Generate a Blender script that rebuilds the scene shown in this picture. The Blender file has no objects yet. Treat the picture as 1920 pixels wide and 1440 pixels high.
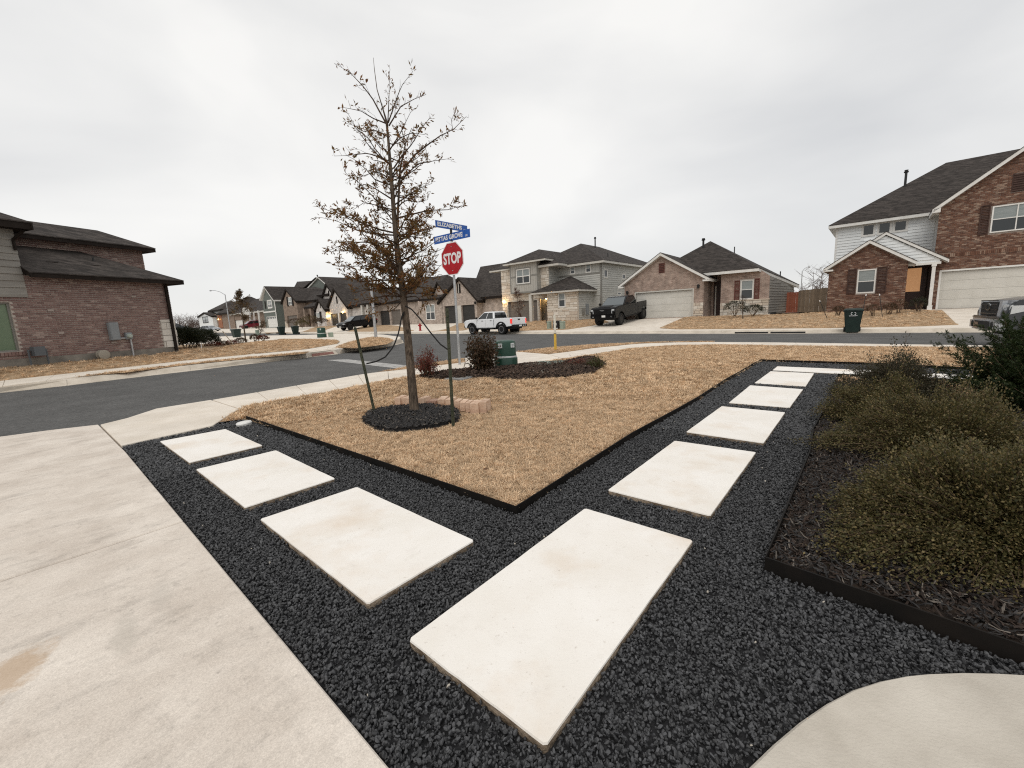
import bpy, bmesh, math, random
import numpy as np
from mathutils import Vector, Matrix

R = math.radians
random.seed(7)
rng = np.random.default_rng(11)
scene = bpy.context.scene
COL = scene.collection

# ---- camera
EYE = Vector((0.0, 0.0, 1.13))
FPX, PITCH, ROLL = 790.0, R(9.21), R(-2.6)      # focal length in pixels of the 1920 px wide photograph
_rt = Vector((1, 0, 0))
_fw = Vector((0, math.cos(PITCH), -math.sin(PITCH)))
_up = Vector((0, math.sin(PITCH), math.cos(PITCH)))
_c, _s = math.cos(ROLL), math.sin(ROLL)
_cx = _rt * _c + _up * _s
_cy = -_rt * _s + _up * _c
cd = bpy.data.cameras.new('camera')
cd.sensor_width = 36.0
cd.sensor_fit = 'HORIZONTAL'
cd.lens = 36.0 * FPX / 1920.0
cd.clip_start = 0.05
cd.clip_end = 3000.0
cam = bpy.data.objects.new('camera', cd)
cam.matrix_world = Matrix.Translation(EYE) @ Matrix((_cx, _cy, -_fw)).transposed().to_4x4()
COL.objects.link(cam)
scene.camera = cam

# ---- overcast sky and soft sun
SUN_EL, SUN_AZ = R(52), R(200)
world = bpy.data.worlds.new("World")
scene.world = world
world.use_nodes = True
wn, wl = world.node_tree.nodes, world.node_tree.links
wn.clear()
w_out = wn.new('ShaderNodeOutputWorld')
w_bg = wn.new('ShaderNodeBackground')
w_sky = wn.new('ShaderNodeTexSky')
w_sky.sky_type = 'NISHITA'
w_sky.sun_disc = False
w_sky.sun_elevation = SUN_EL
w_sky.sun_rotation = SUN_AZ
w_bg.inputs['Strength'].default_value = 0.1
tc = wn.new('ShaderNodeTexCoord')
mp = wn.new('ShaderNodeMapping')
mp.inputs['Scale'].default_value = (1.0, 1.0, 2.2)
mp.inputs['Location'].default_value = (0.35, 0.1, 0.0)
n1 = wn.new('ShaderNodeTexNoise')
n1.inputs['Scale'].default_value = 1.5
n1.inputs['Detail'].default_value = 5.0
n1.inputs['Roughness'].default_value = 0.45
n1.inputs['Distortion'].default_value = 0.35
cr = wn.new('ShaderNodeValToRGB')
cr.color_ramp.elements[0].position = 0.30
cr.color_ramp.elements[0].color = (6.5, 6.55, 6.6, 1)
cr.color_ramp.elements[1].position = 0.66
cr.color_ramp.elements[1].color = (9.1, 9.0, 8.75, 1)
wmix = wn.new('ShaderNodeMixRGB')
wmix.inputs['Fac'].default_value = 0.93          # unbroken cloud deck over the clear sky
wl.new(tc.outputs['Generated'], mp.inputs['Vector'])
wl.new(mp.outputs['Vector'], n1.inputs['Vector'])
wl.new(n1.outputs['Fac'], cr.inputs['Fac'])
wl.new(w_sky.outputs['Color'], wmix.inputs['Color1'])
wl.new(cr.outputs['Color'], wmix.inputs['Color2'])
wl.new(wmix.outputs['Color'], w_bg.inputs['Color'])
wl.new(w_bg.outputs['Background'], w_out.inputs['Surface'])

sd = bpy.data.lights.new('sun', 'SUN')
sd.energy = 1.0
sd.angle = R(40)
sd.color = (1.0, 0.955, 0.89)
sun = bpy.data.objects.new('sun', sd)
COL.objects.link(sun)
_d = Vector((math.sin(SUN_AZ) * math.cos(SUN_EL), math.cos(SUN_AZ) * math.cos(SUN_EL), math.sin(SUN_EL)))
sun.rotation_euler = _d.to_track_quat('Z', 'Y').to_euler()

scene.view_settings.view_transform = 'Standard'
scene.view_settings.look = 'None'
scene.view_settings.exposure = 0.13
scene.view_settings.gamma = 1.0
scene.view_settings.use_curve_mapping = False
scene.cycles.max_bounces = 6
scene.cycles.use_denoising = False
scene.cycles.filter_width = 1.15

# ---- measuring helpers
def ray(px, py):
    x, y = (px - 960.0) / FPX, -(py - 720.0) / FPX
    return _cx * x + _cy * y + _fw

def at(px, py, depth):
    """surveyed point: sight line through the photograph at a measured distance"""
    return EYE + ray(px, py) * depth

U = Vector((0.66, 0.751))                        # away from the front door, along the house
def z_near(x, y):
    u = 0.66 * x + 0.751 * y
    return -0.12 * min(1.0, max(0.0, (u - 6.0) / 8.0))
def z_road(x, y):
    u = 0.66 * x + 0.751 * y
    return -0.10 - 0.16 * min(1.0, max(0.0, (u - 1.0) / 14.0))
def z_far(x, y):
    u = 0.66 * x + 0.751 * y
    t = min(1.0, max(0.0, (u - 27.2) / 6.0))
    return -0.12 + 0.50 * t

def gp(px, py, zf=0.0):
    """ground point under a spot of the photograph, on the terrain zf"""
    w = ray(px, py)
    z = zf if not callable(zf) else 0.0
    for _ in range(12):
        t = (z - EYE.z) / w.z
        x, y = w.x * t, w.y * t
        if not callable(zf):
            break
        z = 0.5 * z + 0.5 * zf(x, y)
    return Vector((x, y, z))

# ---- materials
def nt(m):
    return m.node_tree.nodes, m.node_tree.links

MATS = {}
def M(name, col, rough=0.8, col2=None, scale=6.0, amt=1.0, bump=0.0, bscale=60.0, metal=0.0, spec=0.3,
      rand=0.0, stretch=None, detail=4.0, emit=None, estr=0.0, lo=0.35, hi=0.65, dirt=0.0, coat=0.0):
    """principled surface: two base colours mixed by noise, per-object value jitter, fine relief"""
    if name in MATS:
        return MATS[name]
    m = bpy.data.materials.new(name)
    m.use_nodes = True
    N, L = nt(m)
    b = N['Principled BSDF']
    b.inputs['Roughness'].default_value = rough
    b.inputs['Metallic'].default_value = metal
    b.inputs['Specular IOR Level'].default_value = spec
    if coat:
        b.inputs['Coat Weight'].default_value = coat
        b.inputs['Coat Roughness'].default_value = 0.06
    tcn = N.new('ShaderNodeTexCoord')
    vec = tcn.outputs['Object']
    if stretch:
        mpn = N.new('ShaderNodeMapping')
        mpn.inputs['Scale'].default_value = stretch
        L.new(vec, mpn.inputs['Vector'])
        vec = mpn.outputs['Vector']
    colsock = None
    if col2 is not None:
        nz = N.new('ShaderNodeTexNoise')
        nz.inputs['Scale'].default_value = scale
        nz.inputs['Detail'].default_value = detail
        nz.inputs['Roughness'].default_value = 0.6
        L.new(vec, nz.inputs['Vector'])
        rp = N.new('ShaderNodeValToRGB')
        rp.color_ramp.elements[0].position = lo
        rp.color_ramp.elements[0].color = (*col, 1)
        rp.color_ramp.elements[1].position = hi
        rp.color_ramp.elements[1].color = (*col2, 1)
        L.new(nz.outputs['Fac'], rp.inputs['Fac'])
        colsock = rp.outputs['Color']
    else:
        rgb = N.new('ShaderNodeRGB')
        rgb.outputs[0].default_value = (*col, 1)
        colsock = rgb.outputs[0]
    if dirt:
        nd = N.new('ShaderNodeTexNoise')
        nd.inputs['Scale'].default_value = 1.3
        nd.inputs['Detail'].default_value = 6
        L.new(tcn.outputs['Object'], nd.inputs['Vector'])
        mr = N.new('ShaderNodeMapRange')
        mr.inputs[1].default_value = 0.35
        mr.inputs[2].default_value = 0.7
        mr.inputs[3].default_value = 1.0
        mr.inputs[4].default_value = 1.0 - dirt
        L.new(nd.outputs['Fac'], mr.inputs[0])
        mm = N.new('ShaderNodeMixRGB')
        mm.blend_type = 'MULTIPLY'
        mm.inputs['Fac'].default_value = 1
        L.new(colsock, mm.inputs['Color1'])
        L.new(mr.outputs[0], mm.inputs['Color2'])
        colsock = mm.outputs['Color']
    if rand:
        oi = N.new('ShaderNodeObjectInfo')
        mr = N.new('ShaderNodeMapRange')
        mr.inputs[3].default_value = 1.0 - rand
        mr.inputs[4].default_value = 1.0 + rand
        L.new(oi.outputs['Random'], mr.inputs[0])
        mm = N.new('ShaderNodeMixRGB')
        mm.blend_type = 'MULTIPLY'
        mm.inputs['Fac'].default_value = 1
        L.new(colsock, mm.inputs['Color1'])
        L.new(mr.outputs[0], mm.inputs['Color2'])
        colsock = mm.outputs['Color']
    L.new(colsock, b.inputs['Base Color'])
    if bump:
        nb = N.new('ShaderNodeTexNoise')
        nb.inputs['Scale'].default_value = bscale
        nb.inputs['Detail'].default_value = 3
        L.new(vec, nb.inputs['Vector'])
        bn = N.new('ShaderNodeBump')
        bn.inputs['Strength'].default_value = bump
        bn.inputs['Distance'].default_value = 0.02
        L.new(nb.outputs['Fac'], bn.inputs['Height'])
        L.new(bn.outputs['Normal'], b.inputs['Normal'])
    if emit:
        b.inputs['Emission Color'].default_value = (*emit, 1)
        b.inputs['Emission Strength'].default_value = estr
    MATS[name] = m
    return m

def M_shingle(name, c1, c2):
    if name in MATS:
        return MATS[name]
    m = M(name, c1, 0.9, c2, scale=9, bump=0.0, lo=0.3, hi=0.7, spec=0.2)
    N, L = nt(m)
    b = N['Principled BSDF']
    tcn = N.new('ShaderNodeTexCoord')
    sx = N.new('ShaderNodeSeparateXYZ')
    L.new(tcn.outputs['Object'], sx.inputs[0])
    # courses follow height; tabs break them up
    sub = N.new('ShaderNodeMath'); sub.operation = 'MULTIPLY'; sub.inputs[1].default_value = 1.0 / 0.085
    L.new(sx.outputs['Z'], sub.inputs[0])
    fr = N.new('ShaderNodeMath'); fr.operation = 'FRACT'
    L.new(sub.outputs[0], fr.inputs[0])
    fl = N.new('ShaderNodeMath'); fl.operation = 'FLOOR'
    L.new(sub.outputs[0], fl.inputs[0])
    ad = N.new('ShaderNodeMath'); ad.operation = 'ADD'
    L.new(sx.outputs['X'], ad.inputs[0]); L.new(sx.outputs['Y'], ad.inputs[1])
    ml = N.new('ShaderNodeMath'); ml.operation = 'MULTIPLY_ADD'; ml.inputs[1].default_value = 3.6
    fm = N.new('ShaderNodeMath'); fm.operation = 'MULTIPLY'; fm.inputs[1].default_value = 0.37
    L.new(fl.outputs[0], fm.inputs[0])
    L.new(ad.outputs[0], ml.inputs[0]); L.new(fm.outputs[0], ml.inputs[2])
    f2 = N.new('ShaderNodeMath'); f2.operation = 'FLOOR'
    L.new(ml.outputs[0], f2.inputs[0])
    cb = N.new('ShaderNodeCombineXYZ')
    L.new(f2.outputs[0], cb.inputs[0]); L.new(fl.outputs[0], cb.inputs[1])
    wnz = N.new('ShaderNodeTexWhiteNoise'); wnz.noise_dimensions = '2D'
    L.new(cb.outputs[0], wnz.inputs['Vector'])
    mr = N.new('ShaderNodeMapRange'); mr.inputs[3].default_value = 0.62; mr.inputs[4].default_value = 1.35
    L.new(wnz.outputs['Value'], mr.inputs[0])
    old = b.inputs['Base Color'].links[0].from_socket
    mm = N.new('ShaderNodeMixRGB'); mm.blend_type = 'MULTIPLY'; mm.inputs['Fac'].default_value = 1
    L.new(old, mm.inputs['Color1']); L.new(mr.outputs[0], mm.inputs['Color2'])
    L.new(mm.outputs['Color'], b.inputs['Base Color'])
    bn = N.new('ShaderNodeBump'); bn.inputs['Strength'].default_value = 0.5; bn.inputs['Distance'].default_value = 0.015
    inv = N.new('ShaderNodeMath'); inv.operation = 'SUBTRACT'; inv.inputs[0].default_value = 1.0
    L.new(fr.outputs[0], inv.inputs[1])
    L.new(inv.outputs[0], bn.inputs['Height'])
    L.new(bn.outputs['Normal'], b.inputs['Normal'])
    return m

def M_brickwall(name, c1, c2, mortar, w=0.2, h=0.068, msize=0.012):
    """far brickwork whose single bricks are under six pixels: colour and joints in relief"""
    if name in MATS:
        return MATS[name]
    m = bpy.data.materials.new(name)
    m.use_nodes = True
    N, L = nt(m)
    b = N['Principled BSDF']
    b.inputs['Roughness'].default_value = 0.9
    b.inputs['Specular IOR Level'].default_value = 0.2
    tcn = N.new('ShaderNodeTexCoord')
    sx = N.new('ShaderNodeSeparateXYZ')
    L.new(tcn.outputs['Object'], sx.inputs[0])
    cb = N.new('ShaderNodeCombineXYZ')
    ad = N.new('ShaderNodeMath'); ad.operation = 'ADD'
    L.new(sx.outputs['X'], ad.inputs[0]); L.new(sx.outputs['Y'], ad.inputs[1])
    L.new(ad.outputs[0], cb.inputs[0])
    L.new(sx.outputs['Z'], cb.inputs[1])
    br = N.new('ShaderNodeTexBrick')
    br.inputs['Scale'].default_value = 1.0
    br.inputs['Color1'].default_value = (*c1, 1)
    br.inputs['Color2'].default_value = (*c2, 1)
    br.inputs['Mortar'].default_value = (*mortar, 1)
    br.inputs['Brick Width'].default_value = w
    br.inputs['Row Height'].default_value = h
    br.inputs['Mortar Size'].default_value = msize
    br.inputs['Mortar Smooth'].default_value = 0.3
    L.new(cb.outputs[0], br.inputs['Vector'])
    nz = N.new('ShaderNodeTexNoise'); nz.inputs['Scale'].default_value = 2.2; nz.inputs['Detail'].default_value = 7
    L.new(tcn.outputs['Object'], nz.inputs['Vector'])
    mr = N.new('ShaderNodeMapRange'); mr.inputs[1].default_value = .3; mr.inputs[2].default_value = .7
    mr.inputs[3].default_value = 0.72; mr.inputs[4].default_value = 1.25
    L.new(nz.outputs['Fac'], mr.inputs[0])
    mm = N.new('ShaderNodeMixRGB'); mm.blend_type = 'MULTIPLY'; mm.inputs['Fac'].default_value = 1
    L.new(br.outputs['Color'], mm.inputs['Color1']); L.new(mr.outputs[0], mm.inputs['Color2'])
    L.new(mm.outputs['Color'], b.inputs['Base Color'])
    bn = N.new('ShaderNodeBump'); bn.inputs['Strength'].default_value = 0.6; bn.inputs['Distance'].default_value = 0.012
    bn.invert = True
    L.new(br.outputs['Fac'], bn.inputs['Height'])
    L.new(bn.outputs['Normal'], b.inputs['Normal'])
    MATS[name] = m
    return m

def M_pieces(name, cols, rough=0.85, amt=0.15, bump=0.3, bscale=30, spec=0.25):
    """colour picked per mesh island (many bricks in one mesh) or per object"""
    if name in MATS:
        return MATS[name]
    m = bpy.data.materials.new(name)
    m.use_nodes = True
    N, L = nt(m)
    b = N['Principled BSDF']
    b.inputs['Roughness'].default_value = rough
    b.inputs['Specular IOR Level'].default_value = spec
    ge = N.new('ShaderNodeNewGeometry')
    oi = N.new('ShaderNodeObjectInfo')
    ad = N.new('ShaderNodeMath'); ad.operation = 'ADD'
    L.new(ge.outputs['Random Per Island'], ad.inputs[0]); L.new(oi.outputs['Random'], ad.inputs[1])
    fr = N.new('ShaderNodeMath'); fr.operation = 'FRACT'
    L.new(ad.outputs[0], fr.inputs[0])
    rp = N.new('ShaderNodeValToRGB')
    els = rp.color_ramp.elements
    for i, c in enumerate(cols):
        p = i / max(1, len(cols) - 1)
        if i == 0:
            e = els[0]; e.position = 0
        elif i == len(cols) - 1:
            e = els[-1]; e.position = 1
        else:
            e = els.new(p)
        e.color = (*c, 1)
    L.new(fr.outputs[0], rp.inputs['Fac'])
    tcn = N.new('ShaderNodeTexCoord')
    nz = N.new('ShaderNodeTexNoise'); nz.inputs['Scale'].default_value = 14; nz.inputs['Detail'].default_value = 4
    L.new(tcn.outputs['Object'], nz.inputs['Vector'])
    mr = N.new('ShaderNodeMapRange'); mr.inputs[1].default_value = .3; mr.inputs[2].default_value = .7
    mr.inputs[3].default_value = 1 - amt; mr.inputs[4].default_value = 1 + amt
    L.new(nz.outputs['Fac'], mr.inputs[0])
    mm = N.new('ShaderNodeMixRGB'); mm.blend_type = 'MULTIPLY'; mm.inputs['Fac'].default_value = 1
    L.new(rp.outputs['Color'], mm.inputs['Color1']); L.new(mr.outputs[0], mm.inputs['Color2'])
    L.new(mm.outputs['Color'], b.inputs['Base Color'])
    if bump:
        nb = N.new('ShaderNodeTexNoise'); nb.inputs['Scale'].default_value = bscale
        L.new(tcn.outputs['Object'], nb.inputs['Vector'])
        bn = N.new('ShaderNodeBump'); bn.inputs['Strength'].default_value = bump; bn.inputs['Distance'].default_value = 0.01
        L.new(nb.outputs['Fac'], bn.inputs['Height']); L.new(bn.outputs['Normal'], b.inputs['Normal'])
    MATS[name] = m
    return m

# ---- mesh helpers
class MB:
    """collects simple solids; build() links them as ONE mesh object"""
    def __init__(self):
        self.v, self.f, self.mi = [], [], []
        self.cur = 0
    def add(self, vs, fs):
        o = len(self.v)
        self.v += [tuple(p) for p in vs]
        for f in fs:
            self.f.append([i + o for i in f])
            self.mi.append(self.cur)
        return self
    def box(self, x0, x1, y0, y1, z0, z1):
        return self.add([(x0, y0, z0), (x1, y0, z0), (x1, y1, z0), (x0, y1, z0), (x0, y0, z1), (x1, y0, z1), (x1, y1, z1), (x0, y1, z1)],
                        [(0, 3, 2, 1), (4, 5, 6, 7), (0, 1, 5, 4), (1, 2, 6, 5), (2, 3, 7, 6), (3, 0, 4, 7)])
    def hexa(self, bottom, top):
        return self.add(list(bottom) + list(top), [(0, 3, 2, 1), (4, 5, 6, 7), (0, 1, 5, 4), (1, 2, 6, 5), (2, 3, 7, 6), (3, 0, 4, 7)])
    def prism_xz(self, pts, y0, y1):
        n = len(pts)
        vs = [(x, y0, z) for x, z in pts] + [(x, y1, z) for x, z in pts]
        fs = [list(range(n)), list(range(2 * n - 1, n - 1, -1))]
        for i in range(n):
            j = (i + 1) % n
            fs.append((j, i, n + i, n + j))
        return self.add(vs, fs)
    def prism_yz(self, pts, x0, x1):
        n = len(pts)
        vs = [(x0, y, z) for y, z in pts] + [(x1, y, z) for y, z in pts]
        fs = [list(range(n)), list(range(2 * n - 1, n - 1, -1))]
        for i in range(n):
            j = (i + 1) % n
            fs.append((j, i, n + i, n + j))
        return self.add(vs, fs)
    def prism_xy(self, pts, z0, z1):
        n = len(pts)
        zt = z1 if callable(z1) else (lambda x, y: z1)
        zb = z0 if callable(z0) else (lambda x, y: z0)
        vs = [(p[0], p[1], zb(p[0], p[1])) for p in pts] + [(p[0], p[1], zt(p[0], p[1])) for p in pts]
        fs = [list(range(n - 1, -1, -1)), list(range(n, 2 * n))]
        for i in range(n):
            j = (i + 1) % n
            fs.append((i, j, n + j, n + i))
        return self.add(vs, fs)
    def tube(self, path, radii, n=8, caps=True):
        path = [Vector(p) for p in path]
        if not hasattr(radii, '__len__'):
            radii = [radii] * len(path)
        vs, fs = [], []
        ref = None
        for i, p in enumerate(path):
            t = (path[min(i + 1, len(path) - 1)] - path[max(i - 1, 0)])
            if t.length < 1e-9:
                t = Vector((0, 0, 1))
            t.normalize()
            if ref is None:
                ref = Vector((1, 0, 0)) if abs(t.x) < 0.9 else Vector((0, 1, 0))
            a = (ref - t * ref.dot(t)).normalized()
            bb = t.cross(a)
            ref = a
            for k in range(n):
                an = 2 * math.pi * k / n
                vs.append(p + (a * math.cos(an) + bb * math.sin(an)) * radii[i])
        for i in range(len(path) - 1):
            for k in range(n):
                k2 = (k + 1) % n
                fs.append((i * n + k, i * n + k2, (i + 1) * n + k2, (i + 1) * n + k))
        if caps:
            fs.append(list(range(n - 1, -1, -1)))
            fs.append([(len(path) - 1) * n + k for k in range(n)])
        return self.add(vs, fs)
    def lathe(self, prof, axis='z', n=20, c=(0, 0, 0), loop=False):
        vs, fs = [], []
        for r, h in prof:
            for k in range(n):
                a = 2 * math.pi * k / n
                p = (r * math.cos(a), r * math.sin(a), h)
                if axis == 'y':
                    p = (p[0], p[2], -p[1])
                elif axis == 'x':
                    p = (p[2], p[0], p[1])
                vs.append((p[0] + c[0], p[1] + c[1], p[2] + c[2]))
        m = len(prof)
        for i in range(m - 1):
            for k in range(n):
                k2 = (k + 1) % n
                fs.append((i * n + k, i * n + k2, (i + 1) * n + k2, (i + 1) * n + k))
        if loop:
            for k in range(n):
                k2 = (k + 1) % n
                fs.append(((m - 1) * n + k, (m - 1) * n + k2, k2, k))
        else:
            fs.append(list(range(n - 1, -1, -1)))
            fs.append([(m - 1) * n + k for k in range(n)])
        return self.add(vs, fs)
    def board(self, p0, p1, h, t, up=(0, 0, 1), drop=True):
        """a plank along a 3D line: height h below the line, thickness t across it"""
        p0, p1 = Vector(p0), Vector(p1)
        d = (p1 - p0).normalized()
        upv = Vector(up)
        s = d.cross(upv).normalized() * (t / 2)
        dn = upv * (-h)
        return self.hexa([p0 - s + dn, p0 + s + dn, p1 + s + dn, p1 - s + dn], [p0 - s, p0 + s, p1 + s, p1 - s])
    def build(self, name, mat=None, parent=None, smooth=False, bevel=0.0, seg=2, fix=True):
        me = bpy.data.meshes.new(name)
        me.from_pydata(self.v, [], self.f)
        mats = mat if isinstance(mat, (list, tuple)) else [mat]
        for m in mats:
            me.materials.append(m)
        if len(mats) > 1:
            me.polygons.foreach_set('material_index', self.mi)
        if fix or bevel:
            bm = bmesh.new()
            bm.from_mesh(me)
            if bevel:
                bmesh.ops.remove_doubles(bm, verts=bm.verts, dist=1e-5)
            bmesh.ops.recalc_face_normals(bm, faces=bm.faces)
            if bevel:
                es = [e for e in bm.edges if len(e.link_faces) == 2 and e.calc_face_angle(0) > R(25)]
                bmesh.ops.bevel(bm, geom=es, offset=bevel, segments=seg, affect='EDGES', clamp_overlap=True)
            bm.to_mesh(me)
            bm.free()
        if smooth:
            me.polygons.foreach_set('use_smooth', [True] * len(me.polygons))
            try:
                me.set_sharp_from_angle(angle=R(38))
            except Exception:
                pass
        o = bpy.data.objects.new(name, me)
        COL.objects.link(o)
        if parent is not None:
            o.parent = parent
        return o

def fast_mesh(name, verts, quads, mat, parent=None, smooth=False):
    me = bpy.data.meshes.new(name)
    verts = np.ascontiguousarray(verts, dtype=np.float32)
    quads = np.ascontiguousarray(quads, dtype=np.int32)
    k = quads.shape[1]
    me.vertices.add(len(verts))
    me.vertices.foreach_set('co', verts.ravel())
    me.loops.add(quads.size)
    me.loops.foreach_set('vertex_index', quads.ravel())
    me.polygons.add(len(quads))
    me.polygons.foreach_set('loop_start', np.arange(0, quads.size, k, dtype=np.int32))
    me.update(calc_edges=True)
    me.validate()
    me.materials.append(mat)
    if smooth:
        me.polygons.foreach_set('use_smooth', [True] * len(me.polygons))
    o = bpy.data.objects.new(name, me)
    COL.objects.link(o)
    if parent is not None:
        o.parent = parent
    return o

def tag(o, label=None, cat=None, group=None, kind=None):
    if label: o['label'] = label
    if cat: o['category'] = cat
    if group: o['group'] = group
    if kind: o['kind'] = kind
    return o

def empty(name, loc, rz=0.0, label=None, cat=None, group=None):
    o = bpy.data.objects.new(name, None)
    o.empty_display_size = 0.2
    o.location = loc
    o.rotation_euler = (0, 0, rz)
    COL.objects.link(o)
    return tag(o, label, cat, group)

def dup(root, loc, rz, label=None, name=None):
    r = root.copy()
    COL.objects.link(r)
    r.location = loc
    r.rotation_euler = (0, 0, rz)
    if label: r['label'] = label
    for ch in list(root.children):
        c = ch.copy(); COL.objects.link(c); c.parent = r
        for g in list(ch.children):
            d = g.copy(); COL.objects.link(d); d.parent = c
    return r

def text_mesh(body, name, size, mat, parent, depth=0.003, sx=1.0, bold=0.0):
    cu = bpy.data.curves.new(name, 'FONT')
    cu.body = body
    cu.size = size
    cu.extrude = depth
    cu.offset = bold
    cu.align_x = 'CENTER'
    cu.align_y = 'CENTER'
    cu.resolution_u = 3
    tmp = bpy.data.objects.new(name, cu)
    COL.objects.link(tmp)
    bpy.context.view_layer.update()
    me = bpy.data.meshes.new_from_object(tmp.evaluated_get(bpy.context.evaluated_depsgraph_get()))
    bpy.data.objects.remove(tmp)
    me.materials.clear()
    me.materials.append(mat)
    for v in me.vertices:
        v.co.x *= sx
    o = bpy.data.objects.new(name, me)
    COL.objects.link(o)
    o.parent = parent
    return o

def poly_inside(pts, x, y):
    c = False
    n = len(pts)
    j = n - 1
    for i in range(n):
        xi, yi = pts[i][0], pts[i][1]
        xj, yj = pts[j][0], pts[j][1]
        if (yi > y) != (yj > y) and x < (xj - xi) * (y - yi) / (yj - yi) + xi:
            c = not c
        j = i
    return c

def densify(pts, step):
    out = []
    for a, b in zip(pts[:-1], pts[1:]):
        a, b = Vector(a), Vector(b)
        n = max(1, int((b - a).length / step))
        for i in range(n):
            out.append(a.lerp(b, i / n))
    out.append(Vector(pts[-1]))
    return out

KINKS_U = (1.0, 6.0, 14.0, 15.0, 27.2, 33.2)
def cut_kinks(bm):
    """split a sheet along the lines where the terrain changes slope"""
    for u in KINKS_U:
        bmesh.ops.bisect_plane(bm, geom=bm.verts[:] + bm.edges[:] + bm.faces[:], plane_co=(0.66 * u, 0.751 * u, 0), plane_no=(0.66, 0.751, 0), dist=1e-4)
    bmesh.ops.bisect_plane(bm, geom=bm.verts[:] + bm.edges[:] + bm.faces[:], plane_co=(-0.751 * 15, 0.66 * 15, 0), plane_no=(-0.751, 0.66, 0), dist=1e-4)
    bmesh.ops.triangulate(bm, faces=[f for f in bm.faces if len(f.verts) > 3])

def sheet(name, pts, zf, mat, sub=0.0, parent=None, skirt=0.0):
    """a terrain sheet over an outline; zf gives its height; skirt drops its rim"""
    bm = bmesh.new()
    ring = densify(list(pts) + [pts[0]], sub if sub else 1e9)[:-1]
    vs = [bm.verts.new((p[0], p[1], 0)) for p in ring]
    f = bm.faces.new(vs)
    bmesh.ops.triangulate(bm, faces=[f])
    if callable(zf):
        cut_kinks(bm)
    if sub:
        for _ in range(7):
            es = [e for e in bm.edges if e.calc_length() > sub * 1.6]
            if not es:
                break
            bmesh.ops.subdivide_edges(bm, edges=es, cuts=1)
            bmesh.ops.triangulate(bm, faces=[f for f in bm.faces if len(f.verts) > 3])
    bmesh.ops.recalc_face_normals(bm, faces=bm.faces)
    if sum(f.normal.z * f.calc_area() for f in bm.faces) < 0:
        bmesh.ops.reverse_faces(bm, faces=bm.faces)
    for v in bm.verts:
        v.co.z = zf(v.co.x, v.co.y) if callable(zf) else zf
    if skirt:
        be = [e for e in bm.edges if len(e.link_faces) == 1]
        r = bmesh.ops.extrude_edge_only(bm, edges=be)
        for v in [g for g in r['geom'] if isinstance(g, bmesh.types.BMVert)]:
            v.co.z -= skirt
    me = bpy.data.meshes.new(name)
    bm.to_mesh(me)
    bm.free()
    me.materials.append(mat)
    o = bpy.data.objects.new(name, me)
    COL.objects.link(o)
    if parent is not None:
        o.parent = parent
    return o

# ---- terrain heights with the gentle rise of the far street
def rise(x, y):
    v = -0.751 * x + 0.66 * y
    return 0.0055 * max(0.0, v - 15.0)
_zr = z_road
def z_street(x, y):
    return _zr(x, y) + rise(x, y)
_zf = z_far
def z_far2(x, y):
    return _zf(x, y) + rise(x, y)
def z_left(x, y):
    w = -0.92 * x + 0.39 * y
    u = 0.66 * x + 0.751 * y
    k = 1.0 - min(1.0, max(0.0, (u - 5.0) / 7.0))
    return 0.03 + 0.24 * k * min(1.0, max(0.0, (w - 16.4) / 2.6)) + 0.6 * rise(x, y)
def off(zf, d):
    return lambda x, y: (zf(x, y) if callable(zf) else zf) + d

def rest(px, py, depth, zf=z_far2):
    """where a thing stands: the ground under its foot, or at the surveyed distance when the sight line only grazes the ground"""
    q = at(px, py, depth)
    z = zf(q.x, q.y)
    if abs(z - q.z) * FPX / depth < 5.0:
        q.z = z
        return q
    p = gp(px, py, zf)
    if 0.6 < (p - EYE).dot(_fw) / depth < 1.6:
        return p
    q.z = z
    return q

def line(pxs, zf=z_near):
    return [gp(a, b, zf) for a, b in pxs]

def xy(ps):
    return [(p.x, p.y) for p in ps]

# ---- ground materials
m_earth = M('dry_earth', (0.22, 0.17, 0.11), 0.95, (0.33, 0.25, 0.16), scale=0.05, bump=0.3, bscale=3)
m_asphalt = M('asphalt', (0.078, 0.077, 0.075), 0.9, (0.165, 0.162, 0.157), scale=24, bump=0.5, bscale=120, lo=0.28, hi=0.74, dirt=0.22, detail=8, spec=.2)
m_conc = M('pavement_concrete', (0.67, 0.595, 0.50), 0.85, (0.80, 0.73, 0.64), scale=2.4, bump=0.15, bscale=90, lo=0.3, hi=0.7, dirt=0.12, detail=8)
m_kerb = M('kerb_concrete', (0.42, 0.37, 0.31), 0.88, (0.55, 0.49, 0.42), scale=3.0, bump=0.2, bscale=60, dirt=0.2)
m_soil = M('lawn_soil', (0.26, 0.17, 0.10), 0.95, (0.44, 0.31, 0.19), scale=9, bump=0.6, bscale=50, detail=7)
m_lawnfar = M('dormant_turf', (0.33, 0.22, 0.125), 0.95, (0.56, 0.40, 0.25), scale=5, bump=0.9, bscale=26, detail=9, lo=0.3, hi=0.7, dirt=0.3)
m_stonebase = M('gravel_bed', (0.012, 0.012, 0.013), 0.9, (0.028, 0.028, 0.03), scale=30, bump=0.5, bscale=60)
m_mulch = M('mulch_soil', (0.016, 0.012, 0.010), 0.95, (0.05, 0.034, 0.024), scale=22, bump=1.0, bscale=45, detail=7)
m_mulchb = M('black_mulch_soil', (0.010, 0.009, 0.009), 0.95, (0.026, 0.023, 0.022), scale=26, bump=1.0, bscale=50, detail=7)
m_edge = M('black_metal_edging', (0.006, 0.0055, 0.005), 0.7, (0.014, 0.011, 0.009), scale=5, spec=0.15)
m_kerb2 = M('pale_kerb_concrete', (0.50, 0.44, 0.36), 0.88, (0.64, 0.57, 0.48), scale=3.0, bump=0.2, bscale=60, dirt=0.15)
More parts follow.
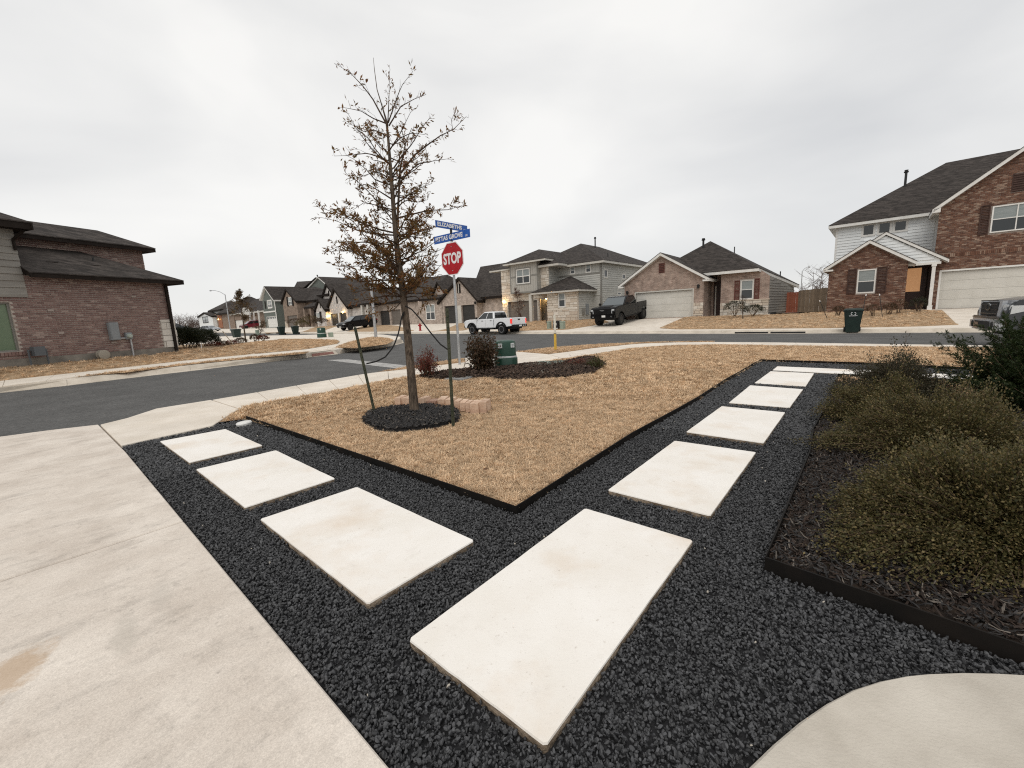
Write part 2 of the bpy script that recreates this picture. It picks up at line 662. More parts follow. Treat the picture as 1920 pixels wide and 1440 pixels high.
m_brickred = M('tactile_red', (0.22, 0.10, 0.085), 0.85, (0.3, 0.16, 0.13), scale=14)

def driveway_material():
    m = M('driveway_concrete', (0.60, 0.525, 0.45), 0.82, (0.79, 0.715, 0.63), scale=2.6, bump=0.0, lo=0.32, hi=0.68, detail=9)
    N, L = nt(m)
    b = N['Principled BSDF']
    tcn = N.new('ShaderNodeTexCoord')
    col = b.inputs['Base Color'].links[0].from_socket
    def mult(sock, fac):
        mm = N.new('ShaderNodeMixRGB'); mm.blend_type = 'MULTIPLY'; mm.inputs['Fac'].default_value = 1
        L.new(sock, mm.inputs['Color1']); L.new(fac, mm.inputs['Color2'])
        return mm.outputs['Color']
    # broom finish: fine lines across the drive, cloudier bands of wear along it
    mpn = N.new('ShaderNodeMapping')
    mpn.inputs['Rotation'].default_value = (0, 0, R(-48.7))      # x along the house axis, y along the drive
    L.new(tcn.outputs['Object'], mpn.inputs['Vector'])
    rot = N.new('ShaderNodeMapping')
    rot.inputs['Scale'].default_value = (9.0, 22.0, 1.0)
    L.new(mpn.outputs['Vector'], rot.inputs['Vector'])
    nz = N.new('ShaderNodeTexNoise'); nz.inputs['Scale'].default_value = 1.6; nz.inputs['Detail'].default_value = 6; nz.inputs['Roughness'].default_value = 0.65
    L.new(rot.outputs['Vector'], nz.inputs['Vector'])
    mr = N.new('ShaderNodeMapRange'); mr.inputs[1].default_value = .25; mr.inputs[2].default_value = .75; mr.inputs[3].default_value = 0.95; mr.inputs[4].default_value = 1.04
    L.new(nz.outputs['Fac'], mr.inputs[0])
    col = mult(col, mr.outputs[0])
    # grey scuffs
    r2 = N.new('ShaderNodeMapping'); r2.inputs['Scale'].default_value = (1.5, 3.2, 1.0)
    L.new(mpn.outputs['Vector'], r2.inputs['Vector'])
    n2 = N.new('ShaderNodeTexNoise'); n2.inputs['Scale'].default_value = 2.1; n2.inputs['Detail'].default_value = 10; n2.inputs['Roughness'].default_value = 0.72
    L.new(r2.outputs['Vector'], n2.inputs['Vector'])
    mr2 = N.new('ShaderNodeMapRange'); mr2.inputs[1].default_value = .52; mr2.inputs[2].default_value = .74; mr2.inputs[3].default_value = 1.0; mr2.inputs[4].default_value = 0.70
    L.new(n2.outputs['Fac'], mr2.inputs[0])
    col = mult(col, mr2.outputs[0])
    # small pits
    n3 = N.new('ShaderNodeTexVoronoi'); n3.inputs['Scale'].default_value = 9.0
    L.new(tcn.outputs['Object'], n3.inputs['Vector'])
    mr3 = N.new('ShaderNodeMapRange'); mr3.inputs[1].default_value = .02; mr3.inputs[2].default_value = .07; mr3.inputs[3].default_value = 0.72; mr3.inputs[4].default_value = 1.0
    L.new(n3.outputs['Distance'], mr3.inputs[0])
    col = mult(col, mr3.outputs[0])
    # grain and sand grains of the finish
    for sc_, lo_, hi_, dk in ((170.0, .3, .7, .86), (420.0, .3, .7, .84), (26.0, .58, .72, .86)):
        ng_ = N.new('ShaderNodeTexNoise'); ng_.inputs['Scale'].default_value = sc_; ng_.inputs['Detail'].default_value = 3
        L.new(tcn.outputs['Object'], ng_.inputs['Vector'])
        mg_ = N.new('ShaderNodeMapRange'); mg_.inputs[1].default_value = lo_; mg_.inputs[2].default_value = hi_
        mg_.inputs[3].default_value = 2 - dk if sc_ > 100 else 1.0; mg_.inputs[4].default_value = dk
        if sc_ > 100: mg_.inputs[3].default_value = 1.0 + (1 - dk) * .5
        L.new(ng_.outputs['Fac'], mg_.inputs[0])
        col = mult(col, mg_.outputs[0])
    # one ochre clay stain and one grey tyre smear, each with its own ragged edge
    def stain(c, rad, colr, strength, sc):
        nonlocal col
        mp2 = N.new('ShaderNodeMapping'); mp2.vector_type = 'POINT'
        mp2.inputs['Location'].default_value = (-c[0], -c[1], 0)
        L.new(tcn.outputs['Object'], mp2.inputs['Vector'])
        rr = N.new('ShaderNodeMapping'); rr.inputs['Rotation'].default_value = (0, 0, R(sc[2]));
        L.new(mp2.outputs['Vector'], rr.inputs['Vector'])
        ss = N.new('ShaderNodeMapping'); ss.inputs['Scale'].default_value = (1 / rad[0], 1 / rad[1], 0.0)
        L.new(rr.outputs['Vector'], ss.inputs['Vector'])
        ln = N.new('ShaderNodeVectorMath'); ln.operation = 'LENGTH'
        L.new(ss.outputs['Vector'], ln.inputs[0])
        nn = N.new('ShaderNodeTexNoise'); nn.inputs['Scale'].default_value = sc[0]; nn.inputs['Detail'].default_value = 8; nn.inputs['Roughness'].default_value = 0.7
        L.new(rot.outputs['Vector'] if sc[1] else tcn.outputs['Object'], nn.inputs['Vector'])
        ma = N.new('ShaderNodeMath'); ma.operation = 'MULTIPLY_ADD'; ma.inputs[1].default_value = 2.4
        L.new(nn.outputs['Fac'], ma.inputs[0]); L.new(ln.outputs['Value'], ma.inputs[2])
        mr4 = N.new('ShaderNodeMapRange'); mr4.inputs[1].default_value = 1.65; mr4.inputs[2].default_value = 2.25; mr4.inputs[3].default_value = strength; mr4.inputs[4].default_value = 0.0
        L.new(ma.outputs[0], mr4.inputs[0])
        mx = N.new('ShaderNodeMixRGB'); mx.inputs['Color2'].default_value = (*colr, 1)
        L.new(mr4.outputs[0], mx.inputs['Fac']); L.new(col, mx.inputs['Color1'])
        col = mx.outputs['Color']
    c1 = gp(22, 1262); stain((c1.x, c1.y), (0.085, 0.16), (0.44, 0.30, 0.18), 0.65, (14.0, 0, -20))
    c2 = gp(235, 1185); stain((c2.x, c2.y), (0.05, 0.17), (0.40, 0.365, 0.31), 0.35, (9.0, 0, -42))
    c3 = gp(300, 1115); stain((c3.x, c3.y), (0.05, 0.17), (0.42, 0.38, 0.33), 0.3, (9.0, 0, -42))
    L.new(col, b.inputs['Base Color'])
    bn = N.new('ShaderNodeBump'); bn.inputs['Strength'].default_value = 0.25; bn.inputs['Distance'].default_value = 0.01
    L.new(nz.outputs['Fac'], bn.inputs['Height'])
    L.new(bn.outputs['Normal'], b.inputs['Normal'])
    return m
m_drive = driveway_material()

# ---- ground, road
o = sheet('ground', [(-900, -700), (900, -700), (900, 1500), (-900, 1500)], -0.75, m_earth)
tag(o, kind='structure')
Vd = Vector((-0.751, 0.66))
def uv(u, v):
    p = U * u + Vd * v
    return (p.x, p.y)
o = sheet('road', [uv(-40, -60), uv(30, -60), uv(30, 170), uv(-40, 170)], z_street, m_asphalt, sub=9.0)
tag(o, kind='structure')
# faded stop line across the side street
sl = line([(612, 675), (650, 673.5), (772, 686), (762, 693)], off(z_street, 0.005))
m_line = M('worn_road_paint', (0.17, 0.165, 0.16), 0.85, (0.46, 0.45, 0.43), scale=9, detail=8, lo=0.3, hi=0.6)
o = sheet('stop_line', xy(sl), off(z_street, 0.005), m_line, sub=0.7)
tag(o, kind='structure')

# ---- near block: base, driveway, pavement
road_edge = line([(0, 818), (95, 805.5), (186, 795), (237.5, 783), (293, 765), (396, 749), (562, 721), (689, 699), (764, 686.6), (827, 677), (871, 670), (965, 658.5),
                  (1040, 650), (1117, 644.5), (1221, 640.3), (1340, 639), (1480, 640.5), (1650, 643.6), (1839, 646.2), (1960, 648)])
e0 = road_edge[0] + (road_edge[0] - road_edge[2]).normalized() * 30
e1 = road_edge[-1] + (road_edge[-1] - road_edge[-3]).normalized() * 40
back = [Vector((e1.x - 26, e1.y - 30, 0)), Vector((0, -25, 0)), Vector((e0.x + 2, e0.y - 6, 0))]
o = sheet('near_kerb', xy([e0] + road_edge + [e1] + back), off(z_near, -0.075), m_kerb, sub=3.0, skirt=0.35)
tag(o, kind='structure')

def slab_poly(name, pts, zf, th, mat, parent, bevel=0.006):
    mb = MB()
    pts = list(pts)
    area = sum(pts[i][0] * pts[(i + 1) % len(pts)][1] - pts[(i + 1) % len(pts)][0] * pts[i][1] for i in range(len(pts)))
    if area < 0:
        pts = pts[::-1]
    mb.prism_xy([(p[0], p[1]) for p in pts], off(zf, -th), zf)
    return mb.build(name, mat, parent, bevel=bevel, seg=1)

def shrink(pts, d):
    """pull an outline inwards by about d to leave a joint"""
    c = Vector((sum(p[0] for p in pts) / len(pts), sum(p[1] for p in pts) / len(pts)))
    out = []
    for p in pts:
        q = Vector((p[0], p[1]))
        v = c - q
        out.append(q + v.normalized() * d * 1.3)
    return out

D1, D2 = gp(225, 834), gp(733, 1440)
dv = (D2 - D1).normalized()
j0a, j0b = gp(0, 892), gp(228, 845)
j1a, j1b = gp(0, 1088), gp(337, 978)
du = (j1a - j1b).normalized()
drive = empty('driveway', (0, 0, 0)); tag(drive, kind='structure')
K = 5.6
def dp(s, t):
    p = D1 + dv * s + du * t
    return (p.x, p.y)
s0 = (j0b - D1).dot(dv)
s1 = (j1b - D1).dot(dv)
g = 0.007
m_joint = M('joint_dirt', (0.03, 0.024, 0.018), .95)
for sj in (s0, s1, s1 + 2.55):
    mj = MB(); mj.hexa([(*dp(sj - .012, 0), -.09), (*dp(sj + .012, 0), -.09), (*dp(sj + .012, K), -.09), (*dp(sj - .012, K), -.09)], [(*dp(sj - .012, 0), -.022), (*dp(sj + .012, 0), -.022), (*dp(sj + .012, K), -.022), (*dp(sj - .012, K), -.022)]); mj.build('joint_strip', m_joint, drive)
slab_poly('concrete_panel', [xy(road_edge[:1])[0], xy(road_edge[1:2])[0], (gp(184, 795.4).x, gp(184, 795.4).y), (gp(222.5, 834).x, gp(222.5, 834).y), dp(s0 - g, 0), dp(s0 - g, K), (e0.x * .35 + road_edge[0].x * .65, e0.y * .35 + road_edge[0].y * .65)],
          off(z_near, -0.004), 0.10, m_drive, drive)
st = s0
for nxt in (s1, s1 + 2.55, s1 + 5.1, s1 + 7.7):
    slab_poly('concrete_panel', [dp(st + g, 0), dp(nxt - g, 0), dp(nxt - g, K), dp(st + g, K)], off(z_near, -0.004), 0.10, m_drive, drive)
    st = nxt

walk = empty('sidewalk', (0, 0, 0)); tag(walk, kind='structure')
slab_poly('concrete_panel', xy(line([(188, 795.4), (237.5, 783.4), (293, 765.4), (395, 749.3), (447.5, 766), (404, 793), (398, 797), (227.5, 834)])), off(z_near, -0.004), 0.1, m_conc, walk)

def resample(ps, n):
    ps = [Vector(p) for p in ps]
    L = [0]
    for a, b in zip(ps[:-1], ps[1:]):
        L.append(L[-1] + (b - a).length)
    out = []
    for i in range(n):
        t = L[-1] * i / (n - 1)
        k = 0
        while k < len(L) - 2 and L[k + 1] < t:
            k += 1
        out.append(ps[k].lerp(ps[k + 1], (t - L[k]) / max(1e-9, L[k + 1] - L[k])))
    return out

def strip_panels(A, B, n, zf, mat, parent, sub=2, gap=0.004, name='concrete_panel'):
    a, b = resample(A, n * sub + 1), resample(B, n * sub + 1)
    for i in range(n):
        pa, pb = [p.copy() for p in a[i * sub:(i + 1) * sub + 1]], [p.copy() for p in b[i * sub:(i + 1) * sub + 1]]
        pa[0] += (pa[1] - pa[0]).normalized() * gap; pa[-1] += (pa[-2] - pa[-1]).normalized() * gap
        pb[0] += (pb[1] - pb[0]).normalized() * gap; pb[-1] += (pb[-2] - pb[-1]).normalized() * gap
        slab_poly(name, xy(pa) + xy(pb)[::-1], zf, 0.1, mat, parent, bevel=0.005)

strip_panels(line([(450, 765.5), (463, 759), (540, 746.5), (610, 735), (700, 716.5), (760, 706), (829, 697.5), (868, 694)]),
             line([(398, 749.2), (562, 721.3), (689, 699.5), (761, 692), (871.6, 679)]), 8, off(z_near, -0.004), m_conc, walk)
slab_poly('concrete_panel', xy(line([(869, 694), (931, 690), (979, 683), (1056, 672.2), (1027, 663.6), (967, 659), (872, 670.8), (873, 679)])), off(z_near, -0.005), 0.1, m_conc, walk)
rs_near = [(1058, 672), (1115, 663.75), (1177.5, 653.5), (1252, 647.6), (1340, 645.8), (1480, 648), (1650, 649.6), (1839, 651.5), (1960, 653)]
rs_far = [(1028.5, 663.7), (1065, 659.6), (1115, 652), (1190, 644.6), (1252.5, 642), (1340, 640.9), (1480, 642), (1650, 644.6), (1839, 647), (1960, 648.6)]
strip_panels(line(rs_near), line(rs_far), 12, off(z_near, -0.004), m_conc, walk)

# curved front walk at the lower right
arc = [gp(a, b) for a, b in [(1920, 1262), (1860, 1259), (1800, 1258), (1740, 1260), (1700, 1264), (1650, 1274), (1600, 1290), (1550, 1316), (1500, 1350), (1450, 1392), (1400, 1440)]]
ax = arc[-1] + (arc[-1] - arc[-2]).normalized() * 0.25
a0 = arc[0] + (arc[0] - arc[1]).normalized() * 3.0
front = empty('front_walk', (0, 0, 0)); tag(front, kind='structure')
m_frontwalk = M('front_walk_concrete', (0.48, 0.435, 0.37), 0.85, (0.62, 0.57, 0.495), scale=3.2, bump=0.25, bscale=120, dirt=0.15, detail=9)
slab_poly('concrete_panel', [(a0.x, a0.y)] + xy(arc) + [(ax.x, ax.y), (0.75, 0.35), (1.4, -0.6), (4.5, -0.6)], 0.0, 0.1, m_frontwalk, front, bevel=0.008)

# ---- gravel bed, lawns, mulch bed
edge_lawn = [(404, 793), (462, 786), (968, 962), (1186, 819), (1270, 772.5), (1309.6, 749.6), (1359.6, 716), (1386.7, 700.6), (1415.8, 683), (1427, 677.5), (1640, 684.5), (1800, 693), (1990, 703)]
bed_line = [(1571, 704), (1566, 714), (1559.6, 737), (1556.5, 753.7), (1541, 776.7), (1525, 803.7), (1518, 848.5), (1488, 920), (1455, 1000), (1435, 1048)]
zg = off(z_near, -0.034)
g_low = line(edge_lawn, off(z_near, -0.02))
b_top = line(bed_line, off(z_near, 0.03))
b_right = gp(1920, 1215, 0.03)
b_dir = (b_right - b_top[-1]).normalized()
b_ext = b_top[-1] + b_dir * 4.2
leg_n = line([(1571, 704), (1700, 710), (1830, 716), (1990, 724)], off(z_near, 0.0))
gravel_poly = xy([D1, gp(398, 797)] + g_low) + xy(leg_n[::-1]) + xy(b_top[1:]) + [(b_ext.x, b_ext.y), (a0.x, a0.y)] + xy(arc) + [(ax.x, ax.y), (0.55, 0.2), (D2.x + dv.x * .5, D2.y + dv.y * .5), (D2.x, D2.y)]
o = sheet('gravel_bed', gravel_poly, zg, m_stonebase, sub=1.5); tag(o, kind='structure')

lawn_out = [(404, 793), (449, 766), (463, 759), (540, 746.5), (610, 735), (700, 716.5), (760, 706), (829, 697.5), (881, 693.5), (931, 690), (979, 683)] + rs_near
lawn_poly = xy(line(lawn_out)) + [(gp(1990, 653, z_near).x, gp(1990, 653, z_near).y)] + xy(g_low[::-1])
o = sheet('lawn', lawn_poly, off(z_near, -0.015), m_soil, sub=1.2); tag(o, kind='structure')
verge1 = xy(line([(704, 697.2), (764, 687), (827, 677.5), (871, 670.5), (871.4, 678.6), (761, 691.6)]))
o = sheet('verge', verge1, off(z_near, -0.01), m_soil, sub=1.0); tag(o, kind='structure')
verge2 = xy(line([(968, 658.8), (1040, 650.4), (1117, 645), (1221, 640.8), (1340, 639.5), (1340, 640.6), (1252.5, 641.6), (1190, 644.2), (1115, 651.6), (1065, 659.2), (1027, 663.3)]))
o = sheet('verge', verge2, off(z_near, -0.01), m_soil, sub=1.0); tag(o, kind='structure')
patch_px = [(1573, 706), (1700, 712.5), (1830, 718.5), (1990, 727), (2050, 770), (1840, 748), (1700, 736), (1600, 724), (1568, 716)]
patch_poly = xy(line(patch_px))
o = sheet('lawn', patch_poly, off(z_near, -0.01), m_soil, sub=1.2); tag(o, kind='structure')
bed_in = line(bed_line, off(z_near, 0.0))
mulch_poly = xy(bed_in[1:]) + [(b_ext.x, b_ext.y), (b_ext.x + 3.5, b_ext.y + 2.0), (gp(2050, 771).x, gp(2050, 771).y)] + xy(line([(1840, 749), (1700, 737), (1600, 725)]))
o = sheet('mulch_bed', mulch_poly, off(z_near, 0.0), m_mulch, sub=0.5); tag(o, kind='structure')

def edging(name, pts, h, t, zoff, label, zf=z_near):
    pts = [Vector((p[0], p[1], zf(p[0], p[1]) + zoff)) for p in pts]
    mb = MB()
    n = len(pts)
    nrm = []
    for i in range(n):
        d = (pts[min(i + 1, n - 1)] - pts[max(i - 1, 0)]); d.z = 0; d.normalize()
        nrm.append(Vector((-d.y, d.x, 0)) * t / 2)
    vs, fs = [], []
    for p, q in zip(pts, nrm):
        vs += [p - q - Vector((0, 0, h)), p + q - Vector((0, 0, h)), p + q, p - q]
    for i in range(n - 1):
        for k in range(4):
            k2 = (k + 1) % 4
            fs.append((i * 4 + k, i * 4 + k2, (i + 1) * 4 + k2, (i + 1) * 4 + k))
    fs += [(0, 1, 2, 3), (n * 4 - 1, n * 4 - 2, n * 4 - 3, n * 4 - 4)]
    mb.add(vs, fs)
    o = mb.build(name, m_edge)
    return tag(o, label, 'edging')
lawn_edge_w = line(edge_lawn[1:], off(z_near, -0.02))
edging('lawn_edging', xy(resample(lawn_edge_w[:2], 8) + lawn_edge_w[2:]), 0.13, 0.007, 0.024, 'thin black metal edging holding the tan lawn back from the gravel path')
edging('bed_edging', xy(b_top[1:]) + xy([b_top[-1].lerp(b_ext, t) for t in (0.25, 0.5, 0.75, 1)]), 0.13, 0.008, 0.04, 'black metal edging around the shrub and mulch bed')
edging('path_edging', xy(resample(leg_n, 6)), 0.12, 0.007, 0.03, 'short black edging behind the shrubs along the far stepping slabs')

# ---- blocks across both streets
def kerb_strip(outer, inner, zo, zi, parent, step=1.5):
    """rolled kerb in short cast lengths between the gutter line and its back"""
    A, B = [], []
    for i in range(len(outer) - 1):
        n = max(1, int(round((outer[i + 1] - outer[i]).length / step)))
        for k in range(n):
            A.append(outer[i].lerp(outer[i + 1], k / n)); B.append(inner[i].lerp(inner[i + 1], k / n))
    A.append(outer[-1]); B.append(inner[-1])
    for i in range(len(A) - 1):
        a0_, a1_, b0_, b1_ = A[i].copy(), A[i + 1].copy(), B[i].copy(), B[i + 1].copy()
        if i % 2 == 0:
            g_ = (a1_ - a0_).normalized() * .007; a0_ += g_; b0_ += g_
        vs, fs = [], []
        for a, c in ((a0_, b0_), (a1_, b1_)):
            a, c = a.copy(), c.copy()
            zr_, zt_ = zo(a.x, a.y) + .006, zi(c.x, c.y)
            m1, m2 = a.lerp(c, .45), a.lerp(c, .78)
            m1.z = zr_ + .015; m2.z = zr_ + (zt_ - zr_) * .88; a.z = zr_; c.z = zt_
            vs += [a, m1, m2, c, Vector((c.x, c.y, zr_ - .3)), Vector((a.x, a.y, zr_ - .3))]
        for k in range(6):
            k2 = (k + 1) % 6
            fs.append((k, k2, 6 + k2, 6 + k))
        fs += [(5, 4, 3, 2, 1, 0), (6, 7, 8, 9, 10, 11)]
        m_ = MB(); m_.add(vs, fs)
        m_.build('kerb_stone', m_kerb2, parent)
kerb = empty('kerb', (0, 0, 0)); tag(kerb, kind='structure')
k_out = line([(-90, 748.5), (0, 737), (125, 723.5), (240, 709.5), (356, 696), (470, 682.5), (574, 671)], z_street)
k_in = line([(-90, 737.5), (0, 726.5), (125, 711), (240, 697.4), (356, 684.4), (470, 672.8), (574, 662.4)], off(z_left, -0.004))
kerb_strip(k_out, k_in, z_street, off(z_left, -0.004), kerb)
# red tactile ramp between the pavement and the street
rf = line([(577, 670.4), (634, 664.3)], z_street)
rb_ = line([(577, 661.2), (626, 655.4)], off(z_left, -0.004))
i_out = line([(636, 664), (649, 661), (700, 655), (735, 649), (757, 643), (755, 638), (720, 632.5)], z_street)
ic = gp(690, 643, z_left)
i_in = []
for p in i_out:
    q = p + (Vector((ic.x, ic.y, p.z)) - p).normalized() * min(.5, (Vector((ic.x, ic.y, p.z)) - p).length * .3)
    i_in.append(q)
m_ = MB()
q0_, q1_ = Vector((rb_[0].x, rb_[0].y, z_left(rb_[0].x, rb_[0].y) - .004)), Vector((rb_[1].x, rb_[1].y, z_left(rb_[1].x, rb_[1].y) - .004))
f0_, f1_ = rf[0] + Vector((0, 0, .008)), rf[1] + Vector((0, 0, .008))
dn = Vector((0, 0, -.4))
m_.hexa([f0_ + dn, f1_ + dn, q1_ + dn, q0_ + dn], [f0_, f1_, q1_, q0_])
m_.build('ramp_slab', m_kerb2, kerb)
m_ = MB()
def rq(s, t, h=0.0): return f0_.lerp(f1_, s).lerp(q0_.lerp(q1_, s), t) + Vector((0, 0, h))
for i in range(4):
    m_.hexa([rq(.14 + i * .19, .16, -.02), rq(.32 + i * .19, .16, -.02), rq(.32 + i * .19, .62, -.02), rq(.14 + i * .19, .62, -.02)], [rq(.14 + i * .19, .16, .006), rq(.32 + i * .19, .16, .006), rq(.32 + i * .19, .62, .006), rq(.14 + i * .19, .62, .006)])
m_.build('tactile_plate', m_brickred, kerb)
kerb_strip(i_out, i_in, z_street, off(z_left, -0.006), kerb, step=1.2)
lk_far = line([(690, 630.5), (640, 630), (560, 632), (480, 632.5), (400, 633.5)], z_street)
lx1 = lk_far[-1] + (lk_far[-1] - lk_far[-3]).normalized() * 40
blk = xy(k_in) + xy(rb_) + xy(i_in) + xy(lk_far) + [(lx1.x, lx1.y), (-90, 40), (-60, -5)]
o = sheet('far_kerb', blk, off(z_left, -0.012), m_conc, sub=1.6, skirt=0.4); tag(o, kind='structure')
lw = empty('sidewalk', (0, 0, 0)); tag(lw, kind='structure')
def zlp(d):
    return off(z_left, d)
sn = [(-90, 737), (0, 725.5), (119, 710.3), (240, 695), (356, 681), (470, 669.5), (574, 659.6), (640, 652)]
sf = [(-90, 726), (0, 714.4), (111, 702.5), (240, 688.5), (356, 675.4), (470, 664.5), (574, 655), (634, 645)]
strip_panels(line(sn, zlp(0)), line(sf, zlp(0)), 14, zlp(0.012), m_conc, lw, sub=3)
verge3 = xy(line([(143, 707.3), (240, 698.5), (356, 683.6), (470, 672.6), (572, 663.4), (578, 660.2), (470, 670), (356, 681.6), (240, 695.5)], zlp(0)))
o = sheet('verge', verge3, zlp(0.006), m_lawnfar, sub=1.5); tag(o, kind='structure')
house_l0, house_l1 = at(-120, 716, 10.9), at(335, 660, 17.0)
lawnL = line([(-90, 726), (0, 714.4), (111, 702.2), (240, 688.1), (356, 675), (470, 664.1), (574, 654.6), (632, 644.5), (637, 640), (632, 637.2), (590, 635.6), (528, 635.5), (470, 641.5), (420, 650), (394, 655)], zlp(0.02))
lawnL_poly = xy(lawnL) + [(-20, 24), (-20, 8), (-14, 5)]
o = sheet('lawn', lawnL_poly, zlp(0.02), m_lawnfar, sub=1.5); tag(o, kind='structure')
island = xy(line([(627, 652), (650, 643), (674.6, 636), (698.5, 631.8), (728, 634), (739, 638.8), (725, 645.6), (668.7, 653)], zlp(0.01)))
o = sheet('verge', island, zlp(0.01), m_lawnfar, sub=1.5); tag(o, kind='structure')
fk = line([(1990, 620), (1836, 622.6), (1600, 624), (1480, 625), (1243, 625.6), (1100, 626.2), (980, 626.4), (860, 626), (758, 626), (639, 626), (560, 625.5), (480, 625), (420, 624.5)], z_street)
fx0 = fk[0] + (fk[0] - fk[2]).normalized() * 40
fx1 = fk[-1] + (fk[-1] - fk[-3]).normalized() * 60
fb = [fx1 + Vector((U.x * 60, U.y * 60, 0)), fx0 + Vector((U.x * 60, U.y * 60, 0))]
fin = [p + Vector((U.x * .42, U.y * .42, 0)) for p in [fx0] + fk + [fx1]]
kerb_strip(fk, fin[1:-1], z_street, off(z_far2, -.003), kerb, step=3.0)
o = sheet('far_kerb', xy(fin + fb), z_far2, m_conc, sub=6.0, skirt=0.4); tag(o, kind='structure')
gut = line([(1990, 620), (1836, 622.6), (1600, 624), (1480, 625), (1243, 625.6)], z_street)
o = sheet('gutter', xy(gut) + xy([p - Vector((U.x * .45, U.y * .45, 0)) for p in gut[::-1]]), off(z_street, 0.006), m_kerb, sub=4.0); tag(o, kind='structure')
zfl = off(z_far2, 0.035)
FAR_LAWNS = []
def far_lawn(px):
    o = sheet('lawn', xy(line(px, zfl)), zfl, m_lawnfar, sub=2.5, skirt=0.06)
    FAR_LAWNS.append(xy(line(px, zfl)))
    return tag(o, kind='structure')
far_lawn([(1237, 614.4), (1268, 616.6), (1350, 616), (1454, 614.8), (1550, 614), (1716, 610.8), (1797, 607.4), (1767, 585), (1740, 581), (1560, 583), (1500, 588), (1420, 592), (1300, 594), (1284, 596)])
far_lawn([(944, 621), (992, 619), (1052, 617.8), (1121, 607.2), (1142, 601), (1110, 598), (1040, 600), (940, 603)])
far_lawn([(806, 621), (866, 619.2), (884, 612), (866, 608.5), (838, 614)])
far_lawn([(676, 621.4), (720, 621.2), (776, 613.6), (745, 609.6), (692, 613), (650, 617.5)])
far_lawn([(563, 622.2), (600, 621.5), (642, 614.6), (600, 613), (560, 617)])
far_lawn([(496, 623.4), (521, 623.2), (545, 618), (522, 616.5), (500, 619)])

# ---- scattering (stuff nobody could count)
def inside_np(poly, x, y):
    px = np.array([p[0] for p in poly]); py = np.array([p[1] for p in poly])
    c = np.zeros(len(x), bool)
    j = len(px) - 1
    for i in range(len(px)):
        if py[i] != py[j]:
            k = ((py[i] > y) != (py[j] > y)) & (x < (px[j] - px[i]) * (y - py[i]) / (py[j] - py[i]) + px[i])
            c ^= k
        j = i
    return c

def edge_dist(poly, x, y):
    d = np.full(len(x), 1e9)
    n = len(poly)
    for i in range(n):
        ax_, ay_ = poly[i][0], poly[i][1]
        bx_, by_ = poly[(i + 1) % n][0], poly[(i + 1) % n][1]
        L2 = (bx_ - ax_) ** 2 + (by_ - ay_) ** 2 + 1e-12
        t = np.clip(((x - ax_) * (bx_ - ax_) + (y - ay_) * (by_ - ay_)) / L2, 0, 1)
        d = np.minimum(d, np.hypot(x - ax_ - t * (bx_ - ax_), y - ay_ - t * (by_ - ay_)))
    return d

def scatter_points(poly, density, zf, holes=(), margin=0.0, maxr=None, fall=None, seed=0):
    r = np.random.default_rng(seed)
    xs = [p[0] for p in poly]; ys = [p[1] for p in poly]
    x0, x1, y0, y1 = min(xs), max(xs), min(ys), max(ys)
    if maxr:
        x0, x1, y0, y1 = max(x0, -maxr), min(x1, maxr), max(y0, -1), min(y1, maxr)
    n = int((x1 - x0) * (y1 - y0) * density)
    x = r.uniform(x0, x1, n); y = r.uniform(y0, y1, n)
    k = inside_np(poly, x, y)
    x, y = x[k], y[k]
    # keep what the surroundings of the lens could see
    k = (y > 0.45 * np.abs(x) - 1.2)
    x, y = x[k], y[k]
    if fall:
        d = np.hypot(x, y)
        k = r.uniform(0, 1, len(x)) < np.clip((fall / np.maximum(d, 0.1)) ** 1.3, 0, 1)
        x, y = x[k], y[k]
    if margin:
        k = edge_dist(poly, x, y) > margin
        x, y = x[k], y[k]
    for h in holes:
        k = ~inside_np(h, x, y)
        x, y = x[k], y[k]
    z = np.array([zf(a, b) for a, b in zip(x, y)]) if callable(zf) else np.full(len(x), zf)
    return np.stack([x, y, z], 1)

def proto_collection(name, objs):
    c = bpy.data.collections.new(name)
    for o in objs:
        for cc in list(o.users_collection):
            cc.objects.unlink(o)
        c.objects.link(o)
    return c

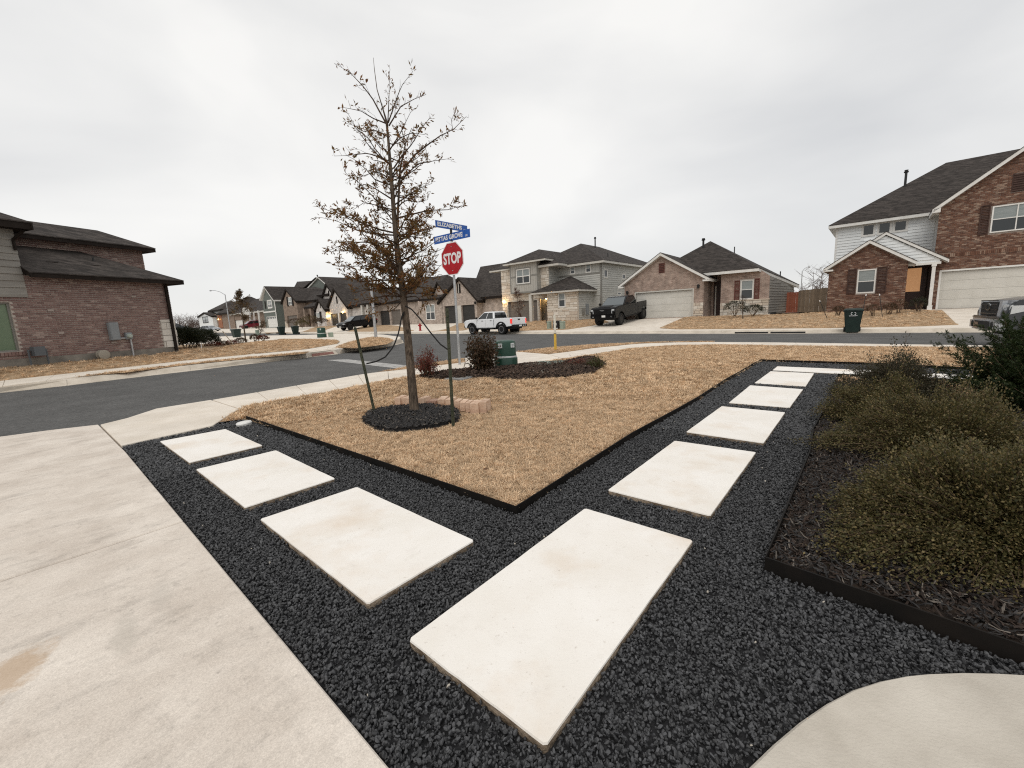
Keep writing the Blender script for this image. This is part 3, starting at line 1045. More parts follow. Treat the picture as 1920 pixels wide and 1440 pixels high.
def scatter(name, pts, coll, smin, smax, tilt=0.0, full=False, seed=0, mat=None):
    me = bpy.data.meshes.new(name)
    me.vertices.add(len(pts))
    me.vertices.foreach_set('co', np.ascontiguousarray(pts, dtype=np.float32).ravel())
    me.update()
    if mat: me.materials.append(mat)
    o = bpy.data.objects.new(name, me)
    COL.objects.link(o)
    ng = bpy.data.node_groups.new(name, 'GeometryNodeTree')
    ng.interface.new_socket('Geometry', in_out='INPUT', socket_type='NodeSocketGeometry')
    ng.interface.new_socket('Geometry', in_out='OUTPUT', socket_type='NodeSocketGeometry')
    N, L = ng.nodes, ng.links
    gi, go = N.new('NodeGroupInput'), N.new('NodeGroupOutput')
    ci = N.new('GeometryNodeCollectionInfo')
    ci.inputs['Collection'].default_value = coll
    ci.inputs['Separate Children'].default_value = True
    ci.inputs['Reset Children'].default_value = True
    iop = N.new('GeometryNodeInstanceOnPoints')
    iop.inputs['Pick Instance'].default_value = True
    rv = N.new('FunctionNodeRandomValue'); rv.data_type = 'FLOAT_VECTOR'
    a = math.pi if full else tilt
    rv.inputs[0].default_value = (-a, -a, -math.pi)
    rv.inputs[1].default_value = (a, a, math.pi)
    rv.inputs['Seed'].default_value = seed + 1
    rs = N.new('FunctionNodeRandomValue'); rs.data_type = 'FLOAT'
    rs.inputs[2].default_value = smin
    rs.inputs[3].default_value = smax
    rs.inputs['Seed'].default_value = seed + 2
    ri = N.new('FunctionNodeRandomValue'); ri.data_type = 'INT'
    ri.inputs[4].default_value = 0
    ri.inputs[5].default_value = max(0, len(coll.objects) - 1)
    ri.inputs['Seed'].default_value = seed + 3
    L.new(gi.outputs[0], iop.inputs['Points'])
    L.new(ci.outputs[0], iop.inputs['Instance'])
    L.new(rv.outputs[0], iop.inputs['Rotation'])
    L.new(rs.outputs[1], iop.inputs['Scale'])
    L.new(ri.outputs[2], iop.inputs['Instance Index'])
    L.new(iop.outputs[0], go.inputs[0])
    md = o.modifiers.new('scatter', 'NODES')
    md.node_group = ng
    tag(o, kind='stuff')
    return o

# stones: eight chipped pebbles
m_stone = M('dark_gravel', (0.016, 0.0162, 0.017), 0.42, (0.080, 0.081, 0.085), scale=45, bump=0.2, bscale=200, rand=0.6, spec=0.5)
stones = []
for i in range(8):
    bm = bmesh.new()
    bmesh.ops.create_icosphere(bm, subdivisions=2, radius=1.0)
    sx_, sy_, sz_ = 1.0, random.uniform(0.62, 0.95), random.uniform(0.42, 0.68)
    for v in bm.verts:
        v.co *= random.uniform(0.90, 1.08)
    for _ in range(11):                                  # knock flats off it
        nrm = Vector((random.gauss(0, 1), random.gauss(0, 1), random.gauss(0, 1))).normalized()
        d = random.uniform(0.55, 0.78)
        for v in bm.verts:
            e = v.co.dot(nrm) - d
            if e > 0:
                v.co -= nrm * e
    for v in bm.verts:
        v.co = Vector((v.co.x * sx_, v.co.y * sy_, v.co.z * sz_))
    me = bpy.data.meshes.new('stone'); bm.to_mesh(me); bm.free()
    me.materials.append(m_stone)
    stones.append(bpy.data.objects.new('stone', me))
c_stone = proto_collection('stone_kinds', stones)

# ---- stepping slabs
SLABS = [
 ([(422.5, 804.4), (491.7, 835), (355, 866.8), (300.3, 827.2)], 'pale limestone stepping slab nearest the street pavement on the driveway side path'),
 ([(517, 844.3), (627.9, 896.8), (459.2, 951), (368, 879.8)], 'pale limestone stepping slab second from the street on the driveway side path'),
 ([(669, 913), (888.4, 1012.8), (689.5, 1131.3), (488.2, 973)], 'pale stepping slab with a faint tan smudge left of the lawn corner'),
 ([(1097, 953), (1298.8, 1013.1), (1023.4, 1395.8), (767, 1198)], 'largest pale stepping slab in front of the lawn corner with faint tan stains'),
 ([(1265.3, 826.3), (1417.2, 847.8), (1331.9, 966), (1140.2, 918.5)], 'pale stepping slab just right of the lawn corner, thick brown edge showing'),
 ([(1353.3, 761.5), (1472, 773.1), (1431.5, 830.2), (1287, 809.4)], 'pale stepping slab third from the far end of the lawn side path'),
 ([(1406.5, 723.1), (1505.4, 730.4), (1480.4, 763.1), (1366.9, 754.2)], 'pale stepping slab second from the far end of the lawn side path'),
 ([(1445, 697.1), (1526, 701), (1510.6, 722.9), (1415, 716.7)], 'small looking pale stepping slab at the far end of the lawn side path'),
 ([(1457.5, 687.2), (1652, 695.5), (1646, 703.5), (1449, 693.6)], 'pale slab lying crosswise at the path turn, partly behind the shrub top'),
 ([(1690, 697.5), (1826, 704.5), (1826, 714.8), (1684, 708.5)], 'pale slab between the shrub top and the dark juniper'),
]
def limestone():
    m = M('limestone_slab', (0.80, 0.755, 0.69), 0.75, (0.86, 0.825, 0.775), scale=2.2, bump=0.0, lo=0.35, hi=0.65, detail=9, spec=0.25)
    N, L = nt(m)
    b = N['Principled BSDF']
    tcn = N.new('ShaderNodeTexCoord')
    oi = N.new('ShaderNodeObjectInfo')
    av = N.new('ShaderNodeVectorMath'); av.operation = 'ADD'
    L.new(tcn.outputs['Object'], av.inputs[0])
    L.new(oi.outputs['Location'], av.inputs[1])
    col = b.inputs['Base Color'].links[0].from_socket
    def layer(scale, a, z, colr, strength, det=6, rough=0.6):
        nonlocal col
        nz = N.new('ShaderNodeTexNoise'); nz.inputs['Scale'].default_value = scale; nz.inputs['Detail'].default_value = det; nz.inputs['Roughness'].default_value = rough
        L.new(av.outputs[0], nz.inputs['Vector'])
        mr = N.new('ShaderNodeMapRange'); mr.inputs[1].default_value = a; mr.inputs[2].default_value = z; mr.inputs[3].default_value = 0; mr.inputs[4].default_value = strength
        L.new(nz.outputs['Fac'], mr.inputs[0])
        mx = N.new('ShaderNodeMixRGB'); mx.inputs['Color2'].default_value = (*colr, 1)
        L.new(mr.outputs[0], mx.inputs['Fac']); L.new(col, mx.inputs['Color1'])
        col = mx.outputs['Color']
    layer(1.6, 0.52, 0.74, (0.66, 0.52, 0.38), 0.6)
    layer(7.0, 0.56, 0.75, (0.62, 0.565, 0.50), 0.35, det=8, rough=0.7)
    layer(38, 0.65, 0.73, (0.50, 0.44, 0.38), 0.5, det=3)
    layer(110, 0.66, 0.72, (0.45, 0.41, 0.36), 0.35, det=2)
    L.new(col, b.inputs['Base Color'])
    nb = N.new('ShaderNodeTexNoise'); nb.inputs['Scale'].default_value = 70; nb.inputs['Detail'].default_value = 5
    L.new(av.outputs[0], nb.inputs['Vector'])
    bn = N.new('ShaderNodeBump'); bn.inputs['Strength'].default_value = 0.18; bn.inputs['Distance'].default_value = 0.006
    L.new(nb.outputs['Fac'], bn.inputs['Height']); L.new(bn.outputs['Normal'], b.inputs['Normal'])
    return m
m_lime = limestone()
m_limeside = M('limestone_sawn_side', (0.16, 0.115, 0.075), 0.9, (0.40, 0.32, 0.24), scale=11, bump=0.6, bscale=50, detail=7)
slab_holes = []
for pxs, lab in SLABS:
    ps = [gp(a, b, z_near) for a, b in pxs]
    c = sum(ps, Vector((0, 0, 0))) / 4
    loc = [p - c for p in ps]
    ar = sum(loc[i].x * loc[(i + 1) % 4].y - loc[(i + 1) % 4].x * loc[i].y for i in range(4))
    if ar < 0:
        loc = loc[::-1]
    ring = []
    r = np.random.default_rng(len(slab_holes) + 40)
    for i in range(4):
        a, b = loc[i], loc[(i + 1) % 4]
        L_ = (b - a).length
        e = (b - a) / L_
        nrm = Vector((-e.y, e.x, 0))
        n = 14
        for k in range(n):
            t = k / n
            if k == 0:
                ring.append(a + e * 0.009); continue
            ring.append(a + e * (0.009 + (L_ - 0.018) * t) + nrm * float(r.normal(0, 0.0007)))
        ring.append(b - e * 0.009)
    n = len(ring)
    top = [(p.x, p.y, 0.0) for p in ring]
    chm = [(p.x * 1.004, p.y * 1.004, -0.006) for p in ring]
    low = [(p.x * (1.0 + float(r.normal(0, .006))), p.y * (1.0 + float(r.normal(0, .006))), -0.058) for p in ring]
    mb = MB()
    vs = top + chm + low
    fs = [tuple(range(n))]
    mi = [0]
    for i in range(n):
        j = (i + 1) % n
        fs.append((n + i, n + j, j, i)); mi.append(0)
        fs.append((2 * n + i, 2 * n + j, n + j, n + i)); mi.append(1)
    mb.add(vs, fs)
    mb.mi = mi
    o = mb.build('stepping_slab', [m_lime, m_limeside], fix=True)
    o.location = c
    tag(o, lab, 'stepping stone', 'limestone stepping slabs set in the gravel path')
    slab_holes.append([(p.x + c.x, p.y + c.y) for p in [q * 1.012 for q in ring]])

pts = scatter_points(gravel_poly, 17000, zg, holes=slab_holes, margin=0.012, fall=2.6, seed=3)
pts[:, 2] += np.random.default_rng(5).uniform(-0.004, 0.018, len(pts))
ndist = np.hypot(pts[:, 0], pts[:, 1])
near = ndist < 4.2
scatter('gravel', pts[near], c_stone, 0.0050, 0.0112, full=True, seed=10)
scatter('gravel', pts[~near], c_stone, 0.009, 0.0165, full=True, seed=20)
# a few pale stray chips on the dark gravel
m_chip = M('pale_chip', (0.38, 0.34, 0.28), 0.7, (0.52, 0.48, 0.42), scale=20)
chips = []
for o in stones[:3]:
    me = o.data.copy(); me.materials.clear(); me.materials.append(m_chip)
    chips.append(bpy.data.objects.new('chip', me))
c_chip = proto_collection('chip_kinds', chips)
pts = scatter_points(gravel_poly, 5, off(zg, 0.021), holes=slab_holes, margin=0.03, seed=31)
scatter('pale_gravel', pts, c_chip, 0.004, 0.009, full=True, seed=33)

# ---- dormant grass
def tuft(seed, n, h, spread, flat, mat, w=0.0022):
    r = np.random.default_rng(seed)
    V, F = [], []
    for i in range(n):
        a = r.uniform(0, 2 * math.pi); b0 = r.uniform(0, spread) ** 1
        p = np.array([math.cos(a) * b0, math.sin(a) * b0, 0])
        da = a + r.normal(0, 0.9)
        lean = r.uniform(*flat)
        ln = h * r.uniform(0.6, 1.25)
        d = np.array([math.cos(da) * math.sin(lean), math.sin(da) * math.sin(lean), math.cos(lean)])
        s = np.array([-math.sin(da), math.cos(da), 0]) * w * r.uniform(0.7, 1.3)
        m = p + d * ln * 0.5
        e = m + (d + np.array([math.cos(da) * .5, math.sin(da) * .5, -r.uniform(0.2, 0.9)])) * ln * 0.5
        o = len(V)
        V += [p - s, p + s, m + s * .8, m - s * .8, e]
        F += [(o, o + 1, o + 2, o + 3), (o + 3, o + 2, o + 4)]
    me = bpy.data.meshes.new('tuft')
    me.from_pydata([tuple(v) for v in V], [], F)
    me.materials.append(mat)
    return bpy.data.objects.new('tuft', me)
m_blade = M('straw_blade', (0.57, 0.395, 0.24), 0.85, (0.80, 0.615, 0.42), scale=1.4, rand=0.4, spec=0.15, detail=6)
m_blade2 = M('brown_blade', (0.30, 0.19, 0.105), 0.85, (0.56, 0.385, 0.225), scale=1.4, rand=0.35, spec=0.15)
tufts = [tuft(i, 20, 0.034, 0.030, (0.25, 1.35), m_blade, w=0.0014) for i in range(6)] + [tuft(50 + i, 14, 0.03, 0.028, (0.4, 1.45), m_blade2, w=0.0014) for i in range(2)]
c_tuft = proto_collection('tuft_kinds', tufts)
big = [tuft(80 + i, 26, 0.05, 0.06, (0.2, 1.3), m_blade, w=0.0030) for i in range(5)] + [tuft(90 + i, 18, 0.045, 0.055, (0.4, 1.4), m_blade2, w=0.0030) for i in range(2)]
c_big = proto_collection('far_tuft_kinds', big)

brick_hole = xy(line([(738, 767), (800, 761), (860, 762), (918, 774), (914, 777), (860, 776), (800, 770), (742, 770)]))
# outlines of the mulch ring and the utility bed, cut out of the grass
ring_c = gp(772, 786)
ringpx = [(676, 791), (690, 776), (730, 766.5), (800, 762), (850, 766), (866, 777), (862, 792), (820, 803), (770, 809), (735, 812), (700, 806)]
ring_poly = xy(line(ringpx))
util_px = [(783, 705.5), (829, 697.6), (881, 693.6), (931, 690.5), (979, 684.5), (1052, 679.5), (1085, 671.5), (1114, 669), (1138, 683), (1116, 699.6), (1062, 708), (968, 713), (906, 708.5), (860, 712), (822, 712), (791, 708.5)]
util_poly = xy(line(util_px))
zgr = off(z_near, -0.012)
pts = scatter_points(lawn_poly, 3400, zgr, holes=[ring_poly, util_poly, brick_hole], margin=0.05, fall=4.2, seed=6)
d = np.hypot(pts[:, 0], pts[:, 1])
scatter('lawn_grass', pts[d < 6.5], c_tuft, 0.75, 1.3, tilt=0.25, seed=40)
pts2 = scatter_points(lawn_poly, 520, zgr, holes=[ring_poly, util_poly], margin=0.03, seed=7)
d2 = np.hypot(pts2[:, 0], pts2[:, 1])
scatter('lawn_grass', pts2[d2 >= 5.5], c_big, 0.7, 1.25, tilt=0.25, seed=50)
pp = np.concatenate([scatter_points(patch_poly, 700, zgr, margin=0.02, seed=8)] + [scatter_points(v, 420, zgr, margin=0.03, seed=9 + i) for i, v in enumerate((verge1, verge2))])
scatter('lawn_grass', pp, c_big, 0.6, 1.1, tilt=0.25, seed=60)
pl = scatter_points(lawnL_poly, 60, zlp(0.02), margin=0.05, seed=12)
pl = np.concatenate([pl, scatter_points(verge3, 120, zlp(0.01), seed=13), scatter_points(island, 120, zlp(0.012), seed=14)])
scatter('lawn_grass', pl, c_big, 0.8, 1.5, tilt=0.25, seed=70)
pf = np.concatenate([scatter_points(v, 30, off(z_far2, .035), margin=.05, seed=17 + i) for i, v in enumerate(FAR_LAWNS[:2])])
scatter('lawn_grass', pf, c_big, 0.9, 1.7, tilt=0.25, seed=78)

# a few fallen leaves on the lawn
lf_me = bpy.data.meshes.new('leaf')
lf_me.from_pydata([(-.03, 0, 0), (0, -.011, .006), (.03, 0, .012), (0, .011, .006)], [], [(0, 1, 2, 3)])
lf_me.materials.append(M('dead_leaf', (0.09, 0.045, 0.022), .8, (0.16, 0.085, 0.045), scale=9, rand=.4))
c_leaf = proto_collection('leaf_kinds', [bpy.data.objects.new('leaf', lf_me)])
pts = scatter_points(lawn_poly, 2.2, off(z_near, 0.022), holes=[ring_poly, util_poly], margin=.1, seed=15)
scatter('fallen_leaves', pts, c_leaf, .5, 1.2, tilt=.6, seed=75)

# ---- bark chips
def chip_kind(seed, l, w, mat):
    r = random.Random(seed)
    mb = MB()
    n = 4
    pts_ = []
    for i in range(n + 1):
        x = (i / n - .5) * l
        ww = w * (0.5 + 0.5 * math.sin(math.pi * min(1, max(0.08, i / n)))) * r.uniform(.7, 1.2)
        zz = 0.06 * l * math.sin(i * 1.3 + seed)
        pts_.append((x, ww, zz))
    vs = []
    for x, ww, zz in pts_:
        vs += [(x, -ww / 2, zz), (x, ww / 2, zz + r.uniform(-.1, .1) * w), (x, 0, zz + w * 0.35)]
    fs = []
    for i in range(n):
        a, b = i * 3, (i + 1) * 3
        fs += [(a, b, b + 2, a + 2), (a + 2, b + 2, b + 1, a + 1)]
    mb.add(vs, fs)
    me = bpy.data.meshes.new('bark'); me.from_pydata(mb.v, [], mb.f); me.materials.append(mat)
    return bpy.data.objects.new('bark', me)
m_bark1 = M('bark_chip', (0.016, 0.012, 0.010), 0.8, (0.060, 0.038, 0.027), scale=12, rand=0.5, spec=0.3)
m_bark2 = M('black_chip', (0.010, 0.009, 0.009), 0.6, (0.035, 0.031, 0.029), scale=14, rand=0.5, spec=0.4)
m_bark3 = M('grey_chip', (0.10, 0.085, 0.07), 0.8, (0.19, 0.165, 0.14), scale=14, rand=0.4)
c_bark = proto_collection('bark_kinds', [chip_kind(i, random.uniform(.04, .075), random.uniform(.010, .020), m_bark1) for i in range(5)] + [chip_kind(9 + i, .05, .014, m_bark2) for i in range(5)] + [chip_kind(15, .06, .012, m_bark3)])
m_bark4 = M('brown_chip', (0.05, 0.033, 0.024), 0.85, (0.13, 0.085, 0.06), scale=12, rand=0.5)
c_brown = proto_collection('brown_bark_kinds', [chip_kind(60 + i, random.uniform(.04, .07), random.uniform(.012, .022), m_bark4) for i in range(6)] + [chip_kind(70 + i, .05, .014, m_bark1) for i in range(3)])
c_black = proto_collection('black_bark_kinds', [chip_kind(30 + i, random.uniform(.03, .06), random.uniform(.010, .02), m_bark2) for i in range(6)] + [chip_kind(40, .045, .012, m_bark3)])
pts = scatter_points(mulch_poly, 6500, off(z_near, 0.008), margin=0.01, fall=4.0, seed=21)
pts[:, 2] += np.random.default_rng(2).uniform(0, 0.018, len(pts))
scatter('bark_mulch', pts, c_bark, 0.28, 0.85, tilt=0.7, seed=80)

# ring of black mulch round the tree, a low dished mound
def mound(name, poly, h, mat, zf, sub=0.12, rim=0.18):
    o = sheet(name, poly, 0.0, mat, sub=sub)
    me = o.data
    co = np.zeros(len(me.vertices) * 3, np.float32); me.vertices.foreach_get('co', co); co = co.reshape(-1, 3)
    dd = edge_dist(poly, co[:, 0].astype(float), co[:, 1].astype(float))
    nz = np.array([math.sin(7 * a + 3 * b) * math.sin(5 * b - 2 * a) for a, b in co[:, :2]])
    co[:, 2] = np.array([zf(a, b) for a, b in co[:, :2]]) - 0.02 + h * np.clip(dd / rim, 0, 1) ** 0.6 + 0.012 * nz * (dd > 0.02)
    me.vertices.foreach_set('co', co.ravel()); me.update()
    me.polygons.foreach_set('use_smooth', [True] * len(me.polygons))
    return o
mr_ = mound('mulch_ring', ring_poly, 0.06, m_mulchb, z_near, sub=0.1, rim=0.06)
tag(mr_, 'round ring of black mulch at the foot of the staked tree', 'mulch ring')
pts = scatter_points(ring_poly, 4200, 0.0, margin=0.015, seed=22)
pts[:, 2] = np.array([z_near(a, b) for a, b in pts[:, :2]]) + 0.036 + np.random.default_rng(3).uniform(0, 0.016, len(pts))
scatter('black_mulch', pts, c_black, 0.5, 1.0, tilt=0.6, seed=90)
o = mound('mulch_bed', util_poly, 0.07, M('brown_mulch_soil', (0.035, 0.024, 0.017), 0.95, (0.09, 0.06, 0.042), scale=22, bump=1.0, bscale=45, detail=7), z_near, sub=0.25, rim=0.35); tag(o, kind='structure')
def zutil(x, y):
    return z_near(x, y) - 0.01 + 0.06
pts = scatter_points(util_poly, 1200, 0.0, margin=0.02, seed=23)
dd = edge_dist(util_poly, pts[:, 0], pts[:, 1])
pts[:, 2] = np.array([z_near(a, b) for a, b in pts[:, :2]]) - 0.015 + 0.07 * np.clip(dd / 0.35, 0, 1) ** .6 + np.random.default_rng(4).uniform(0, .03, len(pts))
scatter('bark_mulch', pts, c_brown, 0.8, 1.6, tilt=0.7, seed=95)
pts = scatter_points(util_poly, 9, off(z_near, 0.07), margin=0.25, seed=24)
scatter('pale_gravel', pts, c_chip, 0.012, 0.03, full=True, seed=96)

# ---- house kit
class House:
    """local x runs along the facade (to the right seen from the street), y back into the house, z up"""
    def __init__(self, name, origin, yaw, label, cat='house', group=None):
        self.o = Vector(origin)
        self.yaw = yaw
        self.ex = Vector((math.cos(yaw), math.sin(yaw), 0))
        self.ey = Vector((-math.sin(yaw), math.cos(yaw), 0))
        self.root = empty(name, self.o, yaw, label, cat, group)
    def hit(self, px, py, y=0.0):
        w = ray(px, py)
        q = self.o + self.ey * y - EYE
        t = q.dot(self.ey) / w.dot(self.ey)
        p = EYE + w * t - self.o
        return p.dot(self.ex), p.z
    def hitx(self, px, py, x=0.0):
        w = ray(px, py)
        q = self.o + self.ex * x - EYE
        t = q.dot(self.ex) / w.dot(self.ex)
        p = EYE + w * t - self.o
        return p.dot(self.ey), p.z
    def run(self, x0, y0, px, py, sgn=1):
        """plan run of a hip from eave corner x0,y0 to the ridge end seen at px,py"""
        best = None
        for i in range(10, 1200):
            r = i * 0.01
            x, z = self.hit(px, py, y0 + r)
            e = abs(x - (x0 + sgn * r))
            if best is None or e < best[0]:
                best = (e, r, x, z)
        return best[1], best[3]

m_shing = M_shingle('shingle_brown', (0.032, 0.027, 0.024), (0.060, 0.051, 0.046))
m_shing2 = M_shingle('shingle_charcoal', (0.032, 0.027, 0.024), (0.066, 0.056, 0.050))
m_white = M('white_trim', (0.66, 0.645, 0.61), 0.6, (0.74, 0.73, 0.70), scale=3)
m_creamtrim = M('cream_trim', (0.48, 0.46, 0.42), 0.6, (0.55, 0.53, 0.48), scale=3)
m_grey_trim = M('grey_trim', (0.19, 0.185, 0.165), 0.7, (0.23, 0.22, 0.2), scale=3)
m_darktrim = M('dark_trim', (0.014, 0.010, 0.008), 0.75, (0.022, 0.017, 0.014), scale=3, spec=0.12)
m_shutter = M('brown_shutter', (0.045, 0.022, 0.016), 0.6, (0.06, 0.03, 0.022), scale=5)
m_shutterred = M('russet_shutter', (0.10, 0.032, 0.024), 0.6, (0.13, 0.045, 0.033), scale=5)
m_garage_w = M('cream_garage_door', (0.55, 0.53, 0.48), 0.6, (0.60, 0.58, 0.53), scale=2, dirt=0.06)
m_garage_t = M('taupe_garage_door', (0.135, 0.115, 0.10), 0.6, (0.16, 0.14, 0.12), scale=2)
m_garage_d = M('charcoal_garage_door', (0.030, 0.028, 0.026), 0.55, (0.04, 0.037, 0.034), scale=2)
m_glass = M('window_glass', (0.018, 0.022, 0.024), 0.06, spec=0.7)
m_glassb = M('window_glass_blind', (0.20, 0.225, 0.22), 0.1, (0.26, 0.285, 0.28), scale=1.2, stretch=(1, 1, 14), spec=0.6)
m_glassg = M('green_screened_glass', (0.10, 0.15, 0.085), 0.25, (0.16, 0.215, 0.135), scale=0.7, spec=0.5)
m_siding_w = M('white_siding', (0.70, 0.72, 0.72), 0.65, (0.77, 0.79, 0.79), scale=1.5, stretch=(1, 1, 6), rand=0.05)
m_siding_c = M('pale_grey_siding', (0.40, 0.395, 0.365), 0.7, (0.47, 0.465, 0.43), scale=1.5, stretch=(1, 1, 6), rand=0.05)
m_siding_g = M('warm_grey_siding', (0.22, 0.205, 0.185), 0.75, (0.27, 0.255, 0.23), scale=1.5, stretch=(1, 1, 6), rand=0.06)
m_siding_green = M('grey_green_siding', (0.115, 0.13, 0.115), 0.75, (0.145, 0.16, 0.145), scale=1.5, stretch=(1, 1, 8))
m_batten = M('board_and_batten', (0.36, 0.345, 0.31), 0.7, (0.41, 0.395, 0.36), scale=2)
m_mortar = M('mortar', (0.36, 0.31, 0.275), 0.95, (0.46, 0.41, 0.365), scale=8, bump=0.4, bscale=60)
m_mortar_d = M('grey_mortar', (0.27, 0.225, 0.195), 0.95, (0.34, 0.29, 0.255), scale=8, bump=0.4, bscale=60)
m_brickL = M_pieces('red_brown_brick', [(0.145, 0.089, 0.080), (0.205, 0.130, 0.115), (0.16, 0.100, 0.092), (0.25, 0.168, 0.148), (0.185, 0.115, 0.102), (0.33, 0.25, 0.22)])
m_brickR = M_pieces('tumbled_red_brick', [(0.085, 0.040, 0.027), (0.15, 0.072, 0.046), (0.19, 0.105, 0.072), (0.105, 0.050, 0.034), (0.165, 0.083, 0.055), (0.31, 0.22, 0.165), (0.10, 0.048, 0.034)])
m_brick3 = M_brickwall('tan_pink_brick', (0.235, 0.155, 0.125), (0.38, 0.275, 0.225), (0.40, 0.345, 0.295), w=0.22, h=0.072)
m_brick1 = M_brickwall('whitewashed_brick', (0.31, 0.245, 0.205), (0.46, 0.385, 0.33), (0.44, 0.39, 0.345), w=0.26, h=0.085)
m_brickB = M_brickwall('brown_far_brick', (0.20, 0.145, 0.11), (0.27, 0.20, 0.155), (0.27, 0.225, 0.19), w=0.26, h=0.085)
m_brickW = M_brickwall('painted_white_brick', (0.50, 0.465, 0.44), (0.58, 0.545, 0.515), (0.54, 0.51, 0.48), w=0.26, h=0.085)
m_stoneb = M_pieces('limestone_block', [(0.56, 0.50, 0.42), (0.66, 0.61, 0.53), (0.50, 0.42, 0.33), (0.70, 0.66, 0.59), (0.60, 0.51, 0.41), (0.47, 0.40, 0.33)], amt=0.1, bump=0.5, bscale=18)
m_stonew = M_pieces('white_stone_block', [(0.55, 0.52, 0.47), (0.64, 0.61, 0.56), (0.60, 0.565, 0.51)], amt=0.08, bump=0.5, bscale=18)
m_found = M('foundation_concrete', (0.17, 0.155, 0.135), 0.9, (0.26, 0.24, 0.21), scale=3, dirt=0.3, detail=8)
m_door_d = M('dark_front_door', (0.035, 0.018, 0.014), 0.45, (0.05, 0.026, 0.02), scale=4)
m_lit = M('warm_lit_board', (0.45, 0.24, 0.12), 0.6, (0.62, 0.38, 0.21), scale=9, emit=(1.0, 0.52, 0.24), estr=0.26, detail=7)
m_lamp_on = M('porch_lamp_glow', (1.0, 0.8, 0.4), 0.4, emit=(1.0, 0.72, 0.30), estr=7.0)
m_metal_d = M('dark_metal', (0.03, 0.03, 0.03), 0.45, metal=0.3)
m_galv = M('galvanised_steel', (0.40, 0.41, 0.42), 0.42, (0.52, 0.53, 0.54), scale=12, metal=0.7)
m_panelbox = M('grey_panel_box', (0.20, 0.215, 0.225), 0.55, (0.24, 0.255, 0.265), scale=6)
m_cedar = M('red_stained_cedar', (0.22, 0.062, 0.034), 0.75, (0.29, 0.095, 0.052), scale=2.5, stretch=(9, 9, 0.8), rand=0.12)
m_picket = M('weathered_picket', (0.17, 0.125, 0.086), 0.85, (0.25, 0.19, 0.135), scale=2.5, stretch=(9, 9, 0.8), rand=0.2)

def xf_front(y0):
    return lambda s, d, z: (s, y0 + d, z)
def xf_right(x0):                                  # wall facing +x; s runs back along y
    return lambda s, d, z: (x0 - d, s, z)
def xf_left(x0):
    return lambda s, d, z: (x0 + d, s, z)

class PB(MB):
    """boxes in wall space: s along the wall, d into it, z up"""
    def __init__(self, xf):
        super().__init__()
        self.xf = xf
    def add(self, vs, fs):
        return super().add([self.xf(*p) for p in vs], fs)

def wall(H, s0, s1, z0, z1, xf, mat, holes=(), th=0.2, name='wall', top=None):
    """a wall with real openings; top = outline [(s,z)...] of a gable above z1"""
    b = PB(xf)
    ss = sorted(set([s0, s1] + [h[0] for h in holes] + [h[1] for h in holes]))
    ss = [s for s in ss if s0 - 1e-6 <= s <= s1 + 1e-6]
    for a, c in zip(ss[:-1], ss[1:]):
        m = (a + c) / 2
        hs = sorted([(h[2], h[3]) for h in holes if h[0] < m < h[1]])
        z = z0
        for ha, hb in hs:
            if ha > z + 1e-4:
                b.box(a, c, 0, th, z, min(ha, z1))
            z = max(z, hb)
        if z < z1 - 1e-4:
            b.box(a, c, 0, th, z, z1)
    if top:
        b.prism_xz(top, 0, th)
    return b.build(name, mat, H.root)

def window(H, s0, s1, z0, z1, xf, fmat=None, cols=1, rows=2, fw=0.06, recess=0.05, upper=None, lower=None, trim=None, tw=0.09, name='window', mull=0.045):
    fmat = fmat or m_white
    upper = upper or m_glassb
    lower = lower or m_glass
    b = PB(xf)
    d0, d1 = recess - 0.035, recess + 0.03
    b.box(s0, s1, d0, d1, z0, z0 + fw); b.box(s0, s1, d0, d1, z1 - fw, z1)
    b.box(s0, s0 + fw, d0, d1, z0 + fw, z1 - fw); b.box(s1 - fw, s1, d0, d1, z0 + fw, z1 - fw)
    cw = (s1 - s0 - 2 * fw) / cols
    rh = (z1 - z0 - 2 * fw) / rows
    for i in range(1, cols):
        s = s0 + fw + cw * i
        b.box(s - mull / 2, s + mull / 2, d0 + .004, d1, z0 + fw, z1 - fw)
    for j in range(1, rows):
        z = z0 + fw + rh * j
        for i in range(cols):
            a = s0 + fw + cw * i + (mull / 2 if i else 0)
            c = s0 + fw + cw * (i + 1) - (mull / 2 if i < cols - 1 else 0)
            b.box(a, c, d0 + .008, d1, z - mull / 2, z + mull / 2)
    w = b.build(name, fmat, H.root)
    for i in range(cols):
        for j in range(rows):
            p = PB(xf)
            p.box(s0 + fw + cw * i, s0 + fw + cw * (i + 1), recess + 0.005, recess + 0.02, z0 + fw + rh * j, z0 + fw + rh * (j + 1))
            p.build('pane', upper if j >= rows / 2 else lower, w)
    if trim:
        t = PB(xf)
        t.box(s0 - tw, s1 + tw, -0.025, 0.03, z1, z1 + tw); t.box(s0 - tw, s1 + tw, -0.03, 0.03, z0 - tw, z0)
        t.box(s0 - tw, s0, -0.022, 0.03, z0, z1); t.box(s1, s1 + tw, -0.022, 0.03, z0, z1)
        t.build('trim', trim, w)
    return w

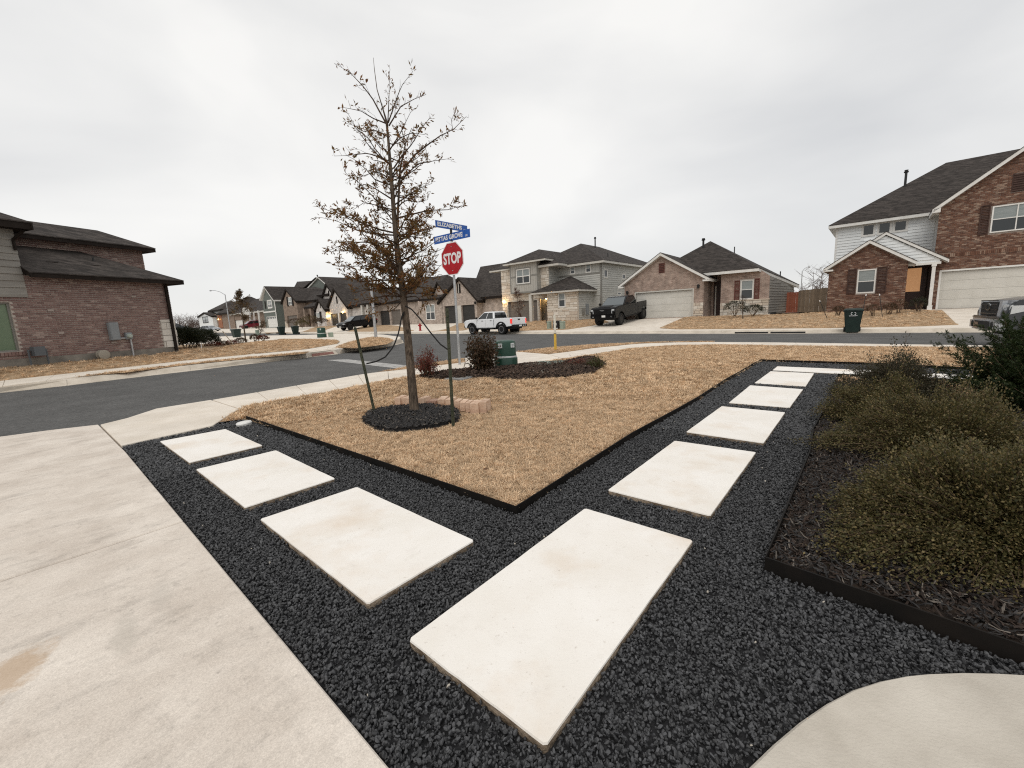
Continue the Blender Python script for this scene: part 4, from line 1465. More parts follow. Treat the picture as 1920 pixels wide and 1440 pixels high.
def shutter(H, s0, s1, z0, z1, xf, mat):
    b = PB(xf)
    e = 0.05
    b.box(s0, s0 + e, -0.045, -0.004, z0, z1); b.box(s1 - e, s1, -0.045, -0.004, z0, z1)
    b.box(s0 + e, s1 - e, -0.045, -0.004, z0, z0 + e); b.box(s0 + e, s1 - e, -0.045, -0.004, z1 - e, z1)
    b.box(s0 + e, s1 - e, -0.043, -0.004, (z0 + z1) / 2 - e / 2, (z0 + z1) / 2 + e / 2)
    n = max(4, int((z1 - z0) / 0.09))
    for i in range(n):
        z = z0 + e + (z1 - z0 - 2 * e) * (i + .5) / n
        b.hexa([(s0 + e, -.03, z - .02), (s1 - e, -.03, z - .02), (s1 - e, -.006, z - .0), (s0 + e, -.006, z - .0)],
               [(s0 + e, -.034, z - .012), (s1 - e, -.034, z - .012), (s1 - e, -.008, z + .03), (s0 + e, -.008, z + .03)])
    return b.build('shutter', mat, H.root)

def garage(H, s0, s1, z0, z1, xf, mat, rows=4, cols=4, recess=0.12, frame=None, lights=False):
    b = PB(xf)
    rh = (z1 - z0) / rows
    for j in range(rows):
        b.box(s0, s1, recess, recess + 0.05, z0 + rh * j + 0.005, z0 + rh * (j + 1) - 0.005)
    b.box(s0, s1, recess + 0.02, recess + 0.06, z0, z1)
    g = b.build('garage_door', mat, H.root)
    cw = (s1 - s0) / cols
    for j in range(rows):
        for i in range(cols):
            p = PB(xf)
            if lights and j == rows - 1:
                p.box(s0 + cw * (i + .16), s0 + cw * (i + .84), recess - 0.012, recess + 0.004, z0 + rh * (j + .3), z0 + rh * (j + .85))
                p.build('pane', m_glass, g)
            else:
                p.box(s0 + cw * (i + .1), s0 + cw * (i + .9), recess - 0.003, recess + 0.004, z0 + rh * (j + .17), z0 + rh * (j + .83))
                p.build('panel', mat, g)
    if frame:
        t = PB(xf); fw = 0.09
        t.box(s0 - fw, s0, -0.012, recess, z0, z1 + fw); t.box(s1, s1 + fw, -0.012, recess, z0, z1 + fw)
        t.box(s0, s1, -0.014, recess, z1, z1 + fw)
        t.build('door_frame', frame, H.root)
    return g

def roof(H, faces, mat, fascia, th=0.035, fh=0.17, name='roof'):
    """faces: outlines of the roof planes (local 3D), given counter-clockwise from above"""
    vs, idx, fs = [], {}, []
    def vid(p):
        k = (round(p[0], 3), round(p[1], 3), round(p[2], 3))
        if k not in idx:
            idx[k] = len(vs); vs.append(k)
        return idx[k]
    for f in faces:
        fs.append([vid(p) for p in f])
    cnt = {}
    for f in fs:
        for a, b_ in zip(f, f[1:] + f[:1]):
            cnt[frozenset((a, b_))] = cnt.get(frozenset((a, b_)), 0) + 1
    n = len(vs)
    mb = MB()
    V = vs + [(x, y, z - th) for x, y, z in vs]
    F = [list(f) for f in fs] + [[i + n for i in f[::-1]] for f in fs]
    edges = [tuple((a, b_)) for f in fs for a, b_ in zip(f, f[1:] + f[:1]) if cnt[frozenset((a, b_))] == 1]
    for a, b_ in edges:
        F.append([b_, a, a + n, b_ + n])
    mb.add(V, F)
    r = mb.build(name, mat, H.root, fix=False)
    fb = MB()
    cx = sum(v[0] for v in vs) / n; cy = sum(v[1] for v in vs) / n
    for a, b_ in edges:
        p, q = Vector(vs[a]), Vector(vs[b_])
        d = q - p
        if d.length < 0.05:
            continue
        inn = Vector((-d.y, d.x, 0)).normalized()
        if inn.length < .5:
            continue
        if inn.dot(Vector((cx, cy, 0)) - Vector((p.x, p.y, 0))) < 0:
            inn = -inn
        o1, o2 = p + inn * 0.02, q + inn * 0.02
        i1, i2 = p + inn * 0.05, q + inn * 0.05
        dz1, dz2 = Vector((0, 0, -th - 0.001)), Vector((0, 0, -fh))
        fb.hexa([o1 + dz2, o2 + dz2, i2 + dz2, i1 + dz2], [o1 + dz1, o2 + dz1, i2 + dz1, i1 + dz1])
    off_ = len(fb.v)
    fb.add([(x + (0.05 if x < cx else -0.05), y + (0.05 if y < cy else -0.05), z - fh + 0.01) for x, y, z in vs], [f[::-1] for f in fs])
    fb.build('fascia', fascia, r, fix=False)
    return r

def hip_faces(x0, x1, y0, y1, ze, pitch):
    w, d = x1 - x0, y1 - y0
    if d >= w:
        h = w / 2 * pitch; xm = (x0 + x1) / 2
        a, b_ = (xm, y0 + w / 2, ze + h), (xm, y1 - w / 2, ze + h)
        return [[(x0, y0, ze), (x1, y0, ze), a], [(x1, y0, ze), (x1, y1, ze), b_, a], [(x1, y1, ze), (x0, y1, ze), b_], [(x0, y1, ze), (x0, y0, ze), a, b_]]
    h = d / 2 * pitch; ym = (y0 + y1) / 2
    a, b_ = (x0 + d / 2, ym, ze + h), (x1 - d / 2, ym, ze + h)
    return [[(x0, y0, ze), (x1, y0, ze), b_, a], [(x1, y0, ze), (x1, y1, ze), b_], [(x1, y1, ze), (x0, y1, ze), a, b_], [(x0, y1, ze), (x0, y0, ze), a]]

def gable_faces(x0, x1, y0, y1, ze0, xm, zr, ze1=None):
    ze1 = ze0 if ze1 is None else ze1
    return [[(x0, y0, ze0), (xm, y0, zr), (xm, y1, zr), (x0, y1, ze0)], [(xm, y0, zr), (x1, y0, ze1), (x1, y1, ze1), (xm, y1, zr)]]

def planks(H, s0, s1, z0, z1, xf, mat, exp=0.18, holes=(), clip=None, name='plank', limit=300):
    """lap siding board by board; holes split a board, clip(z) gives the s-range left at that height"""
    n = int(math.ceil((z1 - z0) / exp))
    for i in range(n):
        a, b_ = z0 + i * exp, min(z1, z0 + (i + 1) * exp)
        if b_ - a < 0.03:
            continue
        lo, hi = s0, s1
        if clip:
            lo, hi = clip((a + b_) / 2)
            if hi - lo < 0.1:
                continue
        segs = [(lo, hi)]
        for h in holes:
            if h[2] < b_ - .02 and h[3] > a + .02:
                new = []
                for p, q in segs:
                    if h[0] > p + .02: new.append((p, min(q, h[0])))
                    if h[1] < q - .02: new.append((max(p, h[1]), q))
                segs = [x for x in new if x[1] - x[0] > .03]
        for p, q in segs:
            m = PB(xf)
            m.hexa([(p, -0.042, a), (q, -0.042, a), (q, -0.002, a), (p, -0.002, a)], [(p, -0.012, b_ + .01), (q, -0.012, b_ + .01), (q, -0.002, b_ + .01), (p, -0.002, b_ + .01)])
            m.build(name, mat, H.root)

def fill_pieces(H, s0, s1, z0, z1, xf, mat, w, h, gap, holes=(), poly=None, jitter=0.3, proud=0.012, singles=0, near=None, name='brick', rnd=True, seed=1, wr=None):
    """bricks or blocks one by one in running bond; those past `singles` are joined into one part"""
    r = random.Random(seed)
    cells = []
    z = z0
    k = 0
    while z < z1 - h * 0.4:
        hh = h if not wr else h * r.uniform(*wr[1])
        s = s0 - (w * 0.5 if k % 2 else 0) - (r.uniform(0, w) if wr else 0)
        while s < s1:
            ww = w if not wr else w * r.uniform(*wr[0])
            a, b_ = max(s, s0), min(s + ww - gap, s1)
            t0, t1 = z, min(z + hh - gap, z1)
            s += ww
            if b_ - a < 0.03 or t1 - t0 < 0.02:
                continue
            c, m = (a + b_) / 2, (t0 + t1) / 2
            bad = False
            for q in holes:
                if q[0] < b_ and q[1] > a and q[2] < t1 - .01 and q[3] > t0 + .01:
                    # trim against the opening
                    if a < q[0] and q[0] - a > .05: b_ = q[0] - gap * .3
                    elif b_ > q[1] and b_ - q[1] > .05: a = q[1] + gap * .3
                    elif t0 < q[2] and q[2] - t0 > .03: t1 = q[2]
                    elif t1 > q[3] and t1 - q[3] > .03: t0 = q[3]
                    else: bad = True
            if bad or b_ - a < .03:
                continue
            if poly and not (poly_inside(poly, a + .01, t1 - .005) and poly_inside(poly, b_ - .01, t1 - .005) and poly_inside(poly, c, m)):
                if not poly_inside(poly, c, m):
                    continue
                if not poly_inside(poly, a + .01, t1 - .005):
                    a = c - (c - a) * .3
                if not poly_inside(poly, b_ - .01, t1 - .005):
                    b_ = c + (b_ - c) * .3
            cells.append((a, b_, t0, t1, proud * r.uniform(1 - jitter, 1 + jitter)))
        z += hh
        k += 1
    if near is not None:
        cells.sort(key=lambda c: near(c))
    one = None
    for c in cells[:singles]:
        ax_, bx_, az_, bz_, pr = c
        cs, cz = (ax_ + bx_) / 2, (az_ + bz_) / 2
        if one is None:
            mb = MB(); mb.box(-.5, .5, -.5, .5, -.5, .5)
            ob = mb.build(name, mat, H.root)
            one = ob
        else:
            ob = one.copy(); COL.objects.link(ob); ob.parent = H.root
        p0, p1 = xf(cs, -pr / 2 + 0.004, cz), xf(cs, 0.004 - pr, cz)
        dx = abs(xf(bx_, 0, 0)[0] - xf(ax_, 0, 0)[0]); dy = abs(xf(bx_, 0, 0)[1] - xf(ax_, 0, 0)[1])
        th = pr + 0.008
        ob.location = p0
        ob.scale = (dx if dx > 1e-6 else th, dy if dy > 1e-6 else th, bz_ - az_)
    rest = cells[singles:]
    if rest:
        m = PB(xf)
        for a, b_, t0, t1, pr in rest:
            m.add([(a, -pr, t0), (b_, -pr, t0), (b_, -pr, t1), (a, -pr, t1), (a, 0.004, t0), (b_, 0.004, t0), (b_, 0.004, t1), (a, 0.004, t1)],
                  [(0, 1, 2, 3), (1, 5, 6, 2), (5, 4, 7, 6), (4, 0, 3, 7), (3, 2, 6, 7), (4, 5, 1, 0)])
        o = m.build(name + 's' if name.endswith('k') else name, mat, H.root, fix=True)
        tag(o, kind='stuff')
    return len(cells)

def vent_pipe(H, x, y, z, h, r=0.06, cap=True):
    m = MB()
    prof = [(r, z - 0.6), (r, z + h)]
    if cap:
        prof += [(r * 1.7, z + h), (r * 1.9, z + h + .07), (r * 1.2, z + h + .1), (r * 1.5, z + h + .12), (r * 1.5, z + h + .17)]
    m.lathe(prof, n=10, c=(x, y, 0))
    return m.build('vent_pipe', m_metal_d, H.root, smooth=True)

def wall_lamp(H, s, z, xf, mat=None, on=False):
    m = PB(xf)
    m.box(s - .06, s + .06, -.02, 0, z - .1, z + .1)
    m.box(s - .02, s + .02, -.12, -.02, z + .1, z + .13)
    m.hexa([(s - .06, -.18, z - .14), (s + .06, -.18, z - .14), (s + .06, -.06, z - .14), (s - .06, -.06, z - .14)], [(s - .09, -.21, z + .08), (s + .09, -.21, z + .08), (s + .09, -.03, z + .08), (s - .09, -.03, z + .08)])
    m.hexa([(s - .1, -.22, z + .08), (s + .1, -.22, z + .08), (s + .1, -.02, z + .08), (s - .1, -.02, z + .08)], [(s - .02, -.14, z + .17), (s + .02, -.14, z + .17), (s + .02, -.1, z + .17), (s - .02, -.1, z + .17)])
    return m.build('porch_lamp', m_lamp_on if on else m_metal_d, H.root)

# ==== brick house across the left street
Cp, Lp = at(335, 660, 17.0), at(45, 690, 12.9)
yawL = math.atan2(Cp.y - Lp.y, Cp.x - Lp.x)
H = House('brick_house', Cp, yawL, 'dark roofed red brick house across the side street with a meter box')
X = lambda px, py, y=0.0: H.hit(px, py, y)
ze = X(314, 530)[1] + 0.02           # underside of the lower eave
zL = -0.25
xs = X(50, 552)[0]                    # right edge of the siding storey
zs = X(50, 552)[1]
win = (X(-60, 567)[0], X(36, 640)[0] - 0.02, X(37.5, 658.6)[1], X(21, 567)[1])
q0 = X(304, 630)[0]
zq = X(301, 599.4)[1]
xl = -13.0
wall(H, xl, 0, 0.22, ze, xf_front(0), m_mortar, holes=[win])
PBf = PB(xf_front(0)); PBf.box(xl, -0.004, -0.03, 0.2, -0.6, 0.22); PBf.build('foundation', m_found, H.root)
fill_pieces(H, xl + 2.5, -0.004, 0.225, ze, xf_front(0), m_brickL, 0.178, 0.066, 0.0155,
            holes=[(win[0] - .01, win[1] + .01, win[2] - .12, win[3] + .01), (q0, 1, -1, zq), (xl, xs + .02, zs - .01, 9)],
            singles=300, near=lambda c: abs((c[0] + c[1]) / 2 - X(60, 600)[0]) * 1.0, name='brick')
# soldier bricks framing the window
fill_pieces(H, win[0], win[1] + .1, win[2] - .12, win[2] - .01, xf_front(0), m_brickL, 0.075, 0.12, 0.01, name='sill_brick', singles=24, proud=0.035, seed=4, near=lambda c: -c[0])
window(H, win[0], win[1], win[2], win[3], xf_front(0), fmat=m_grey_trim, cols=1, rows=1, upper=m_glassg, lower=m_glassg, recess=0.09, fw=0.05)
wall(H, 0.0, 9.0, -0.5, ze, xf_right(0), m_mortar, name='wall')
fill_pieces(H, 0.0, 6.0, 0.225, ze, xf_right(0), m_brickL, 0.178, 0.066, 0.0155, name='brick', seed=8)
# white stone quoin at the street corner
fill_pieces(H, q0 + .01, -0.01, 0.225, zq, xf_front(0), m_stonew, 0.44, 0.235, 0.018, name='stone', singles=40, near=lambda c: c[0], proud=0.05, wr=((.8, 1.2), (.8, 1.15)), seed=6)
fill_pieces(H, 0.0, 0.9, 0.225, zq, xf_right(0), m_stonew, 0.44, 0.235, 0.018, name='stone', singles=20, near=lambda c: c[0], proud=0.05, wr=((.8, 1.2), (.8, 1.15)), seed=7)
# siding on the left storey
wall(H, xl, xs, ze, X(24, 427)[1] + .1, xf_front(0), m_siding_g)
planks(H, xl + 3, xs, zs, X(24, 427)[1], xf_front(0), m_siding_g, exp=0.2)
b_ = PB(xf_front(0)); b_.box(xl + 3, xs, -0.05, 0, zs - .09, zs + .0); b_.build('belt_board', m_siding_g, H.root)
zle = X(30, 424)[1]
wall(H, 0.02, 1.6, ze, zle, xf_right(xs), m_mortar)
fill_pieces(H, 0.03, 1.6, ze, zle, xf_right(xs), m_brickL, 0.178, 0.066, 0.0155, name='brick', seed=9)
# lower lean-to roof
yu = 1.75
zt = X(133, 470, yu)[1]
te = X(344.4, 525.8, -0.45)
tx, tz = te
xe = tx
r_lo = [[(xs - .02, -0.45, tz), (xe, -0.45, tz), (X(150, 475, yu)[0], yu, zt), (xs - .02, yu, zt)],
        [(xe, -0.45, tz), (xe, yu + 3.5, tz), (X(150, 475, yu)[0], yu + .02, zt)]]
roof(H, r_lo, m_shing2, m_darktrim, fh=0.16)
sf_ = MB(); sf_.box(xs, xe - .05, -0.4, 0.05, ze - .01, ze + .05); sf_.box(-0.05, xe - .05, 0.05, 6, ze - .01, ze + .05); sf_.build('soffit', m_darktrim, H.root)
# upper storey
xu = X(269, 490, yu)[0]
zue = X(269, 469.7, yu)[1]
wall(H, xl, xu, zt - 1.0, zue + .1, xf_front(yu), m_mortar)
fill_pieces(H, xs, xu, zt - 0.9, zue, xf_front(yu), m_brickL, 0.178, 0.066, 0.0155, name='brick', seed=10)
wall(H, yu, yu + 7, ze, zue + .1, xf_right(xu), m_mortar)
fill_pieces(H, yu, yu + 5, ze, zue, xf_right(xu), m_brickL, 0.178, 0.066, 0.0155, name='brick', seed=11)
ux, uz = X(291.7, 465.6, yu - .45)
rr, rz = H.run(ux, yu - .45, 183, 432, sgn=-1)
rx = ux - rr
roof(H, [[(xl, yu - .45, uz), (ux, yu - .45, uz), (rx, yu - .45 + rr, rz), (xl, yu - .45 + rr, rz)],
         [(ux, yu - .45, uz), (ux, yu - .45 + 2 * rr, uz), (rx, yu - .45 + rr, rz)],
         [(ux, yu - .45 + 2 * rr, uz), (xl, yu - .45 + 2 * rr, uz), (xl, yu - .45 + rr, rz), (rx, yu - .45 + rr, rz)]], m_shing2, m_darktrim, fh=0.16)
# left tall roof
lx_, lz_ = X(61, 417, -0.5)
roof(H, [[(xl, -0.5, lz_), (lx_, -0.5, lz_), (lx_ - 4.2, 3.7, lz_ + 2.3), (xl, 3.7, lz_ + 2.3)], [(lx_, -0.5, lz_), (lx_, 7.9, lz_), (lx_ - 4.2, 3.7, lz_ + 2.3)]], m_shing2, m_darktrim, fh=0.22)
s2 = MB(); s2.box(xl, lx_ - .06, -0.44, 0.02, lz_ - .20, lz_ - .17); s2.box(xs - .1, lx_ - .06, 0.02, 3, lz_ - .20, lz_ - .17); s2.build('soffit', m_darktrim, H.root)
ds = MB(); ds.tube([(lx_ - .2, -0.4, lz_ - .25), (xs - .05, -0.06, lz_ - .5), (xs - .05, -0.06, ze + .7)], 0.045, n=6); ds.build('downspout', m_darktrim, H.root)
c_ = X(330.5, 657, -0.07)
ds = MB()
ds.box(c_[0] - .045, c_[0] + .045, -0.12, -0.055, c_[1], ze - .1)
ds.tube([(c_[0], -0.085, ze - .15), (c_[0], -0.3, ze + .02)], 0.045, n=6)
ds.build('downspout', m_darktrim, H.root)
# roof vents
for px, py in ((95, 494), (177, 500)):
    yv = 0.55
    vx, vz = X(px, py, yv)
    m = MB(); m.box(vx - .14, vx + .14, yv - .12, yv + .12, vz - .18, vz + .04); m.build('roof_vent', m_darktrim, H.root)
vx, vz = X(175, 488, 0.9); vent_pipe(H, vx, 0.9, vz - .1, 0.2, r=0.03, cap=False)
# service equipment on the wall
a_, c_ = X(198, 605), X(220, 637.5)
m = MB(); m.box(a_[0], c_[0] + .04, -0.16, -0.014, c_[1], a_[1]); pb = m.build('breaker_box', m_panelbox, H.root, bevel=0.01)
m = MB(); m.box(a_[0] + .03, c_[0] + .01, -0.172, -0.16, c_[1] + .03, a_[1] - .03); m.build('door', m_panelbox, pb)
a2, c2 = X(231, 624), X(246, 636)
m = MB(); m.box(a2[0], c2[0], -0.12, -0.014, c2[1], a2[1]); mt = m.build('meter_box', m_panelbox, H.root, bevel=0.01)
m = MB(); m.lathe([(0.085, 0.0), (0.085, -.06), (0.06, -.1), (0.0, -.1)], axis='y', n=18, c=((a2[0] + c2[0]) / 2, -0.12, (a2[1] + c2[1]) / 2)); m.build('meter_dial', M('meter_glass', (0.35, 0.4, 0.36), 0.2, spec=0.6), mt, smooth=True)
m = MB(); m.tube([(c_[0] + .03, -0.06, c2[1] + .05), (a2[0], -0.06, c2[1] + .05)], 0.03, n=8)
m.tube([(c2[0] - .05, -0.06, c2[1]), (c2[0] - .05, -0.06, -0.1)], 0.03, n=8); m.build('conduit', m_galv, H.root, smooth=True)
hx, hz = X(188, 665)
m = MB(); m.lathe([(0.13, -.03), (0.16, -.05), (0.16, -.09), (0.05, -.1), (0.05, -.2), (0.16, -.21), (0.16, -.25), (0.13, -.26)], axis='y', n=18, c=(hx, 0, hz)); m.build('hose_reel', M('pale_reel', (0.32, 0.29, 0.24), 0.7), H.root, smooth=True)
gx, gz = X(74, 668, -0.2)
m = MB(); m.box(gx - .13, gx + .13, -0.3, -0.08, gz + .02, gz + .3); m.tube([(gx - .2, -0.15, gz - .35), (gx - .2, -0.15, gz + .2), (gx - .12, -0.15, gz + .2)], .025, n=6)
m.tube([(gx + .2, -0.15, gz - .3), (gx + .2, -0.15, gz + .2), (gx + .12, -0.15, gz + .2)], .025, n=6); m.build('gas_meter', M('gas_meter_grey', (0.10, 0.11, 0.12), 0.5), H.root, bevel=0.01)
for px, py in ((114, 624), (94, 582), (250, 556), (213, 642)):
    vx, vz = X(px, py); m = MB(); m.box(vx - .07, vx + .07, -0.035, -0.012, vz - .035, vz + .035); m.build('wall_vent', M('vent_grey', (0.33, 0.28, 0.25), .8), H.root)
m = MB(); m.box(xl, -0.1, 0.3, 9, -0.5, 0.25); m.build('floor_slab', m_found, H.root)

# ==== big brick house at the right
YR = R(-41)
H = House('gabled_house', at(1757.8, 579.2, 24.7), YR, 'large red brick and white siding house at the right, boarded glow in its entry door')
X = lambda px, py, y=0.0: H.hit(px, py, y)
gx0 = 0.0
gz1 = X(1762.8, 510)[1]
gx1 = 4.88
brL = X(1750, 500)[0]
ra, rb = X(1752, 394, -0.02), X(1919, 281.5, -0.02)
sl_ = (rb[1] - ra[1]) / (rb[0] - ra[0])
xa = rb[0] + 0.55                      # gable apex just past the frame
za = ra[1] + sl_ * (xa - ra[0])
brR = 2 * xa - brL
zle = ra[1] + sl_ * (brL - ra[0])
w0, w1, wz0, wz1 = X(1858.5, 410)[0], X(1858.5, 410)[0] + 1.82, X(1858, 437)[1], X(1861, 387.5)[1]
v0, v1, vz0, vz1 = X(1897, 345)[0], X(1897, 345)[0] + .78, X(1897, 360.5)[1], X(1898, 327)[1]
wall(H, brL, brR, -0.5, zle, xf_front(0), m_mortar_d, holes=[(gx0, gx1, 0, gz1)], top=[(brL, zle), (brR, zle), (xa, za)])
outline = [(brL, -0.5), (brR, -0.5), (brR, zle), (xa, za), (brL, zle)]
fill_pieces(H, brL, min(brR, xa + 3.0), -0.1, za, xf_front(0), m_brickR, 0.19, 0.068, 0.012,
            holes=[(gx0 - .09, gx1 + .09, -1, gz1 + .09), (w0 - .05, w1 + .05, wz0 - .06, wz1 + .05), (v0, v1, vz0, vz1)], poly=outline, jitter=.6, proud=0.016, seed=21, name='brick')
garage(H, gx0, gx1, 0, gz1, xf_front(0), m_garage_w, rows=4, cols=4, frame=m_white)
window(H, w0, w1, wz0, wz1, xf_front(-0.06), cols=2, rows=2, fw=0.06, recess=0.04)
m = MB(); m.box(w0 + .02, w1 - .02, -0.012, 0, wz0 + .02, wz1 - .02); m.build('window_back', m_metal_d, H.root)
s0_ = X(1836, 412)[0]
shutter(H, s0_, w0 - .06, X(1837, 441)[1], X(1840, 386)[1], xf_front(-0.02), m_shutter)
shutter(H, w1 + .06, w1 + .06 + (w0 - .06 - s0_), X(1837, 441)[1], X(1840, 386)[1], xf_front(-0.02), m_shutter)
m = PB(xf_front(0)); m.box(v0, v1, -0.03, 0.02, vz0, vz1)
gv = m.build('gable_vent', m_shutter, H.root)
for i in range(8):
    p = PB(xf_front(0)); z = vz0 + (vz1 - vz0) * (i + .3) / 8
    p.hexa([(v0 + .05, -.06, z), (v1 - .05, -.06, z), (v1 - .05, -.03, z + .03), (v0 + .05, -.03, z + .03)], [(v0 + .05, -.06, z + .02), (v1 - .05, -.06, z + .02), (v1 - .05, -.03, z + .06), (v0 + .05, -.03, z + .06)])
    p.build('slat', m_shutter, gv)
# soldier course over the garage
ss = X(1785, 478)[1]
fill_pieces(H, brL + .05, xa + 3, ss - .1, ss + .1, xf_front(0), m_brickR, 0.072, 0.2, 0.012, proud=0.032, jitter=.3, seed=22, name='brick')
# gable roof over the garage wing
eL = X(1737, 400, -0.35)
go = 0.32
zeL = ra[1] + sl_ * (brL - go - ra[0]) + .12
roof(H, gable_faces(brL - go, brR + go, -0.38, 9.0, zeL, xa, za + .16), m_shing, m_white, fh=0.24)
m = MB()
m.prism_xz([(brL - go + .02, zeL - .24), (brL + .02, zeL - .24), (brL + .02, zeL + .06), (brL - go + .02, zeL - .06)], -0.36, 0.3); m.build('eave_return', m_white, H.root)
# main hip roof
yB = 2.3
E0 = X(1553.6, 423, yB - .45)
rr, rz = H.run(E0[0], yB - .45, 1774.4, 305)
xe0, ye0, ze0 = E0[0], yB - .45, E0[1]
xr1 = xe0 + rr + 6.0
roof(H, [[(xe0, ye0, ze0), (xr1, ye0, ze0), (xr1, ye0 + rr, rz), (xe0 + rr, ye0 + rr, rz)],
         [(xe0, ye0 + 2 * rr, ze0), (xe0, ye0, ze0), (xe0 + rr, ye0 + rr, rz)],
         [(xr1, ye0 + 2 * rr, ze0), (xe0, ye0 + 2 * rr, ze0), (xe0 + rr, ye0 + rr, rz), (xr1, ye0 + rr, rz)]], m_shing, m_white, fh=0.22)
xBl = X(1567, 450, yB)[0]
zsB = ze0 - .2
wins = []
for a, b_ in (((1618.5, 422.5), (1638.5, 440)), ((1648, 418.5), (1669, 436)), ((1677.5, 415.5), (1699.5, 431.5))):
    p, q = X(*a, yB), X(*b_, yB)
    wins.append((p[0], q[0], q[1], p[1]))
wall(H, xBl, brL + .3, -0.5, zsB, xf_front(yB), m_siding_w, holes=wins)
for w_ in wins:
    window(H, *w_, xf_front(yB), rows=1, fw=0.05, recess=0.03, upper=m_glassb, trim=m_white, tw=0.07)
planks(H, xBl, brL, 1.6, zsB, xf_front(yB), m_siding_w, exp=0.185, holes=[(w_[0] - .07, w_[1] + .07, w_[2] - .07, w_[3] + .07) for w_ in wins])
wall(H, yB + .2, yB + 2 * rr - .9, -0.5, zsB, xf_left(xBl), m_siding_w)
m = MB(); m.box(xBl - .02, xBl + .1, yB - .035, yB + .1, 0, zsB); m.build('corner_board', m_white, H.root)
vx, vz = X(1697, 346.7, ye0 + rr * .62); vent_pipe(H, vx, ye0 + rr * .62, vz, X(1698.6, 321, ye0 + rr * .62)[1] - vz - .1, r=0.07)
vx, vz = X(1751, 358, ye0 + rr * .55); vent_pipe(H, vx, ye0 + rr * .55, vz, .25, r=.04, cap=False)
# entry porch gable with its column
yD = -0.75
ap, rt_ = X(1662, 436, yD), X(1780, 487, yD)
slp = (ap[1] - rt_[1]) / (rt_[0] - ap[0])
xl_ = 2 * ap[0] - rt_[0]
roof(H, gable_faces(xl_, rt_[0], yD, yB, rt_[1] + .08, ap[0], ap[1] + .08), m_shing, m_white, fh=0.2, name='porch_roof')
gz = X(1740, 492, yD + .2)[1]
m = MB(); m.prism_xz([(ap[0] - 1.4, gz), (rt_[0] - .35, gz), (rt_[0] - .35, gz + .12), (ap[0], ap[1] - .18), (ap[0] - 1.4, ap[1] - 1.4 * slp)], yD + .15, yD + .25)
m.build('porch_gable', m_siding_w, H.root)
planks(H, ap[0] - 1.0, rt_[0] - .4, gz + .14, ap[1] - .2, xf_front(yD + .15), m_siding_w, exp=.18,
       clip=lambda z: (ap[0] - 1.0, min(rt_[0] - .4, ap[0] + (ap[1] - .22 - z) / slp)))
m = MB(); m.box(X(1700, 492, yD)[0], rt_[0] - .3, yD + .1, yD + .3, gz - .13, gz); m.build('porch_beam', m_white, H.root)
c0, c1 = X(1738, 578, yD + .1), X(1747.5, 578, yD + .1)
m = MB(); m.box(c0[0] + .03, c1[0] - .03, yD + .1, yD + .1 + (c1[0] - c0[0]) - .06, c0[1] - .3, gz - .1)
m.box(c0[0], c1[0], yD + .07, yD + .13 + (c1[0] - c0[0]) - .06, c0[1] - .3, c0[1] + .16); m.box(c0[0], c1[0], yD + .07, yD + .13 + (c1[0] - c0[0]) - .06, gz - .25, gz - .1)
m.build('porch_column', m_white, H.root)
# recessed entry: dark door with a lit board over its glass
yE = 1.1
d0, d1 = X(1700, 540, yE)[0] - .2, brL
dz0 = -0.05
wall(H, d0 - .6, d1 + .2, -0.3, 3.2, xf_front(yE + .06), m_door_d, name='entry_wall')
p, q = X(1701.5, 504, yE), X(1724, 546, yE)
m = MB(); m.box(p[0], q[0], yE - .03, yE + .02, q[1], p[1]); m.build('lit_door_glass', m_lit, H.root)
m = MB(); m.box(p[0] - .1, q[0] + .1, yE, yE + .06, dz0, p[1] + .1); m.build('front_door', m_door_d, H.root)
m = MB(); m.box(q[0] + .25, q[0] + .3, yE - .03, yE, dz0 + .1, p[1]); m.build('side_light', m_darktrim, H.root)
m = MB(); m.box(d0 - .4, d1, yD + .1, yE + .1, -0.4, -0.06); m.build('porch_floor', m_conc, H.root)
# forward brick bay with its own gable
yC = -0.9
ap, lf, rt2 = X(1631.4, 451.5, yC - .1), X(1544.4, 506, yC - .1), X(1719, 491, yC - .1)
cl, crr = X(1552.8, 540, yC)[0], X(1698, 540, yC)[0]
slp = ((ap[1] - lf[1]) / (ap[0] - lf[0]) + (ap[1] - rt2[1]) / (rt2[0] - ap[0])) / 2
zwC = ap[1] - slp * (ap[0] - cl) - .12
roof(H, gable_faces(lf[0], 2 * ap[0] - lf[0], yC - .32, yB, ap[1] - slp * (ap[0] - lf[0]) + .06, ap[0], ap[1] + .06), m_shing, m_white, fh=0.22, name='bay_roof')
zaC = ap[1] - .12
wC = (X(1606.6, 530, yC)[0], X(1641.5, 530, yC)[0], X(1605, 550.5, yC)[1], X(1624, 505, yC)[1])
wall(H, cl, crr, -0.5, zwC, xf_front(yC), m_mortar_d, holes=[wC], top=[(cl, zwC), (crr, zwC), (ap[0], zaC)])
fill_pieces(H, cl, crr, -0.3, zaC, xf_front(yC), m_brickR, 0.19, 0.068, 0.012, holes=[(wC[0] - .02, wC[1] + .02, wC[2] - .06, wC[3] + .02)],
            poly=[(cl, -.5), (crr, -.5), (crr, zwC), (ap[0], zaC), (cl, zwC)], jitter=.6, proud=0.016, seed=23, name='brick')
window(H, *wC, xf_front(yC), rows=2, fw=0.07, recess=0.03, upper=m_glassb)
shutter(H, X(1588.5, 530, yC)[0], wC[0] - .04, X(1590, 552, yC)[1], X(1590, 505.5, yC)[1], xf_front(yC - .016), m_shutter)
shutter(H, wC[1] + .04, X(1662, 530, yC)[0], X(1645, 549, yC)[1], X(1650, 500.5, yC)[1], xf_front(yC - .016), m_shutter)
